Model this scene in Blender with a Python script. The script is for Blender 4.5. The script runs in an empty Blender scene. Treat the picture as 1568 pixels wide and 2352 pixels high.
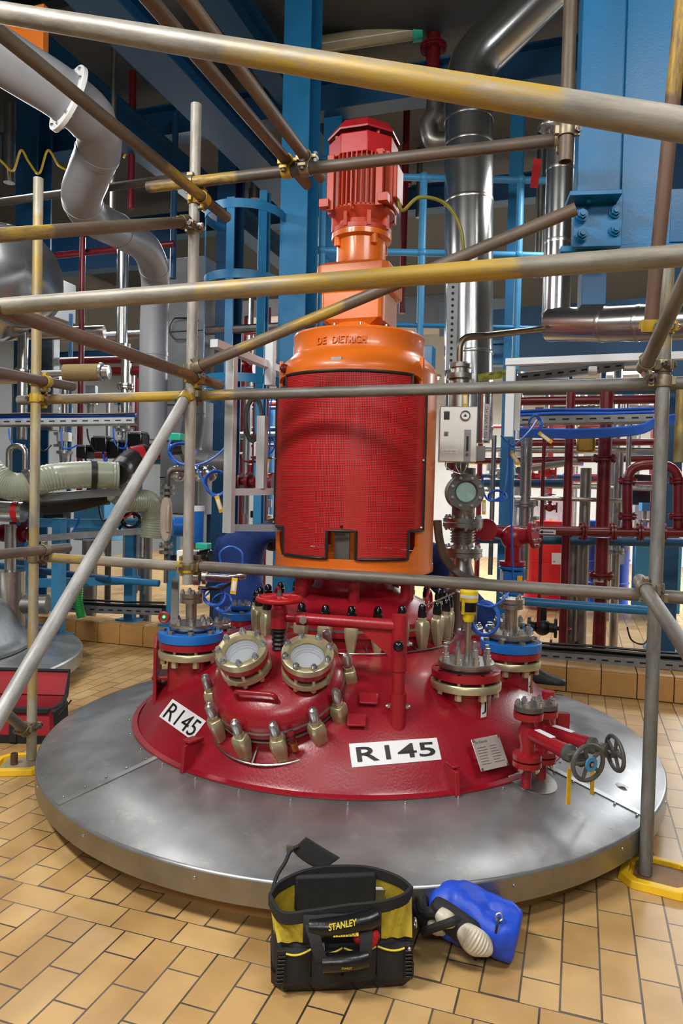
import bpy, bmesh, math, random
from mathutils import Vector as V, Matrix, Quaternion
random.seed(7)
S = bpy.context.scene
COL = S.collection
pi = math.pi; cos = math.cos; sin = math.sin; rad = math.radians

# ------------------------------------------------------------------ camera
F = 1640.0; PITCH = .02777; ROLL = .02395; HC = 1.40
_cp, _sp, _cr, _sr = cos(PITCH), sin(PITCH), cos(ROLL), sin(ROLL)
FWD = V((0, _cp, -_sp)); UPV = V((0, _sp, _cp)); EX = V((1, 0, 0))
CX = EX*_cr + UPV*_sr; CY = EX*-_sr + UPV*_cr
cam = bpy.data.cameras.new('camera'); co = bpy.data.objects.new('camera', cam); COL.objects.link(co)
cam.sensor_width = 36; cam.sensor_fit = 'AUTO'; cam.lens = 36*F/2352; cam.clip_start = .05; cam.clip_end = 200
mw = Matrix((CX, CY, -FWD)).transposed().to_4x4(); mw.translation = V((0, 0, HC)); co.matrix_world = mw
S.camera = co
def ray(x, y): return FWD*F + CX*(x-784) + CY*(1176-y)
def U(x, y, Y):                       # the point seen at a spot of the picture, at distance Y into the hall
    d = ray(x, y); return d*(Y/d.y) + V((0, 0, HC))
def UZ(x, y, z=0.0):
    d = ray(x, y); return d*((z-HC)/d.z) + V((0, 0, HC))
BA = rad(-18.4)                       # the hall is turned by this angle
BU = V((cos(BA), sin(BA), 0)); BV = V((-sin(BA), cos(BA), 0)); ZZ = V((0, 0, 1))
BM = Matrix((BU, BV, ZZ)).transposed()
def B(x, y, z=0): return BU*x + BV*y + ZZ*z
XC, YC = .069, 3.671                  # axis of the reactor
CEN = V((XC, YC, 0))
def pol(r, a, z=0):                   # around the reactor axis, a = 0 towards the viewer, + to the right
    a = rad(a); return V((XC + r*sin(a), YC - r*cos(a), z))

# ------------------------------------------------------------------ mesh builder
def basis(ax, hint=None):
    z = V(ax).normalized(); h = V(hint) if hint is not None else (ZZ if abs(z.z) < .95 else EX)
    x = h - z*h.dot(z)
    if x.length < 1e-6: x = z.orthogonal()
    x.normalize(); y = z.cross(x)
    return Matrix((x, y, z)).transposed()
class MB:
    def __init__(s): s.v = []; s.f = []; s.m = []
    def mark(s): s.m.append((len(s.v), len(s.f))); return s      # what follows is a piece of its own
    def add(s, vs, fs):
        n = len(s.v); s.v += [V(p) for p in vs]; s.f += [tuple(i+n for i in f) for f in fs]; return s
    def box(s, c, size, R=None):
        c = V(c); hx, hy, hz = [q/2 for q in size]; R = R or Matrix.Identity(3)
        vs = [c + R @ V((sx*hx, sy*hy, sz*hz)) for sz in (-1, 1) for sy in (-1, 1) for sx in (-1, 1)]
        return s.add(vs, [(0,2,3,1),(4,5,7,6),(0,1,5,4),(2,6,7,3),(0,4,6,2),(1,3,7,5)])
    def bar(s, a, b, w, h, hint=None):   # a rectangular bar from a to b
        a, b = V(a), V(b); R = basis(b-a, hint); return s.box((a+b)/2, (h, w, (b-a).length), R)
    def lathe(s, prof, o=(0,0,0), ax=(0,0,1), n=32, closed=False, caps=True, hint=None, a0=0, a1=2*pi):
        R = basis(ax, hint); o = V(o); full = abs(a1-a0-2*pi) < 1e-6; m = len(prof); vs = []; k = n if full else n+1
        for i in range(k):
            a = a0 + (a1-a0)*i/n
            for r, z in prof: vs.append(o + R @ V((r*cos(a), r*sin(a), z)))
        fs = []
        for i in range(n):
            j = (i+1) % k
            for q in range(m if closed else m-1):
                p = (q+1) % m; fs.append((i*m+q, j*m+q, j*m+p, i*m+p))
        s.add(vs, fs)
        if caps and not closed and full:
            n0 = len(s.v) - len(vs)
            if prof[0][0] > 1e-5: s.f.append(tuple(n0+i*m for i in range(n))[::-1])
            if prof[-1][0] > 1e-5: s.f.append(tuple(n0+i*m+m-1 for i in range(n)))
        return s
    def cyl(s, a, b, r, r2=None, n=20, hint=None):
        a, b = V(a), V(b); L = (b-a).length
        return s.lathe([(r, 0), (r if r2 is None else r2, L)], a, b-a, n, hint=hint)
    def pipe(s, a, b, r, w=.004, n=20):
        a, b = V(a), V(b); L = (b-a).length
        return s.lathe([(r-w, 0), (r, 0), (r, L), (r-w, L)], a, b-a, n, closed=True)
    def hexa(s, a, b, r): return s.cyl(a, b, r, n=6)
    def bolt(s, p, ax, r=.012, h=.012, stud=.01):
        p = V(p); ax = V(ax).normalized(); s.hexa(p, p+ax*h, r)
        if stud: s.cyl(p+ax*h, p+ax*(h+stud), r*.58, n=10)
        return s
    def bolts(s, c, ax, R, n, r=.012, h=.012, stud=.01, a0=0., hint=None):
        M = basis(ax, hint); c = V(c)
        for i in range(n):
            a = a0 + 2*pi*i/n; s.mark(); s.bolt(c + M @ V((R*cos(a), R*sin(a), 0)), ax, r, h, stud)
        return s
    def sphere(s, c, r, n=20, m=12, sc=(1,1,1), R=None):
        c = V(c); R = R or Matrix.Identity(3); vs = []; fs = []
        for j in range(m+1):
            t = pi*j/m
            for i in range(n):
                a = 2*pi*i/n; vs.append(c + R @ V((r*sc[0]*sin(t)*cos(a), r*sc[1]*sin(t)*sin(a), r*sc[2]*cos(t))))
        for j in range(m):
            for i in range(n):
                k = (i+1) % n; fs.append((j*n+i, (j+1)*n+i, (j+1)*n+k, j*n+k))
        return s.add(vs, fs)
    def torus(s, c, ax, R, r, n=36, m=10):
        return s.lathe([(R + r*cos(2*pi*i/m), r*sin(2*pi*i/m)) for i in range(m)], c, ax, n, closed=True)
    def tube(s, pts, r, n=12, closed=False, ridges=None):
        pts = [V(p) for p in pts]; N = len(pts); vs = []; fs = []; up = None
        rr = r if isinstance(r, (list, tuple)) else [r]*N
        for i, p in enumerate(pts):
            a = pts[(i-1) % N] if (closed or i) else p; b = pts[(i+1) % N] if (closed or i < N-1) else p
            t = (b-a).normalized()
            up = (t.orthogonal() if up is None else up - t*up.dot(t)).normalized(); w = t.cross(up)
            for k in range(n):
                g = 2*pi*k/n; vs.append(p + (up*cos(g) + w*sin(g))*rr[i])
        for i in range(N if closed else N-1):
            j = (i+1) % N
            for k in range(n):
                q = (k+1) % n; fs.append((i*n+k, i*n+q, j*n+q, j*n+k))
        s.add(vs, fs)
        if not closed:
            n0 = len(s.v)-len(vs); s.f.append(tuple(n0+k for k in range(n))[::-1]); s.f.append(tuple(n0+(N-1)*n+k for k in range(n)))
        return s
    def prism(s, poly, d):
        poly = [V(p) for p in poly]; d = V(d); n = len(poly)
        return s.add(poly + [p+d for p in poly], [tuple(range(n))[::-1], tuple(range(n, 2*n))] + [(i, (i+1) % n, n+(i+1) % n, n+i) for i in range(n)])
    def loft(s, rings, cap=True):
        m = len(rings[0]); n0 = len(s.v); vs = [p for r in rings for p in r]
        fs = [(i*m+k, i*m+(k+1) % m, (i+1)*m+(k+1) % m, (i+1)*m+k) for i in range(len(rings)-1) for k in range(m)]
        s.add(vs, fs)
        if cap: s.f.append(tuple(n0+k for k in range(m))[::-1]); s.f.append(tuple(n0+(len(rings)-1)*m+k for k in range(m)))
        return s
    def xf(s, M):
        s.v = [M @ p for p in s.v]; return s

def curve(pts, k=8, closed=False):   # Catmull-Rom through points
    pts = [V(p) for p in pts]; N = len(pts); out = []
    for i in range(N if closed else N-1):
        if closed: a, b, c, d = pts[(i-1) % N], pts[i], pts[(i+1) % N], pts[(i+2) % N]
        else: a, b, c, d = pts[max(i-1, 0)], pts[i], pts[i+1], pts[min(i+2, N-1)]
        for j in range(k):
            t = j/k; out.append(.5*((2*b) + (c-a)*t + (2*a-5*b+4*c-d)*t*t + (3*b-a-3*c+d)*t*t*t))
    if not closed: out.append(pts[-1])
    return out
def bend(pts, R, k=7):               # a polyline with rounded corners of radius R
    pts = [V(p) for p in pts]; out = [pts[0]]
    for i in range(1, len(pts)-1):
        a, b, c = pts[i-1], pts[i], pts[i+1]; u = (a-b); w = (c-b); lu, lw = u.length, w.length; u.normalize(); w.normalize()
        ang = u.angle(w)
        if ang > 3.05: out.append(b); continue
        d = min(R/math.tan(ang/2), lu*.48, lw*.48)
        for j in range(k+1):
            t = j/k; p, q = b+u*d, b+w*d; out.append((1-t)**2*p + 2*t*(1-t)*b + t*t*q)
    return out + [pts[-1]]

# ------------------------------------------------------------------ objects
def setp(o, label=None, cat=None, group=None, kind=None):
    if label: o['label'] = label
    if cat: o['category'] = cat
    if group: o['group'] = group
    if kind: o['kind'] = kind
    return o
def root_of(o):
    while o.parent: o = o.parent
    return o
def T(name, label, cat, loc, group=None):
    o = bpy.data.objects.new(name, None); COL.objects.link(o); o.empty_display_size = .05; o.location = V(loc)
    return setp(o, label, cat, group)
def P(name, mb, m, parent=None, *a, **k):
    if len(mb.m) > 1:                 # marked pieces become objects of their own
        ms = mb.m + [(len(mb.v), len(mb.f))]; ms[0] = (0, 0); out = []
        for (v0, f0), (v1, f1) in zip(ms, ms[1:]):
            q = MB(); q.v = mb.v[v0:v1]; q.f = [tuple(i-v0 for i in f) for f in mb.f[f0:f1]]; out.append(P1(name, q, m, parent, *a, **k))
        return out[0]
    return P1(name, mb, m, parent, *a, **k)
def P1(name, mb, m, parent=None, label=None, cat=None, group=None, kind=None, loc=None, sharp=35, bevel=0, local=False, sub=0):
    o0 = V((0, 0, 0))
    if parent is not None: o0 = V(root_of(parent).location)
    elif loc is not None: o0 = V(loc)
    elif kind is None and mb.v:
        lo = [min(p[i] for p in mb.v) for i in range(3)]; hi = [max(p[i] for p in mb.v) for i in range(3)]
        o0 = V(((lo[0]+hi[0])/2, (lo[1]+hi[1])/2, lo[2]))
    me = bpy.data.meshes.new(name)
    me.from_pydata([p if local else p-o0 for p in mb.v], [], mb.f); me.update()
    bm = bmesh.new(); bm.from_mesh(me); bmesh.ops.recalc_face_normals(bm, faces=bm.faces); bm.to_mesh(me); bm.free()
    me.polygons.foreach_set('use_smooth', [True]*len(me.polygons)); me.set_sharp_from_angle(angle=rad(sharp))
    me.materials.append(m)
    o = bpy.data.objects.new(name, me); COL.objects.link(o)
    if parent is not None: o.parent = parent
    elif not local: o.location = o0
    if bevel:
        md = o.modifiers.new('bevel', 'BEVEL'); md.width = bevel; md.segments = 2; md.limit_method = 'ANGLE'; md.angle_limit = rad(40)
    if sub:
        md = o.modifiers.new('sub', 'SUBSURF'); md.levels = sub; md.render_levels = sub
    return setp(o, label, cat, group, kind)
def copy_tree(o, parent=None):
    c = o.copy(); COL.objects.link(c)
    if parent is not None: c.parent = parent
    for ch in [q for q in bpy.data.objects if q.parent == o]: copy_tree(ch, c)
    return c
def text_mb(t, offset=0., size=1.0, spacing=1.0):
    cu = bpy.data.curves.new('t', 'FONT'); cu.body = t; cu.size = size; cu.offset = offset; cu.space_character = spacing; cu.resolution_u = 3
    ob = bpy.data.objects.new('t', cu); COL.objects.link(ob)
    dg = bpy.context.evaluated_depsgraph_get(); me = bpy.data.meshes.new_from_object(ob.evaluated_get(dg))
    mb = MB(); mb.v = [V(v.co) for v in me.vertices]; mb.f = [tuple(p.vertices) for p in me.polygons]
    bpy.data.objects.remove(ob); bpy.data.curves.remove(cu); bpy.data.meshes.remove(me)
    xs = [p.x for p in mb.v]; ys = [p.y for p in mb.v]; x0, x1, y0, y1 = min(xs), max(xs), min(ys), max(ys)
    mb.v = [V(((p.x-x0)/(x1-x0), (p.y-y0)/(y1-y0), 0)) for p in mb.v]     # normalised to 0..1
    return mb
def text_on(t, o, ex, ey, w, h, d=.0015, offset=.0):   # flat lettering on a plane, o = lower left corner
    mb = text_mb(t, offset); o, ex, ey = V(o), V(ex).normalized(), V(ey).normalized(); nrm = ex.cross(ey)
    mb.v = [o + ex*(p.x*w) + ey*(p.y*h) + nrm*d for p in mb.v]; return mb

# ------------------------------------------------------------------ materials
def lin(c): return tuple((q/12.92 if q <= .04045 else ((q+.055)/1.055)**2.4) for q in c)
def rgb(r, g, b): return lin((r/255, g/255, b/255))
MATS = {}
def mat(name, col, rough=.5, metal=0., var=.10, scale=6., bump=0., bscale=60., coat=0., rvar=.08, spec=.5, stretch=None, dirt=0., dcol=(.05,.04,.03)):
    if name in MATS: return MATS[name]
    m = bpy.data.materials.new(name); m.use_nodes = True; nt = m.node_tree; n = nt.nodes; l = nt.links
    b = n['Principled BSDF']; tc = n.new('ShaderNodeTexCoord'); src = tc.outputs['Object']
    if stretch:
        mp = n.new('ShaderNodeMapping'); mp.inputs['Scale'].default_value = stretch; l.new(src, mp.inputs[0]); src = mp.outputs[0]
    no = n.new('ShaderNodeTexNoise'); no.inputs['Scale'].default_value = scale; no.inputs['Detail'].default_value = 5; l.new(src, no.inputs['Vector'])
    rp = n.new('ShaderNodeValToRGB'); rp.color_ramp.elements[0].position = .3; rp.color_ramp.elements[1].position = .7
    rp.color_ramp.elements[0].color = (*[max(0, c*(1-var)) for c in col], 1); rp.color_ramp.elements[1].color = (*[min(1, c*(1+var)) for c in col], 1)
    l.new(no.outputs['Fac'], rp.inputs[0]); out = rp.outputs[0]
    if dirt:
        n2 = n.new('ShaderNodeTexNoise'); n2.inputs['Scale'].default_value = scale*2.3; n2.inputs['Detail'].default_value = 8; n2.inputs['Roughness'].default_value = .7; l.new(src, n2.inputs['Vector'])
        r2 = n.new('ShaderNodeValToRGB'); r2.color_ramp.elements[0].position = .55; r2.color_ramp.elements[1].position = .75; r2.color_ramp.elements[1].color = (dirt,)*3+(1,)
        l.new(n2.outputs['Fac'], r2.inputs[0]); mx = n.new('ShaderNodeMix'); mx.data_type = 'RGBA'; l.new(r2.outputs[0], mx.inputs[0]); l.new(out, mx.inputs[6]); mx.inputs[7].default_value = (*dcol, 1); out = mx.outputs[2]
    l.new(out, b.inputs['Base Color'])
    mr = n.new('ShaderNodeMapRange'); mr.inputs['To Min'].default_value = max(.02, rough-rvar); mr.inputs['To Max'].default_value = min(1, rough+rvar); l.new(no.outputs['Fac'], mr.inputs[0]); l.new(mr.outputs[0], b.inputs['Roughness'])
    b.inputs['Metallic'].default_value = metal; b.inputs['Coat Weight'].default_value = coat; b.inputs['Coat Roughness'].default_value = .12; b.inputs['Specular IOR Level'].default_value = spec
    if bump:
        nb = n.new('ShaderNodeTexNoise'); nb.inputs['Scale'].default_value = bscale; nb.inputs['Detail'].default_value = 3; l.new(src, nb.inputs['Vector'])
        bp = n.new('ShaderNodeBump'); bp.inputs['Strength'].default_value = bump; bp.inputs['Distance'].default_value = .01; l.new(nb.outputs['Fac'], bp.inputs['Height']); l.new(bp.outputs[0], b.inputs['Normal'])
    MATS[name] = m; return m
def emit(name, col, s):
    if name in MATS: return MATS[name]
    m = bpy.data.materials.new(name); m.use_nodes = True; b = m.node_tree.nodes['Principled BSDF']
    b.inputs['Base Color'].default_value = (*col, 1); b.inputs['Emission Color'].default_value = (*col, 1); b.inputs['Emission Strength'].default_value = s
    MATS[name] = m; return m
def glass(name, col=(1, 1, 1), rough=.02, ior=1.3):
    m = bpy.data.materials.new(name); m.use_nodes = True; b = m.node_tree.nodes['Principled BSDF']
    b.inputs['Base Color'].default_value = (*col, 1); b.inputs['Transmission Weight'].default_value = 1; b.inputs['Roughness'].default_value = rough; b.inputs['IOR'].default_value = ior
    MATS[name] = m; return m
def hosemat(name, col):
    m = mat(name, col, .3, var=.12, scale=9, spec=.6); b = m.node_tree.nodes['Principled BSDF']
    b.inputs['Transmission Weight'].default_value = .25; return m
def tubemat(name, bands=(), yellow=.0, rust=.0, base=(150,147,140)):
    # worn scaffold tube: grey steel, flaking yellow paint in bands (metres along the tube), rust
    m = bpy.data.materials.new(name); m.use_nodes = True; nt = m.node_tree; n = nt.nodes; l = nt.links; b = n['Principled BSDF']
    tc = n.new('ShaderNodeTexCoord'); mp = n.new('ShaderNodeMapping'); mp.inputs['Scale'].default_value = (1, 1, .22); l.new(tc.outputs['Object'], mp.inputs[0])
    def noise(sc, det=6, ro=.6, seed=0):
        q = n.new('ShaderNodeTexNoise'); q.noise_dimensions = '4D'; q.inputs['W'].default_value = seed; q.inputs['Scale'].default_value = sc; q.inputs['Detail'].default_value = det; q.inputs['Roughness'].default_value = ro; l.new(mp.outputs[0], q.inputs['Vector']); return q.outputs['Fac']
    def math_(op, a, c=None):
        q = n.new('ShaderNodeMath'); q.operation = op
        for i, x in enumerate((a, c)):
            if x is None: continue
            if isinstance(x, (int, float)): q.inputs[i].default_value = x
            else: l.new(x, q.inputs[i])
        return q.outputs[0]
    def mix(f, a, c):
        q = n.new('ShaderNodeMix'); q.data_type = 'RGBA'
        if isinstance(f, (int, float)): q.inputs[0].default_value = f
        else: l.new(f, q.inputs[0])
        for i, x in ((6, a), (7, c)):
            if isinstance(x, tuple): q.inputs[i].default_value = (*x, 1)
            else: l.new(x, q.inputs[i])
        return q.outputs[2]
    def step(x, lo, hi):
        q = n.new('ShaderNodeMapRange'); q.inputs[1].default_value = lo; q.inputs[2].default_value = hi; l.new(x, q.inputs[0]); return q.outputs[0]
    sd = random.random()*50
    c0 = tuple(q*.66 for q in rgb(*base)); col = mix(step(noise(16, 8, .7, sd), .35, .7), tuple(q*.5 for q in c0), tuple(min(1, q*1.3) for q in c0))
    if rust: col = mix(math_('MULTIPLY', step(noise(10, 8, .7, sd+3), .62-rust*.4, .75-rust*.3), .85), col, rgb(100, 78, 66))
    if yellow or bands:
        sx = n.new('ShaderNodeSeparateXYZ'); l.new(tc.outputs['Object'], sx.inputs[0]); msk = None
        z = math_('ADD', sx.outputs[2], math_('MULTIPLY', noise(6, 3, .5, sd+9), .10))
        for z0, z1 in bands:
            q = math_('MULTIPLY', step(z, z0+.04, z0+.06), math_('SUBTRACT', 1., step(z, z1+.04, z1+.06))); msk = q if msk is None else math_('MAXIMUM', msk, q)
        fl = step(noise(14, 9, .75, sd+5), .44, .58)
        ym = math_('MULTIPLY', msk, math_('MAXIMUM', fl, .12)) if msk is not None else None
        if yellow:
            g = math_('MULTIPLY', step(noise(7, 9, .75, sd+7), .66-yellow*.3, .72-yellow*.25), .8); ym = g if ym is None else math_('MAXIMUM', ym, g)
        yc = mix(noise(12, 5, .6, sd+1), rgb(150, 120, 34), rgb(182, 152, 66)); col = mix(ym, col, yc)
    l.new(col, b.inputs['Base Color']); b.inputs['Metallic'].default_value = .15; b.inputs['Roughness'].default_value = .5
    bp = n.new('ShaderNodeBump'); bp.inputs['Strength'].default_value = .25; bp.inputs['Distance'].default_value = .004; l.new(noise(40, 5, .6, sd), bp.inputs['Height']); l.new(bp.outputs[0], b.inputs['Normal'])
    return m
red = mat('red_vessel_paint', rgb(146, 20, 36), .32, var=.06, bump=.08, bscale=110, coat=.15)
redv = mat('red_valve_paint', rgb(150, 22, 36), .34, var=.12, bump=.05, bscale=120)
dred = mat('dark_red_pipe_paint', rgb(104, 18, 28), .35, var=.12)
orange = mat('orange_paint', rgb(214, 106, 26), .38, var=.05, bump=.03, bscale=70, coat=.2)
omotor = mat('orange_red_paint', rgb(170, 54, 28), .48, var=.07)
scarlet = mat('scarlet_paint', rgb(168, 14, 22), .4, var=.05)
meshred = mat('red_guard_plastic', rgb(176, 24, 28), .55, var=.06)
gold = mat('yellow_zinc_plate', rgb(190, 180, 146), .34, .6, var=.18, scale=14)
zinc = mat('bright_zinc', rgb(186, 190, 192), .28, .9, var=.12, scale=20)
steel = mat('stainless_steel', rgb(182, 180, 176), .26, .95, var=.1, scale=7)
steeld = mat('dull_stainless', rgb(150, 148, 142), .38, .9, var=.14, scale=9)
steelb = mat('brushed_box_steel', rgb(206, 203, 196), .38, .55, var=.05, scale=5)
steelp = mat('polished_cladding', rgb(188, 190, 190), .2, .95, var=.1, scale=3, rvar=.05)
blue = mat('blue_structure_paint', rgb(34, 120, 172), .38, var=.08, bump=.03, bscale=40)
blued = mat('dark_and_shaded_blue_paint', rgb(16, 72, 112), .5, var=.1)  # dark blue, and the blue of upper steelwork with overhead shade put in
bflange = mat('bright_blue_paint', rgb(24, 110, 196), .35, var=.06)
lblue = mat('light_blue_paint', rgb(62, 142, 190), .4, var=.06)
black = mat('black_rubber', rgb(24, 24, 25), .45, var=.2)
blackg = mat('black_plastic', rgb(16, 16, 18), .22, var=.2)
grey = mat('grey_plastic', rgb(128, 130, 136), .4, var=.05)
dgrey = mat('dark_grey_plastic', rgb(86, 88, 92), .42, var=.08)
lgrey = mat('light_grey_plastic', rgb(136, 138, 144), .42, var=.04)
white = mat('white_enamel', rgb(226, 228, 230), .4, var=.03)
paper = mat('white_label_film', rgb(236, 236, 240), .45, var=.02)
ink = mat('black_ink', rgb(12, 12, 14), .5, var=.05)
galv = mat('galvanised_steel', rgb(142, 146, 148), .42, .7, var=.14, scale=22)
yell = mat('yellow_plastic', rgb(238, 214, 40), .4, var=.05)
tagy = mat('yellow_tag_plastic', rgb(236, 190, 30), .45, var=.06)
cabb = mat('blue_cable', rgb(36, 98, 200), .38, var=.06)
cabk = mat('black_cable', rgb(20, 20, 22), .4, var=.1)
green = mat('green_hose_plastic', rgb(22, 132, 52), .35, var=.1)
teal = mat('teal_plastic', rgb(40, 172, 146), .4, var=.06)
castiron = mat('grey_cast_iron', rgb(92, 92, 88), .55, .4, var=.15, scale=20)
brown = mat('brown_hose_jacket', rgb(92, 72, 60), .5, var=.15)
concrete = mat('grey_panel', rgb(132, 136, 140), .6, var=.08)
alu = mat('white_aluminium_frame', rgb(206, 212, 216), .4, .25, var=.05)
hoseclear = hosemat('clear_hose_plastic', rgb(164, 172, 152))
brass = mat('brass', rgb(178, 140, 66), .3, .85, var=.1)
steelc = mat('bracket_steel', rgb(96, 92, 86), .5, .5, var=.12)
# ------------------------------------------------------------------ the hall
def node_floor():
    m = bpy.data.materials.new('ochre_quarry_tiles'); m.use_nodes = True; nt = m.node_tree; n = nt.nodes; l = nt.links; b = n['Principled BSDF']
    tc = n.new('ShaderNodeTexCoord'); sx = n.new('ShaderNodeSeparateXYZ'); l.new(tc.outputs['Object'], sx.inputs[0])
    def M(op, a, c=0.):
        q = n.new('ShaderNodeMath'); q.operation = op
        for i, x in enumerate((a, c)):
            if isinstance(x, (int, float)): q.inputs[i].default_value = x
            else: l.new(x, q.inputs[i])
        return q.outputs[0]
    def comb(x, y):
        q = n.new('ShaderNodeCombineXYZ')
        l.new(x, q.inputs[0]); l.new(y, q.inputs[1]); return q.outputs[0]
    X, Y = sx.outputs[0], sx.outputs[1]
    def brick(vec, off, w=.219, seed=0):
        q = n.new('ShaderNodeTexBrick'); l.new(vec, q.inputs['Vector']); q.offset = off; q.offset_frequency = 2
        q.inputs['Scale'].default_value = 1; q.inputs['Brick Width'].default_value = w; q.inputs['Row Height'].default_value = .109
        q.inputs['Mortar Size'].default_value = .0034; q.inputs['Mortar Smooth'].default_value = .25; q.inputs['Bias'].default_value = 0
        q.inputs['Color1'].default_value = (0, 0, 0, 1); q.inputs['Color2'].default_value = (1, 1, 1, 1); q.inputs['Mortar'].default_value = (.5, .5, .5, 1); return q
    a = brick(comb(M('ADD', Y, 21.9-1.900-.1095), M('ADD', X, 1.4246+21.8)), .5)
    bo = brick(comb(M('ADD', X, 1.374+21.9), M('ADD', Y, 21.8-1.897)), .0)
    bm_ = M('MULTIPLY', M('GREATER_THAN', Y, 1.896), M('LESS_THAN', Y, 2.006))
    def mixv(f, p, q_, t='FLOAT'):
        q = n.new('ShaderNodeMix'); q.data_type = t; l.new(f, q.inputs[0])
        i = (2, 3) if t == 'FLOAT' else (6, 7)
        for k, x in zip(i, (p, q_)):
            if isinstance(x, tuple): q.inputs[k].default_value = x
            else: l.new(x, q.inputs[k])
        return q.outputs[0] if t == 'FLOAT' else q.outputs[2]
    fac = mixv(bm_, a.outputs['Fac'], bo.outputs['Fac']); tint = mixv(bm_, a.outputs['Color'], bo.outputs['Color'], 'RGBA')
    rp = n.new('ShaderNodeValToRGB'); l.new(tint, rp.inputs[0]); e = rp.color_ramp.elements
    e[0].color = (*rgb(186, 148, 94), 1); e[1].color = (*rgb(210, 174, 120), 1); e2 = e.new(.5); e2.color = (*rgb(198, 160, 104), 1)
    no = n.new('ShaderNodeTexNoise'); no.inputs['Scale'].default_value = 5; no.inputs['Detail'].default_value = 6; l.new(tc.outputs['Object'], no.inputs['Vector'])
    st = n.new('ShaderNodeValToRGB'); l.new(no.outputs['Fac'], st.inputs[0]); st.color_ramp.elements[0].position = .3; st.color_ramp.elements[0].color = (.72, .68, .64, 1); st.color_ramp.elements[1].position = .6; st.color_ramp.elements[1].color = (1, 1, 1, 1)
    mu = n.new('ShaderNodeMix'); mu.data_type = 'RGBA'; mu.blend_type = 'MULTIPLY'; mu.inputs[0].default_value = .7; l.new(rp.outputs[0], mu.inputs[6]); l.new(st.outputs[0], mu.inputs[7])
    no2 = n.new('ShaderNodeTexNoise'); no2.inputs['Scale'].default_value = 3; l.new(tc.outputs['Object'], no2.inputs['Vector'])
    gr = n.new('ShaderNodeValToRGB'); l.new(no2.outputs['Fac'], gr.inputs[0]); gr.color_ramp.elements[0].position = .35; gr.color_ramp.elements[0].color = (*rgb(48, 40, 34), 1); gr.color_ramp.elements[1].position = .65; gr.color_ramp.elements[1].color = (*rgb(112, 100, 84), 1)
    col = mixv(fac, mu.outputs[2], gr.outputs[0], 'RGBA'); l.new(col, b.inputs['Base Color'])
    ro = n.new('ShaderNodeMapRange'); ro.inputs['To Min'].default_value = .24; ro.inputs['To Max'].default_value = .48; l.new(no.outputs['Fac'], ro.inputs[0]); l.new(ro.outputs[0], b.inputs['Roughness'])
    bp = n.new('ShaderNodeBump'); bp.inputs['Strength'].default_value = .5; bp.inputs['Distance'].default_value = .004; bp.invert = True; l.new(fac, bp.inputs['Height']); l.new(bp.outputs[0], b.inputs['Normal'])
    return m
tiles = node_floor()
def planeobj(name, pts, m, kind='structure'):
    mb = MB(); mb.add(pts, [(0, 1, 2, 3)]); o = P(name, mb, m, kind=kind, local=True); o.rotation_euler = (0, 0, BA); return o
XL, XR, YF, YB, HT = -9., 8., -3., 16.5, 5.9
planeobj('floor', [(XL, YF, 0), (XR, YF, 0), (XR, YB, 0), (XL, YB, 0)], tiles)
corr = mat('dark_decking', rgb(58, 62, 66), .6, var=.15, scale=3)
mb = MB()
for i in range(56):
    x = XL + i*(XR-XL)/56; w = (XR-XL)/56
    mb.add([(x, YF, HT), (x+w*.5, YF, HT), (x+w*.5, YB, HT), (x, YB, HT)], [(0, 1, 2, 3)])
    mb.add([(x+w*.5, YF, HT), (x+w*.6, YF, HT+.06), (x+w*.6, YB, HT+.06), (x+w*.5, YB, HT)], [(0, 1, 2, 3)])
    mb.add([(x+w*.6, YF, HT+.06), (x+w*.9, YF, HT+.06), (x+w*.9, YB, HT+.06), (x+w*.6, YB, HT+.06)], [(0, 1, 2, 3)])
    mb.add([(x+w*.9, YF, HT+.06), (x+w, YF, HT), (x+w, YB, HT), (x+w*.9, YB, HT+.06)], [(0, 1, 2, 3)])
o = P('ceiling', mb, corr, kind='structure', local=True); o.rotation_euler = (0, 0, BA)
wallm = mat('pale_wall_panels', rgb(196, 198, 196), .6, var=.06, scale=2)
walld = mat('grey_wall_panels', rgb(120, 126, 130), .6, var=.1, scale=2)
planeobj('wall_back', [(XL, YB, 0), (XR, YB, 0), (XR, YB, HT), (XL, YB, HT)], wallm)
planeobj('wall_left', [(XL, YF, 0), (XL, YB, 0), (XL, YB, HT), (XL, YF, HT)], walld)
planeobj('wall_right', [(XR, YF, 0), (XR, YB, 0), (XR, YB, HT), (XR, YF, HT)], walld)
# tiled kerb behind the pit
kerbm = mat('kerb_tiles', rgb(186, 142, 84), .35, var=.12, scale=5)
mb = MB(); ky = B(0, 0).y
kp = U(330, 1487, 6.216); ky = kp.dot(BV)
mortar = mat('kerb_mortar', rgb(70, 58, 46), .7)
c = BM @ V(((XL+XR)/2+1, ky+.14, .085)); mb.box(c, (XR-XL-2.4, .25, .17), BM); P('trim_1', mb, mortar, kind='structure')
mb = MB()
for i in range(64):
    x = XL+1.4 + i*.236
    mb.box(BM @ V((x+.116, ky+.008, .088)), (.230, .02, .165), BM); mb.box(BM @ V((x+.116, ky+.06, .176)), (.230, .11, .016), BM); mb.box(BM @ V((x+.116, ky+.176, .176)), (.230, .11, .016), BM)
P('trim_2', mb, kerbm, kind='structure', bevel=.004)

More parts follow.
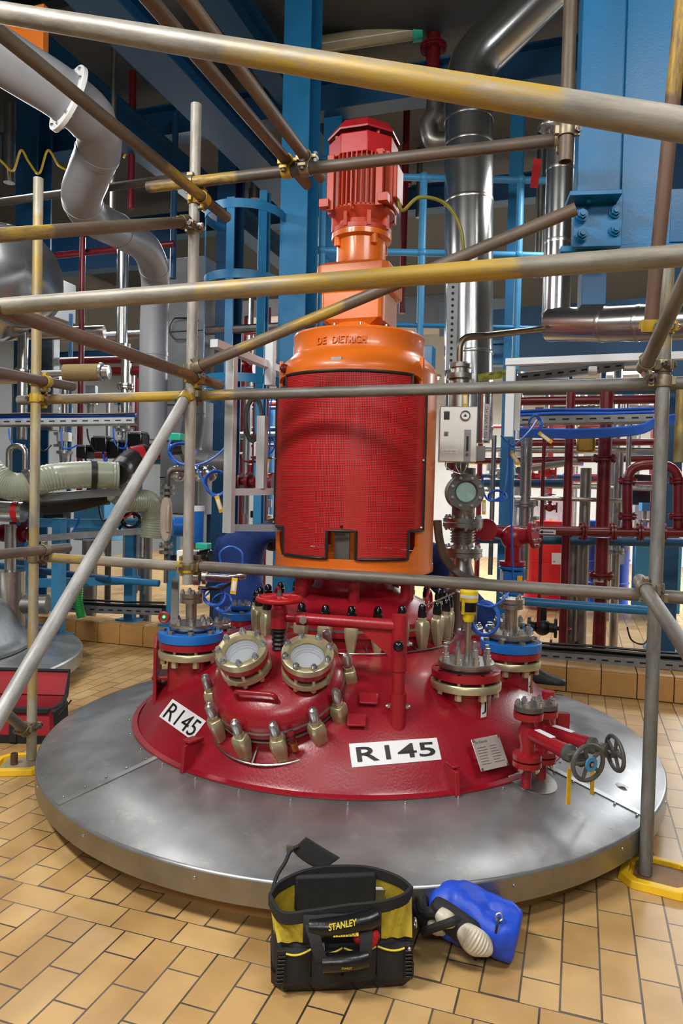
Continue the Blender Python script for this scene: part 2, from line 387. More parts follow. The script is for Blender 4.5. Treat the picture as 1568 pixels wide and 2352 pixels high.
# ------------------------------------------------------------------ reactor dome
RP = curve([(1.066,.262,0),(1.062,.272,0),(1.048,.290,0),(1.02,.335,0),(.985,.392,0),(.94,.45,0),(.87,.517,0),(.78,.580,0),(.68,.632,0),(.57,.668,0),(.46,.692,0)], 4)
RP = [(p.x, p.y) for p in RP]
def zdome(r):
    for (a, za), (b, zb) in zip(RP, RP[1:]):
        if b <= r <= a: return za + (zb-za)*(a-r)/max(a-b, 1e-9)
    return RP[-1][1] if r < RP[-1][0] else 0
def hit_dome(px, py, off=0.):
    d = ray(px, py); d = d/d.y; t = 1.8; p = None
    while t < 4.2:
        q = V((0, 0, HC)) + d*t; r = math.hypot(q.x-XC, q.y-YC)
        if r < 1.066 and q.z < zdome(r): p = q; break
        t += .002
    if p is None: return None
    r = math.hypot(p.x-XC, p.y-YC); dz = (zdome(r+.012)-zdome(r-.012))/.024
    nn = V(((p.x-XC)/r*-dz, (p.y-YC)/r*-dz, 1)).normalized(); return p + nn*off, nn
R = T('reactor', 'red glass-lined reactor dome rising through the round metal floor plate', 'reactor', (XC, YC, .262))
mb = MB(); mb.lathe(RP, CEN, ZZ, 96, caps=False); mb.lathe([(1.075,.268),(1.085,.272),(1.085,.278),(1.06,.282)], CEN, ZZ, 96, caps=False)
P('dome', mb, red, R, sharp=60)
mb = MB(); mb.lathe([(.30,.70),(.462,.69),(.462,.735),(.478,.74),(.478,.765),(.462,.768),(.462,.776),(.478,.779),(.478,.80),(.455,.815),(.40,.835),(.33,.87),(.26,.90),(.21,.915),(.20,.935),(.20,.97),(.13,.975)], CEN, ZZ, 72)
P('cover', mb, red, R)
mb = MB(); mb.lathe([(.466,.764),(.481,.766),(.481,.778),(.466,.780)], CEN, ZZ, 72, closed=True); P('gasket', mb, steel, R, 'steel joint ring')
mb = MB()
for a in (-64, -57, 0, 62, 68, 130, 180, -130):
    c = pol(.295, a); mb.mark(); mb.cyl(c+ZZ*.85, c+ZZ*.972, .028, n=16); mb.hexa(c+ZZ*.972, c+ZZ*1.0, .03); mb.cyl(c+ZZ*.99, c+ZZ*1.02, .02, n=12)
P('support_stud', mb, redv, R)
for a in (70, -70):
    mb = MB(); c = pol(.40, a, .82); t = V((cos(rad(a)), sin(rad(a)), 0)); mb.tube(curve([c-t*.05, c-t*.045+ZZ*.07, c+ZZ*.10, c+t*.045+ZZ*.07, c+t*.05], 6), .008, 10); P('lifting_eye', mb, redv, R)
mb = MB(); mb.torus(CEN+ZZ*.685, ZZ, .525, .004, 72, 8)
for a in range(-140, 141, 28): mb.cyl(pol(.46, a+7, .70), pol(.525, a+7, .685), .005, n=8)
P('hook_ring', mb, steel, R, 'thin wire ring under the clamps')
def lug(px, py, h, top, t=.02):            # red rib standing on the lower edge of the dome
    p, nn = hit_dome(px, py); a = math.degrees(math.atan2(p.x-XC, -(p.y-YC))); e = V((sin(rad(a)), -cos(rad(a)), 0)); w = V((cos(rad(a)), sin(rad(a)), 0))
    poly = [CEN + e*1.065 + ZZ*.265, CEN + e*1.10 + ZZ*.268, CEN + e*1.09 + ZZ*h, CEN + e*1.04 + ZZ*(h+.012), CEN + e*.97 + ZZ*(h+.012)]
    mb = MB(); mb.prism([q - w*t/2 for q in poly], w*t); mb.box(CEN + e*1.05 + ZZ*(h+.014), (.06, top, .010), Matrix((e, w, ZZ)).transposed())
    P('support_lug', mb, redv, R, bevel=.003)
lug(446, 1740, .375, .05); lug(1035, 1800, .36, .03)
# trunnion plate on the left
p = U(370, 1640, 3.35); e = V((-.93, -.1, 0)).normalized(); w = V((.1, -.93, 0)).normalized()
mb = MB(); z0, z1 = .30, .70; q = U(357, 1600, 3.42); q.z = 0
for dx in (0.0, .085):
    mb.prism([q+e*-dx+w*-.09+ZZ*z0, q+e*-dx+w*.09+ZZ*z0, q+e*-dx+w*.09+ZZ*(z1-.05), q+e*-dx+w*.05+ZZ*z1, q+e*-dx+w*-.05+ZZ*z1, q+e*-dx+w*-.09+ZZ*(z1-.05)], e*-.016)
for z in (.36, .50): mb.box(q-e*.1+ZZ*z, (.22, .15, .016), Matrix((e, w, ZZ)).transposed())
P('trunnion_plate', mb, redv, R, bevel=.003)
# nozzles of the dome
NOZ = {}
def nozzle(key, px, py, Y, zf, rf, rn, ring=True, strip=None):
    c = U(px, py, Y); x, y = c.x, c.y; c0 = V((x, y, 0)); rho = math.hypot(x-XC, y-YC); zd = zdome(rho)
    NOZ[key] = (c0, zf, rf, rn)
    mb = MB(); mb.lathe([(rn*1.25, zd-.30), (rn*1.16, zd-.16), (rn*1.05, zd-.10), (rn, zd-.05), (rn, zf-.085), (rn*1.05, zf-.08), (rn*1.05, zf-.03), (rf*.97, zf-.03), (rf*.97, zf), (rn*.6, zf)], c0, ZZ, 48, caps=False)
    nz = P('nozzle', mb, red, R)
    if ring:
        mb = MB(); mb.lathe([(rn*1.06, zf-.075), (rf*.99, zf-.075), (rf*1.0, zf-.07), (rf*1.0, zf-.05), (rf*.97, zf-.043), (rn*1.06, zf-.045)], c0, ZZ, 48, closed=True); P('backing_ring', mb, gold, nz, 'pale zinc plated split ring')
        mb = MB()
        for i in range(8):
            a = 2*pi*(i+.5)/8; q = c0 + V((cos(a), sin(a), 0))*rf*.84; mb.mark(); mb.cyl(q+ZZ*(zf-.07), q+ZZ*(zf), .009, n=10); mb.hexa(q+ZZ*(zf-.105), q+ZZ*(zf-.076), .016)
        P('stud', mb, gold, nz)
    return nz
n1 = nozzle('A', 438, 1470, 3.35, .687, .149, .104)
nJ = nozzle('J', 1070, 1535, 3.02, .662, .150, .107)
nH = nozzle('H', 1172, 1490, 3.38, .672, .142, .105)
nozzle('K', 1168, 1450, 3.95, .63, .13, .10)
nozzle('L', 552, 1414, 4.32, .62, .13, .10)
nozzle('N', 500, 1428, 3.9, .60, .10, .075)
nozzle('V', 1083, 1430, 3.88, .655, .125, .085)
# stickers on the dome
def bil(q, s, t): return ((1-s)*(1-t)*q[0][0]+s*(1-t)*q[1][0]+s*t*q[2][0]+(1-s)*t*q[3][0], (1-s)*(1-t)*q[0][1]+s*(1-t)*q[1][1]+s*t*q[2][1]+(1-s)*t*q[3][1])
def dome_sticker(quad, text, label, box, off=.0, skew=None):   # quad: top left, top right, lower right, lower left
    n, m = 22, 8; mb = MB(); vs = []
    for j in range(m+1):
        for i in range(n+1): vs.append(hit_dome(*bil(quad, i/n, j/m), .003)[0])
    mb.add(vs, [(j*(n+1)+i, j*(n+1)+i+1, (j+1)*(n+1)+i+1, (j+1)*(n+1)+i) for j in range(m) for i in range(n)])
    o = P('number_label', mb, paper, None, label, 'label', loc=vs[(n+1)*(m//2)+n//2])
    tm = text_mb(text, off); x0, x1, y0, y1 = box
    tm.v = [hit_dome(*bil(quad, x0+p.x*(x1-x0), y1+(1-p.y)*(y0-y1) if False else y0+(1-p.y)*(y1-y0)), .0055)[0] for p in tm.v]
    P('lettering', tm, ink, o, 'black characters ' + text); return o
dome_sticker([(801, 1709), (1002, 1695), (1013, 1745), (808, 1763)], 'R145', 'white R145 label on the front of the red dome beside the nameplate', (.07, .95, .17, .80), .012)
dome_sticker([(397, 1606), (474, 1657), (441, 1700), (366, 1646)], 'R145', 'white slanted R145 label on the dome below the left blue flange', (.08, .95, .12, .92), .0)
def neck_strip(key, px0, py0, px1, py1, ch, label):     # a vertical strip stuck round the neck
    c0, zf, rf, rn = NOZ[key]; Yd = c0.y - rn*.8; A = U(px0, py0, Yd); Bq = U(px1, py1, Yd); r = rn+.003
    def ang(p): return math.asin(max(-.97, min(.97, (p.x-c0.x)/rn)))
    a0, a1 = ang(A), ang(Bq); z1, z0 = A.z, Bq.z; mb = MB(); k = 6
    pt = lambda a, z, d=0: c0 + V((sin(a)*(r+d), -cos(a)*(r+d), z))
    mb.add([pt(a0+(a1-a0)*i/k, z) for z in (z0, z1) for i in range(k+1)], [(i, i+1, k+2+i, k+1+i) for i in range(k)])
    o = P('letter_label', mb, paper, None, label, 'label')
    tm = text_mb(ch, .0); tm.v = [pt(a0+(a1-a0)*(.15+.7*p.x), z0+(z1-z0)*(.22+.5*p.y), .002) for p in tm.v]; P('lettering', tm, ink, o, 'black letter ' + ch)
neck_strip('J', 1103, 1596, 1116, 1650, 'J', 'white strip with letter J on the front right nozzle neck')
neck_strip('H', 1212, 1552, 1217, 1600, 'H', 'narrow white strip with a black letter on the rear right nozzle neck')
# nameplate standing off the dome
mb = MB(); q = [hit_dome(*k, .05)[0] for k in ((1065, 1709), (1125, 1699), (1149, 1763), (1091, 1778))]; nn = (q[1]-q[0]).cross(q[3]-q[0]).normalized()
if nn.y > 0: nn = -nn
c = sum(q, V())/4; ex = ((q[1]-q[0])+(q[2]-q[3])).normalized(); ey = nn.cross(ex).normalized()
if ey.z < 0: ey = -ey
w, h = (q[1]-q[0]).length*1.02, (q[3]-q[0]).length; RM = Matrix((ex, ey, ex.cross(ey))).transposed()
np_ = T('nameplate', 'stainless steel maker plate on a red bracket low on the front of the dome', 'nameplate', c)
P('plate', MB().box(c, (w, h, .003), RM), steelb, np_, bevel=.001)
nn = ex.cross(ey)
mb = MB(); mb.box(c-nn*.02, (w*.8, .02, .03), RM); mb.box(c-nn*.045, (w*.6, h*.5, .05), RM); P('bracket', mb, redv, np_)
tm = MB()
for t, x, y, ww, hh in (('De Dietrich', -.40, .34, .42, .075),):
    k = text_on(t, c+ex*w*x+ey*h*y, ex, ey, w*ww, h*hh, .0022); tm.v, tm.f = tm.v, tm.f; tm.add(k.v, k.f)
for i in range(7):
    for x, ln in ((-.40, .28+.1*random.random()), (.05, .2+.2*random.random())): tm.box(c+ex*w*(x+ln/2)+ey*h*(.2-.085*i)+nn*.002, (w*ln, h*.012, .0006), RM)
P('lettering', tm, ink, np_, 'faint engraved black lettering')
mb = MB()
for sx in (-.45, .45):
    for sy in (-.45, .45): mb.cyl(c+ex*w*sx+ey*h*sy, c+ex*w*sx+ey*h*sy+nn*.004, .006, n=12)
P('rivet', mb, zinc, np_)
p, nn = hit_dome(1147, 1728, .004); mb = MB().cyl(p, p+nn*.004, .018, n=24); o = P('ce_disc', mb, steeld, None, 'small round engraved steel disc beside the nameplate', 'disc')
RMx = basis(nn, EX); P('lettering', text_on('CE', p+nn*.004-RMx.col[0]*.009-RMx.col[1]*.006, RMx.col[0], RMx.col[1], .018, .012, .001), ink, o)

# round metal floor plate
def discmat():
    m = mat('brushed_floor_cladding', rgb(152, 154, 156), .33, .65, var=.2, scale=5, rvar=.14, dirt=.75, dcol=rgb(186, 184, 180)); return m
discm = discmat()
D = T('round_cladding_plate', 'large round brushed metal plate around the foot of the red reactor', 'floor plate', (XC, YC, .09))
mb = MB(); mb.lathe([(1.066,.268),(1.075,.272),(1.49,.183),(1.497,.180),(1.5,.173)], CEN, ZZ, 128, caps=False); P('top_sheet', mb, discm, D, sharp=50)
mb = MB(); mb.lathe([(1.5,.174),(1.5,.092),(1.485,.088),(1.485,.10)], CEN, ZZ, 128, caps=False); P('edge_band', mb, steeld, D)
mb = MB()
for a in (-49, 49.4, 118, -130):
    mb.mark(); p, q = pol(1.08, a, .2735), pol(1.492, a, .185); tt = V((cos(rad(a)), sin(rad(a)), 0)); nrm = (q-p).cross(tt).normalized()
    mb.box((p+q)/2, (.03, .0025, (q-p).length), Matrix((tt, nrm, (q-p).normalized())).transposed())
P('seam_strip', mb, discm, D)
mb = MB()
for a in (-49, 49.4):
    for k in range(5):
        r = 1.12+.085*k; mb.sphere(pol(r, a-1.2, .2735-(r-1.08)*.2135), .006, 8, 5)
for k in range(22): mb.sphere(pol(1.10, -100+k*11, .268), .006, 8, 5)
for k in range(12): mb.sphere(pol(1.5, -100+k*20, .15), .006, 8, 5)
P('screw', mb, zinc, D)
mb = MB(); mb.lathe([(1.36, 0), (1.40, 0), (1.40, .11), (1.36, .11)], CEN, ZZ, 96, closed=True); P('plinth_ring', mb, kerbm, D, 'tile upstand under the edge')

# ------------------------------------------------------------------ agitator drive
A = T('agitator_drive', 'orange agitator drive with red motor standing on the red reactor cover', 'motor drive', (XC, YC, 1.01))
a_l, a_r = -82, 50
def zb(a):
    if not (a_l < a < a_r): return None
    e = min(a-a_l, a_r-a); f = 16.
    return 1.09 + (.12*(1-math.sqrt(max(0, 1-((f-e)/f)**2))) if e < f else 0)
def zt(a):
    e = min(a-a_l, a_r-a); f = 10.
    return 1.957 - (.055*(1-math.sqrt(max(0, 1-((f-e)/f)**2))) if e < f else 0)
def shell(mb, angs, z0f, z1f, ro=.402, ri=.384):
    vs = []; k = len(angs)
    for a in angs:
        for r, z in ((ri, z0f(a)), (ro, z0f(a)), (ro, z1f(a)), (ri, z1f(a))): vs.append(pol(r, a, z))
    mb.add(vs, [(i*4+q, (i+1)*4+q, (i+1)*4+(q+1) % 4, i*4+(q+1) % 4) for i in range(k-1) for q in range(4)] + [(0, 1, 2, 3), ((k-1)*4+3, (k-1)*4+2, (k-1)*4+1, (k-1)*4)])
mb = MB(); N = 60
fr = [a_l+(a_r-a_l)*(.5-.5*cos(pi*i/N)) for i in range(N+1)]
for off in (0, 180):
    shell(mb, [a+off for a in fr], lambda a: 1.01, lambda a: zb(min(max(a-off, a_l+.01), a_r-.01)))
    shell(mb, [a+off for a in fr], lambda a: zt(min(max(a-off, a_l+.01), a_r-.01)), lambda a: 1.978)
    shell(mb, [a_r+off+2*i for i in range(25)], lambda a: 1.01, lambda a: 1.978)
mb.lathe([(.384,1.012),(.405,1.012),(.407,1.03),(.404,1.05),(.384,1.05)], CEN, ZZ, 72, closed=True)
mb.lathe([(.384,1.970),(.402,1.972),(.403,1.985),(.398,2.005),(.382,2.035),(.355,2.058),(.339,2.074),(.332,2.088),(.331,2.16),(.335,2.172),(.330,2.182),(.20,2.182),(.2,2.16),(.31,2.16),(.31,2.10),(.36,2.03),(.384,1.99)], CEN, ZZ, 72, caps=False)
P('housing', mb, orange, A)
mb = MB(); 
for a in (49, -81): mb.mark(); mb.box(pol(.393, a, 1.54), (.02, .02, 1.02), Matrix.Rotation(rad(a), 3, 'Z'))
P('window_rib', mb, orange, A, bevel=.004)
# perforated guard
pit = math.degrees(.0077/.408); na = int(136/pit); nz_ = int(.862/.0077); a0g = -84.; z0g = 1.094
def inside(a, z):
    if -19 < a < 0 and z < 1.222: return False
    if 1.235 < z < 1.25 and -10.5 < a < -8.4: return False
    if 1.225 < z < 1.902: return True
    return -58 < a < 37
mb = MB(); vid = {}
def gv(i, j):
    if (i, j) not in vid:
        a = a0g + pit*(i//2 + (.52 if i % 2 else 0)); z = z0g + .0077*(j//2 + (.52 if j % 2 else 0)); vid[(i, j)] = len(mb.v); mb.v.append(pol(.409, a, z))
    return vid[(i, j)]
for i in range(na*2):
    for j in range(nz_*2):
        if i % 2 and j % 2: continue
        a = a0g+pit*(i//2+.5); z = z0g+.0077*(j//2+.5)
        if inside(a, z): mb.f.append((gv(i, j), gv(i+1, j), gv(i+1, j+1), gv(i, j+1)))
MESHV, MESHF = mb.v, mb.f
g = P('mesh_guard', mb, meshred, A, 'red perforated guard over the window')
bnd = [(-84,1.225),(-84,1.9),(-58,1.9),(-58,1.955),(37,1.955),(37,1.9),(52,1.9),(52,1.225),(37,1.225),(37,1.094),(0,1.094),(0,1.222),(-19,1.222),(-19,1.094),(-58,1.094),(-58,1.225)]
pts = []
for (a, z), (b, y) in zip(bnd, bnd[1:]+bnd[:1]):
    k = max(2, int(abs(b-a)/4)+int(abs(y-z)/.05)); pts += [(a+(b-a)*i/k, z+(y-z)*i/k) for i in range(k)]
mb = MB().tube([pol(.410, a, z) for a, z in pts], .0075, 8, closed=True); P('edging', mb, black, g, 'black rubber edging')
gb = P('mesh_guard', MB(), meshred, A) if False else None
b2 = MB(); b2.lathe([(.405, 1.10), (.405, 1.95)], CEN, ZZ, 40, caps=False, hint=EX, a0=rad(6), a1=rad(144)); P('rear_cover', b2, meshred, A, 'solid red sheet put over the far window to darken the inside')  # perforations left out, a solid sheet added to keep the drum inside dark
mb = MB()
for a, z in ((-81.5,1.56),(49,1.56),(48.5,1.24),(-81,1.24)): mb.mark().sphere(pol(.415, a, z), .007, 10, 6)
P('screw', mb, zinc, g)
# shaft and coupling seen through the guard
mb = MB(); mb.lathe([(.045,1.0),(.045,1.3),(.10,1.3),(.10,1.36),(.06,1.38),(.06,1.55),(.12,1.55),(.12,1.66),(.05,1.68),(.05,2.1)], CEN, ZZ, 32); P('shaft', mb, steeld, A)
mb = MB(); mb.lathe([(.18,1.02),(.18,1.10),(.12,1.12),(.12,1.2),(.1,1.22)], CEN, ZZ, 32); mb.box(CEN+V((.0,-.10,1.32)), (.12, .06, .42)); P('seal_unit', mb, orange, A, bevel=.004)
mb = MB(); c = pol(.36, -10); mb.box(c+ZZ*1.12, (.075, .012, .2), BM); P('inner_bracket', mb, steelc, A)
# cast lettering round the collar
def wrap_text(t, ac, r, z, w, h, d):
    tm = text_mb(t, .03); tm.v = [pol(r+d, ac + math.degrees((p.x-.5)*w/r), z+p.y*h) for p in tm.v]; return tm
mb = MB()
for d in (.001, .0035, .006):
    for t, ac, w in (('DE', -33.0, .050), ('DIETRICH', -9.2, .162)):
        k = wrap_text(t, ac, .3315, 2.096, w, .036, d); mb.add(k.v, k.f)
P('lettering', mb, orange, A, 'raised cast lettering')
mb = MB(); mb.box(pol(.395, -16, 2.012), (.05, .006, .014), Matrix.Rotation(rad(-16), 3, 'Z')); P('badge', mb, steeld, A)
mb = MB(); p = pol(.405, -64, 1.995); e = pol(1, -64)-CEN; mb.cyl(p-e*.01, p+e*.012, .022, n=20); mb.sphere(p+e*.01, .014, 12, 8); P('lifting_plug', mb, dred, A)
mb = MB(); mb.bolts(CEN+ZZ*2.182, ZZ, .25, 12, .014, .012, .016); P('bolt', mb, zinc, A)
# gearbox, motor: turned like the hall
def bc(x, y, z): return CEN + BM @ V((x, y, 0)) + ZZ*z
def oct_ring(hx, hy, ch, z): return [bc(x, y, z) for x, y in ((-hx+ch,-hy),(hx-ch,-hy),(hx,-hy+ch),(hx,hy-ch),(hx-ch,hy),(-hx+ch,hy),(-hx,hy-ch),(-hx,-hy+ch))]
mb = MB(); mb.lathe([(.17,2.182),(.17,2.205),(.15,2.24)], CEN, ZZ, 40)
mb.loft([oct_ring(.12,.12,.05,2.21), oct_ring(.155,.155,.012,2.255), oct_ring(.155,.155,.012,2.385), oct_ring(.185,.17,.03,2.40), oct_ring(.185,.17,.03,2.52), oct_ring(.165,.15,.04,2.535)])
P('gearbox', mb, orange, A, bevel=.004)
mb = MB(); mb.box(bc(.158, .0, 2.32), (.012, .24, .16), BM); P('side_cover', mb, mat('pink_primer', rgb(222,176,152), .3, var=.04), A, 'pale side cover', bevel=.004)  # paler and pinker than the gearbox body
mb = MB(); mb.lathe([(.14,2.53),(.14,2.545),(.125,2.55),(.125,2.665),(.152,2.675),(.152,2.70),(.145,2.705)], CEN, ZZ, 40)
for k in range(4):
    a = rad(45+90*k)+BA; mb.cyl(CEN+V((cos(a)*.135, sin(a)*.135, 2.63)), CEN+V((cos(a)*.135, sin(a)*.135, 2.70)), .016, n=10)
P('adapter', mb, orange, A)
mb = MB(); mb.lathe([(.15,2.703),(.15,2.725),(.128,2.735),(.125,2.755),(.15,2.785),(.165,2.80),(.165,2.81)], CEN, ZZ, 40)
for k in range(8):
    a = 2*pi*k/8+.2; mb.box(CEN+V((cos(a)*.14, sin(a)*.14, 2.745)), (.03, .02, .07), Matrix.Rotation(a, 3, 'Z'))
P('end_bell', mb, omotor, A)
mb = MB(); mb.lathe([(.146,2.80),(.146,3.06)], CEN, ZZ, 48)
for k in range(44):
    a = 360*k/44 + 4
    rel = ((a + 17.6 + 180) % 360) - 180      # angle from the hall's front side
    if 35 < abs(rel) < 62 or abs(rel-90) < 30 or abs(rel+90) < 22 or 120 < abs(rel) < 145: continue
    p, q = pol(.142, a), pol(.173, a); mb.box((p+q)/2+ZZ*2.93, (.006, .034, .25), Matrix.Rotation(rad(a), 3, 'Z'))
P('fins', mb, omotor, A)
mb = MB()
for sg in (-1, 1):
    for sh in (-1, 1): mb.box(bc(.125*sg, .125*sh, 2.93), (.035, .035, .27), BM)
    mb.box(bc(.15*sg, -.14, 2.825), (.05, .05, .04), BM)
mb.box(bc(.155, 0, 2.94), (.04, .15, .24), BM); mb.box(bc(-.152, 0, 2.93), (.03, .12, .25), BM); mb.box(bc(.15, -.10, 3.04), (.03, .04, .04), BM)
mb.torus(bc(.11, -.145, 3.03), BU, .016, .005, 16, 8); mb.torus(bc(0, -.17, 2.79), BU, .018, .006, 16, 8)
P('frame', mb, omotor, A, bevel=.005)
mb = MB(); mb.box(bc(.18, 0, 2.94), (.03, .13, .17), BM); P('terminal_box', mb, omotor, A, bevel=.006)
def ngon(r, z, k=8, ph=22.5): return [CEN + BM @ V((r*cos(rad(ph+45*i)), r*sin(rad(ph+45*i)), 0)) + ZZ*z for i in range(k)]
mb = MB(); mb.loft([ngon(.176,3.055), ngon(.176,3.15), ngon(.168,3.155), ngon(.15, 3.158)]); P('fan_cover', mb, scarlet, A, bevel=.003)
rim_ = mat('dull_red_paint', rgb(150, 24, 30), .4)
mb = MB(); mb.loft([ngon(.155,3.195), ngon(.182,3.17), ngon(.184,3.178), ngon(.15,3.225), ngon(.09,3.235)])
for k in range(4): mb.box(CEN + BM @ V((.15*cos(rad(90*k+45)), .15*sin(rad(90*k+45)), 0)) + ZZ*3.17, (.014, .014, .05), BM)
P('rain_cap', mb, rim_, A)
# cable from motor
mb = MB().tube(curve([bc(.19,-.02,2.86), bc(.22,-.03,2.80), bc(.30,-.02,2.86), bc(.42,.05,2.84), bc(.49,.1,2.72), bc(.5,.12,2.55)], 8), .009, 8)
P('cable', mb, mat('yellow_green_cable', rgb(120,116,40), .4), A)
# ------------------------------------------------------------------ clamps
def proto_clamp(name, label, cat, group, cap_black):
    # local: Z along the screw, X away from the joint
    r = T(name, label, cat, (0, 0, 0), group)
    secs = [(-.095,.016,.018,.004),(-.075,.024,.022,.004),(-.045,.036,.030,.0),(.0,.050,.044,-.002),(.030,.056,.050,-.004),(.048,.050,.046,-.004),(.056,.040,.040,-.004)]
    mb = MB(); mb.loft([[V((x0+sx*d/2*(1 if abs(sy) else 1), sy*w/2, z)) for sx, sy in ((-1,-.7),(-.7,-1),(.7,-1),(1,-.7),(1,.7),(.7,1),(-.7,1),(-1,.7))] for z, w, d, x0 in secs])
    mb.box((.004, 0, -.10), (.010, .008, .03)); P('jaw', mb, gold, r, local=True, bevel=.002)
    mb = MB(); mb.lathe([(.019,.055),(.019,.070),(.016,.073),(.014,.078),(.017,.08)], (-.004,0,0), ZZ, 6, caps=True); P('nut', mb, gold, r, local=True)
    mb = MB()
    if cap_black: mb.lathe([(.019,.074),(.019,.098),(.017,.10),(.016,.118),(.010,.128),(0,.131)], (-.004,0,0), ZZ, 16); P('cap', mb, blackg, r, 'black rubber cap', local=True)
    else: mb.lathe([(.0165,.074),(.0165,.112),(.012,.122),(0,.126)], (-.004,0,0), ZZ, 16); P('cap', mb, zinc, r, 'bright domed cap nut', local=True)
    return r
def put(o, p, zax, xax):
    z = V(zax).normalized(); x = V(xax); x = (x - z*x.dot(z)).normalized(); M = Matrix((x, z.cross(x), z)).transposed().to_4x4(); M.translation = V(p); o.matrix_world = M
bpy.context.view_layer.update()
c1 = proto_clamp('cover_clamp', 'zinc clamp with black rubber cap in the ring around the reactor top cover', 'clamp', 'black-capped clamps around the top cover', True)
first = True
for k in range(26):
    a = -1.5 + k*360/26
    if abs(((a+180) % 360)-180) > 152: continue
    o = c1 if first else copy_tree(c1); first = False
    p = pol(.497, a, .752); put(o, p, ZZ, p-CEN); o.scale = (1.14, 1.14, 1.08)

# ------------------------------------------------------------------ manway
ta = rad(29); az = V((-.36, -.93, 0)).normalized()
MN = (ZZ*cos(ta) + az*sin(ta)).normalized(); MC = V((-.232, 2.952, .553)) + MN*.072; RM_ = .268
MB_ = basis(MN, -az)                       # local frame: x up the slope, z along the manway axis
def mw_(r, a, z): return MC + MB_ @ V((-r*cos(rad(a)), r*sin(rad(a)), z)) if False else MC + MB_ @ V((-r*cos(rad(a)), -r*sin(rad(a)), z))
W = T('manway_cover', 'domed red manway lid with two sight glasses and a lifting handle', 'manway lid', MC)
prof = [(.272,-.012),(.272,.012)] + [(.268*cos(t), .012+.105*sin(t)) for t in [rad(q) for q in range(8, 91, 8)]] + [(0, .117)]
P('lid', MB().lathe(prof, MC, MN, 64), red, W)
mb = MB(); mb.lathe([(.29,-.28),(.275,-.20),(.258,-.15),(.255,-.05),(.272,-.045),(.272,-.020),(.20,-.018)], MC, MN, 64, caps=False); P('manway_neck', mb, red, R)
mb = MB(); mb.lathe([(.255,-.020),(.276,-.020),(.276,-.012),(.255,-.012)], MC, MN, 64, closed=True); mb.lathe([(.250,-.062),(.274,-.062),(.274,-.056),(.250,-.056)], MC, MN, 64, closed=True); P('gasket', mb, steeld, R, 'steel gasket rings')
mb = MB(); mb.torus(MC-MN*.132, MN, .318, .0045, 72, 8)
for a in (0, 60, 120, 240, 300): mb.cyl(mw_(.318, a, -.132), mw_(.255, a, -.11), .006, n=8)
P('clamp_ring', mb, steel, R, 'thin wire ring under the manway clamps')
mb = MB(); p0, p1 = mw_(.205, -20, .075), mw_(.205, 28, .075)
up = MN*1.05 + az*.30
mb.tube(bend([p0-up*.02, p0+up*.04, p1+up*.04, p1-up*.02], .02), .009, 12); P('handle', mb, red, W)
c2 = proto_clamp('manway_clamp', 'zinc clamp with bright domed nut on the rim of the manway lid', 'clamp', 'bright-nutted clamps around the manway', False)
first = True
for px, py in ((477,1612),(507,1674),(562,1712),(643,1716),(731,1690),(786,1648),(812,1563),(780,1492),(512,1560)):
    # angle of the clamp round the rim: where the sight line meets the rim plane
    d = ray(px, py); o0 = V((0, 0, HC)); PN = MC - MN*.080; t = (PN-o0).dot(MN)/d.dot(MN); q = o0 + d*t - MC
    u = q - MN*q.dot(MN); u.normalize(); o = c2 if first else copy_tree(c2); first = False
    put(o, MC + u*.296 - MN*.080, MN + u*.04, u); o.scale = (1.16, 1.16, 1.16)
mb = MB(); p = mw_(.30, 33, -.06); mb.cyl(p-MN*.03, p+MN*.01, .015, n=14); P('tag_barrel', mb, brass, R, 'small brass plug'); mb = MB(); mb.cyl(p+MN*.01, p+MN*.04, .012, n=14); mb.hexa(p+MN*.035, p+MN*.055, .014); P('plug_screw', mb, dred, R)
def sight(px, py, Y, ax, label):
    c = U(px, py, Y); ax = V(ax).normalized(); r = .1005
    g = T('sight_glass', label, 'sight glass', c)
    ring = P('cover_ring', MB().lathe([(.064,-.030),(r,-.030),(r,-.002),(r-.003,0),(.076,0),(.066,-.012)], c, ax, 48, closed=True), gold, g, bevel=0)
    mb = MB(); mb.lathe([(.068,-.055),(r*.985,-.055),(r*.985,-.030),(.068,-.030)], c, ax, 48, closed=True); P('red_flange', mb, red, g)
    mb = MB(); mb.lathe([(.072,-.105),(r,-.105),(r,-.082),(.072,-.082)], c, ax, 48, closed=True); P('backing_ring', mb, gold, g)
    mb = MB(); mb.lathe([(.066,-.20),(.075,-.16),(.066,-.11),(.066,-.05)], c, ax, 40, caps=False); P('neck', mb, red, g)
    mb = MB(); mb.lathe([(.066,-.02),(.062,-.03),(.062,-.038),(.058,-.040),(.058,-.048),(.054,-.050),(.054,-.058),(0,-.06)], c, ax, 40, caps=False); P('liner', mb, paper, g, 'white inner liner')
    P('glass', MB().lathe([(0,-.016),(.066,-.016),(.066,-.022),(0,-.022)], c, ax, 40, caps=False), glassm, g)
    mb = MB(); mb.bolts(c, ax, .088, 8, .0135, .012, .010, .3); P('bolt', mb, zinc, g)
    mb = MB()
    for i in range(8):
        a = 2*pi*i/8+.3; M = basis(ax); q = c + M @ V((.088*cos(a), .088*sin(a), 0)); mb.mark(); mb.cyl(q-ax*.105, q-ax*.05, .007, n=8); mb.hexa(q-ax*.122, q-ax*.105, .012)
    P('stud', mb, gold, g); return c
glassm = glass('sight_glass_pane', (.95, .98, 1.), .03, 1.2)
sight(553, 1489, 2.76, ZZ*.83 + V((-.16, -.52, 0)), 'left sight glass of the manway lid with gold bolted ring')
sight(706, 1499, 2.72, ZZ*.83 + V((.02, -.54, 0)), 'right sight glass of the manway lid below the red arm')

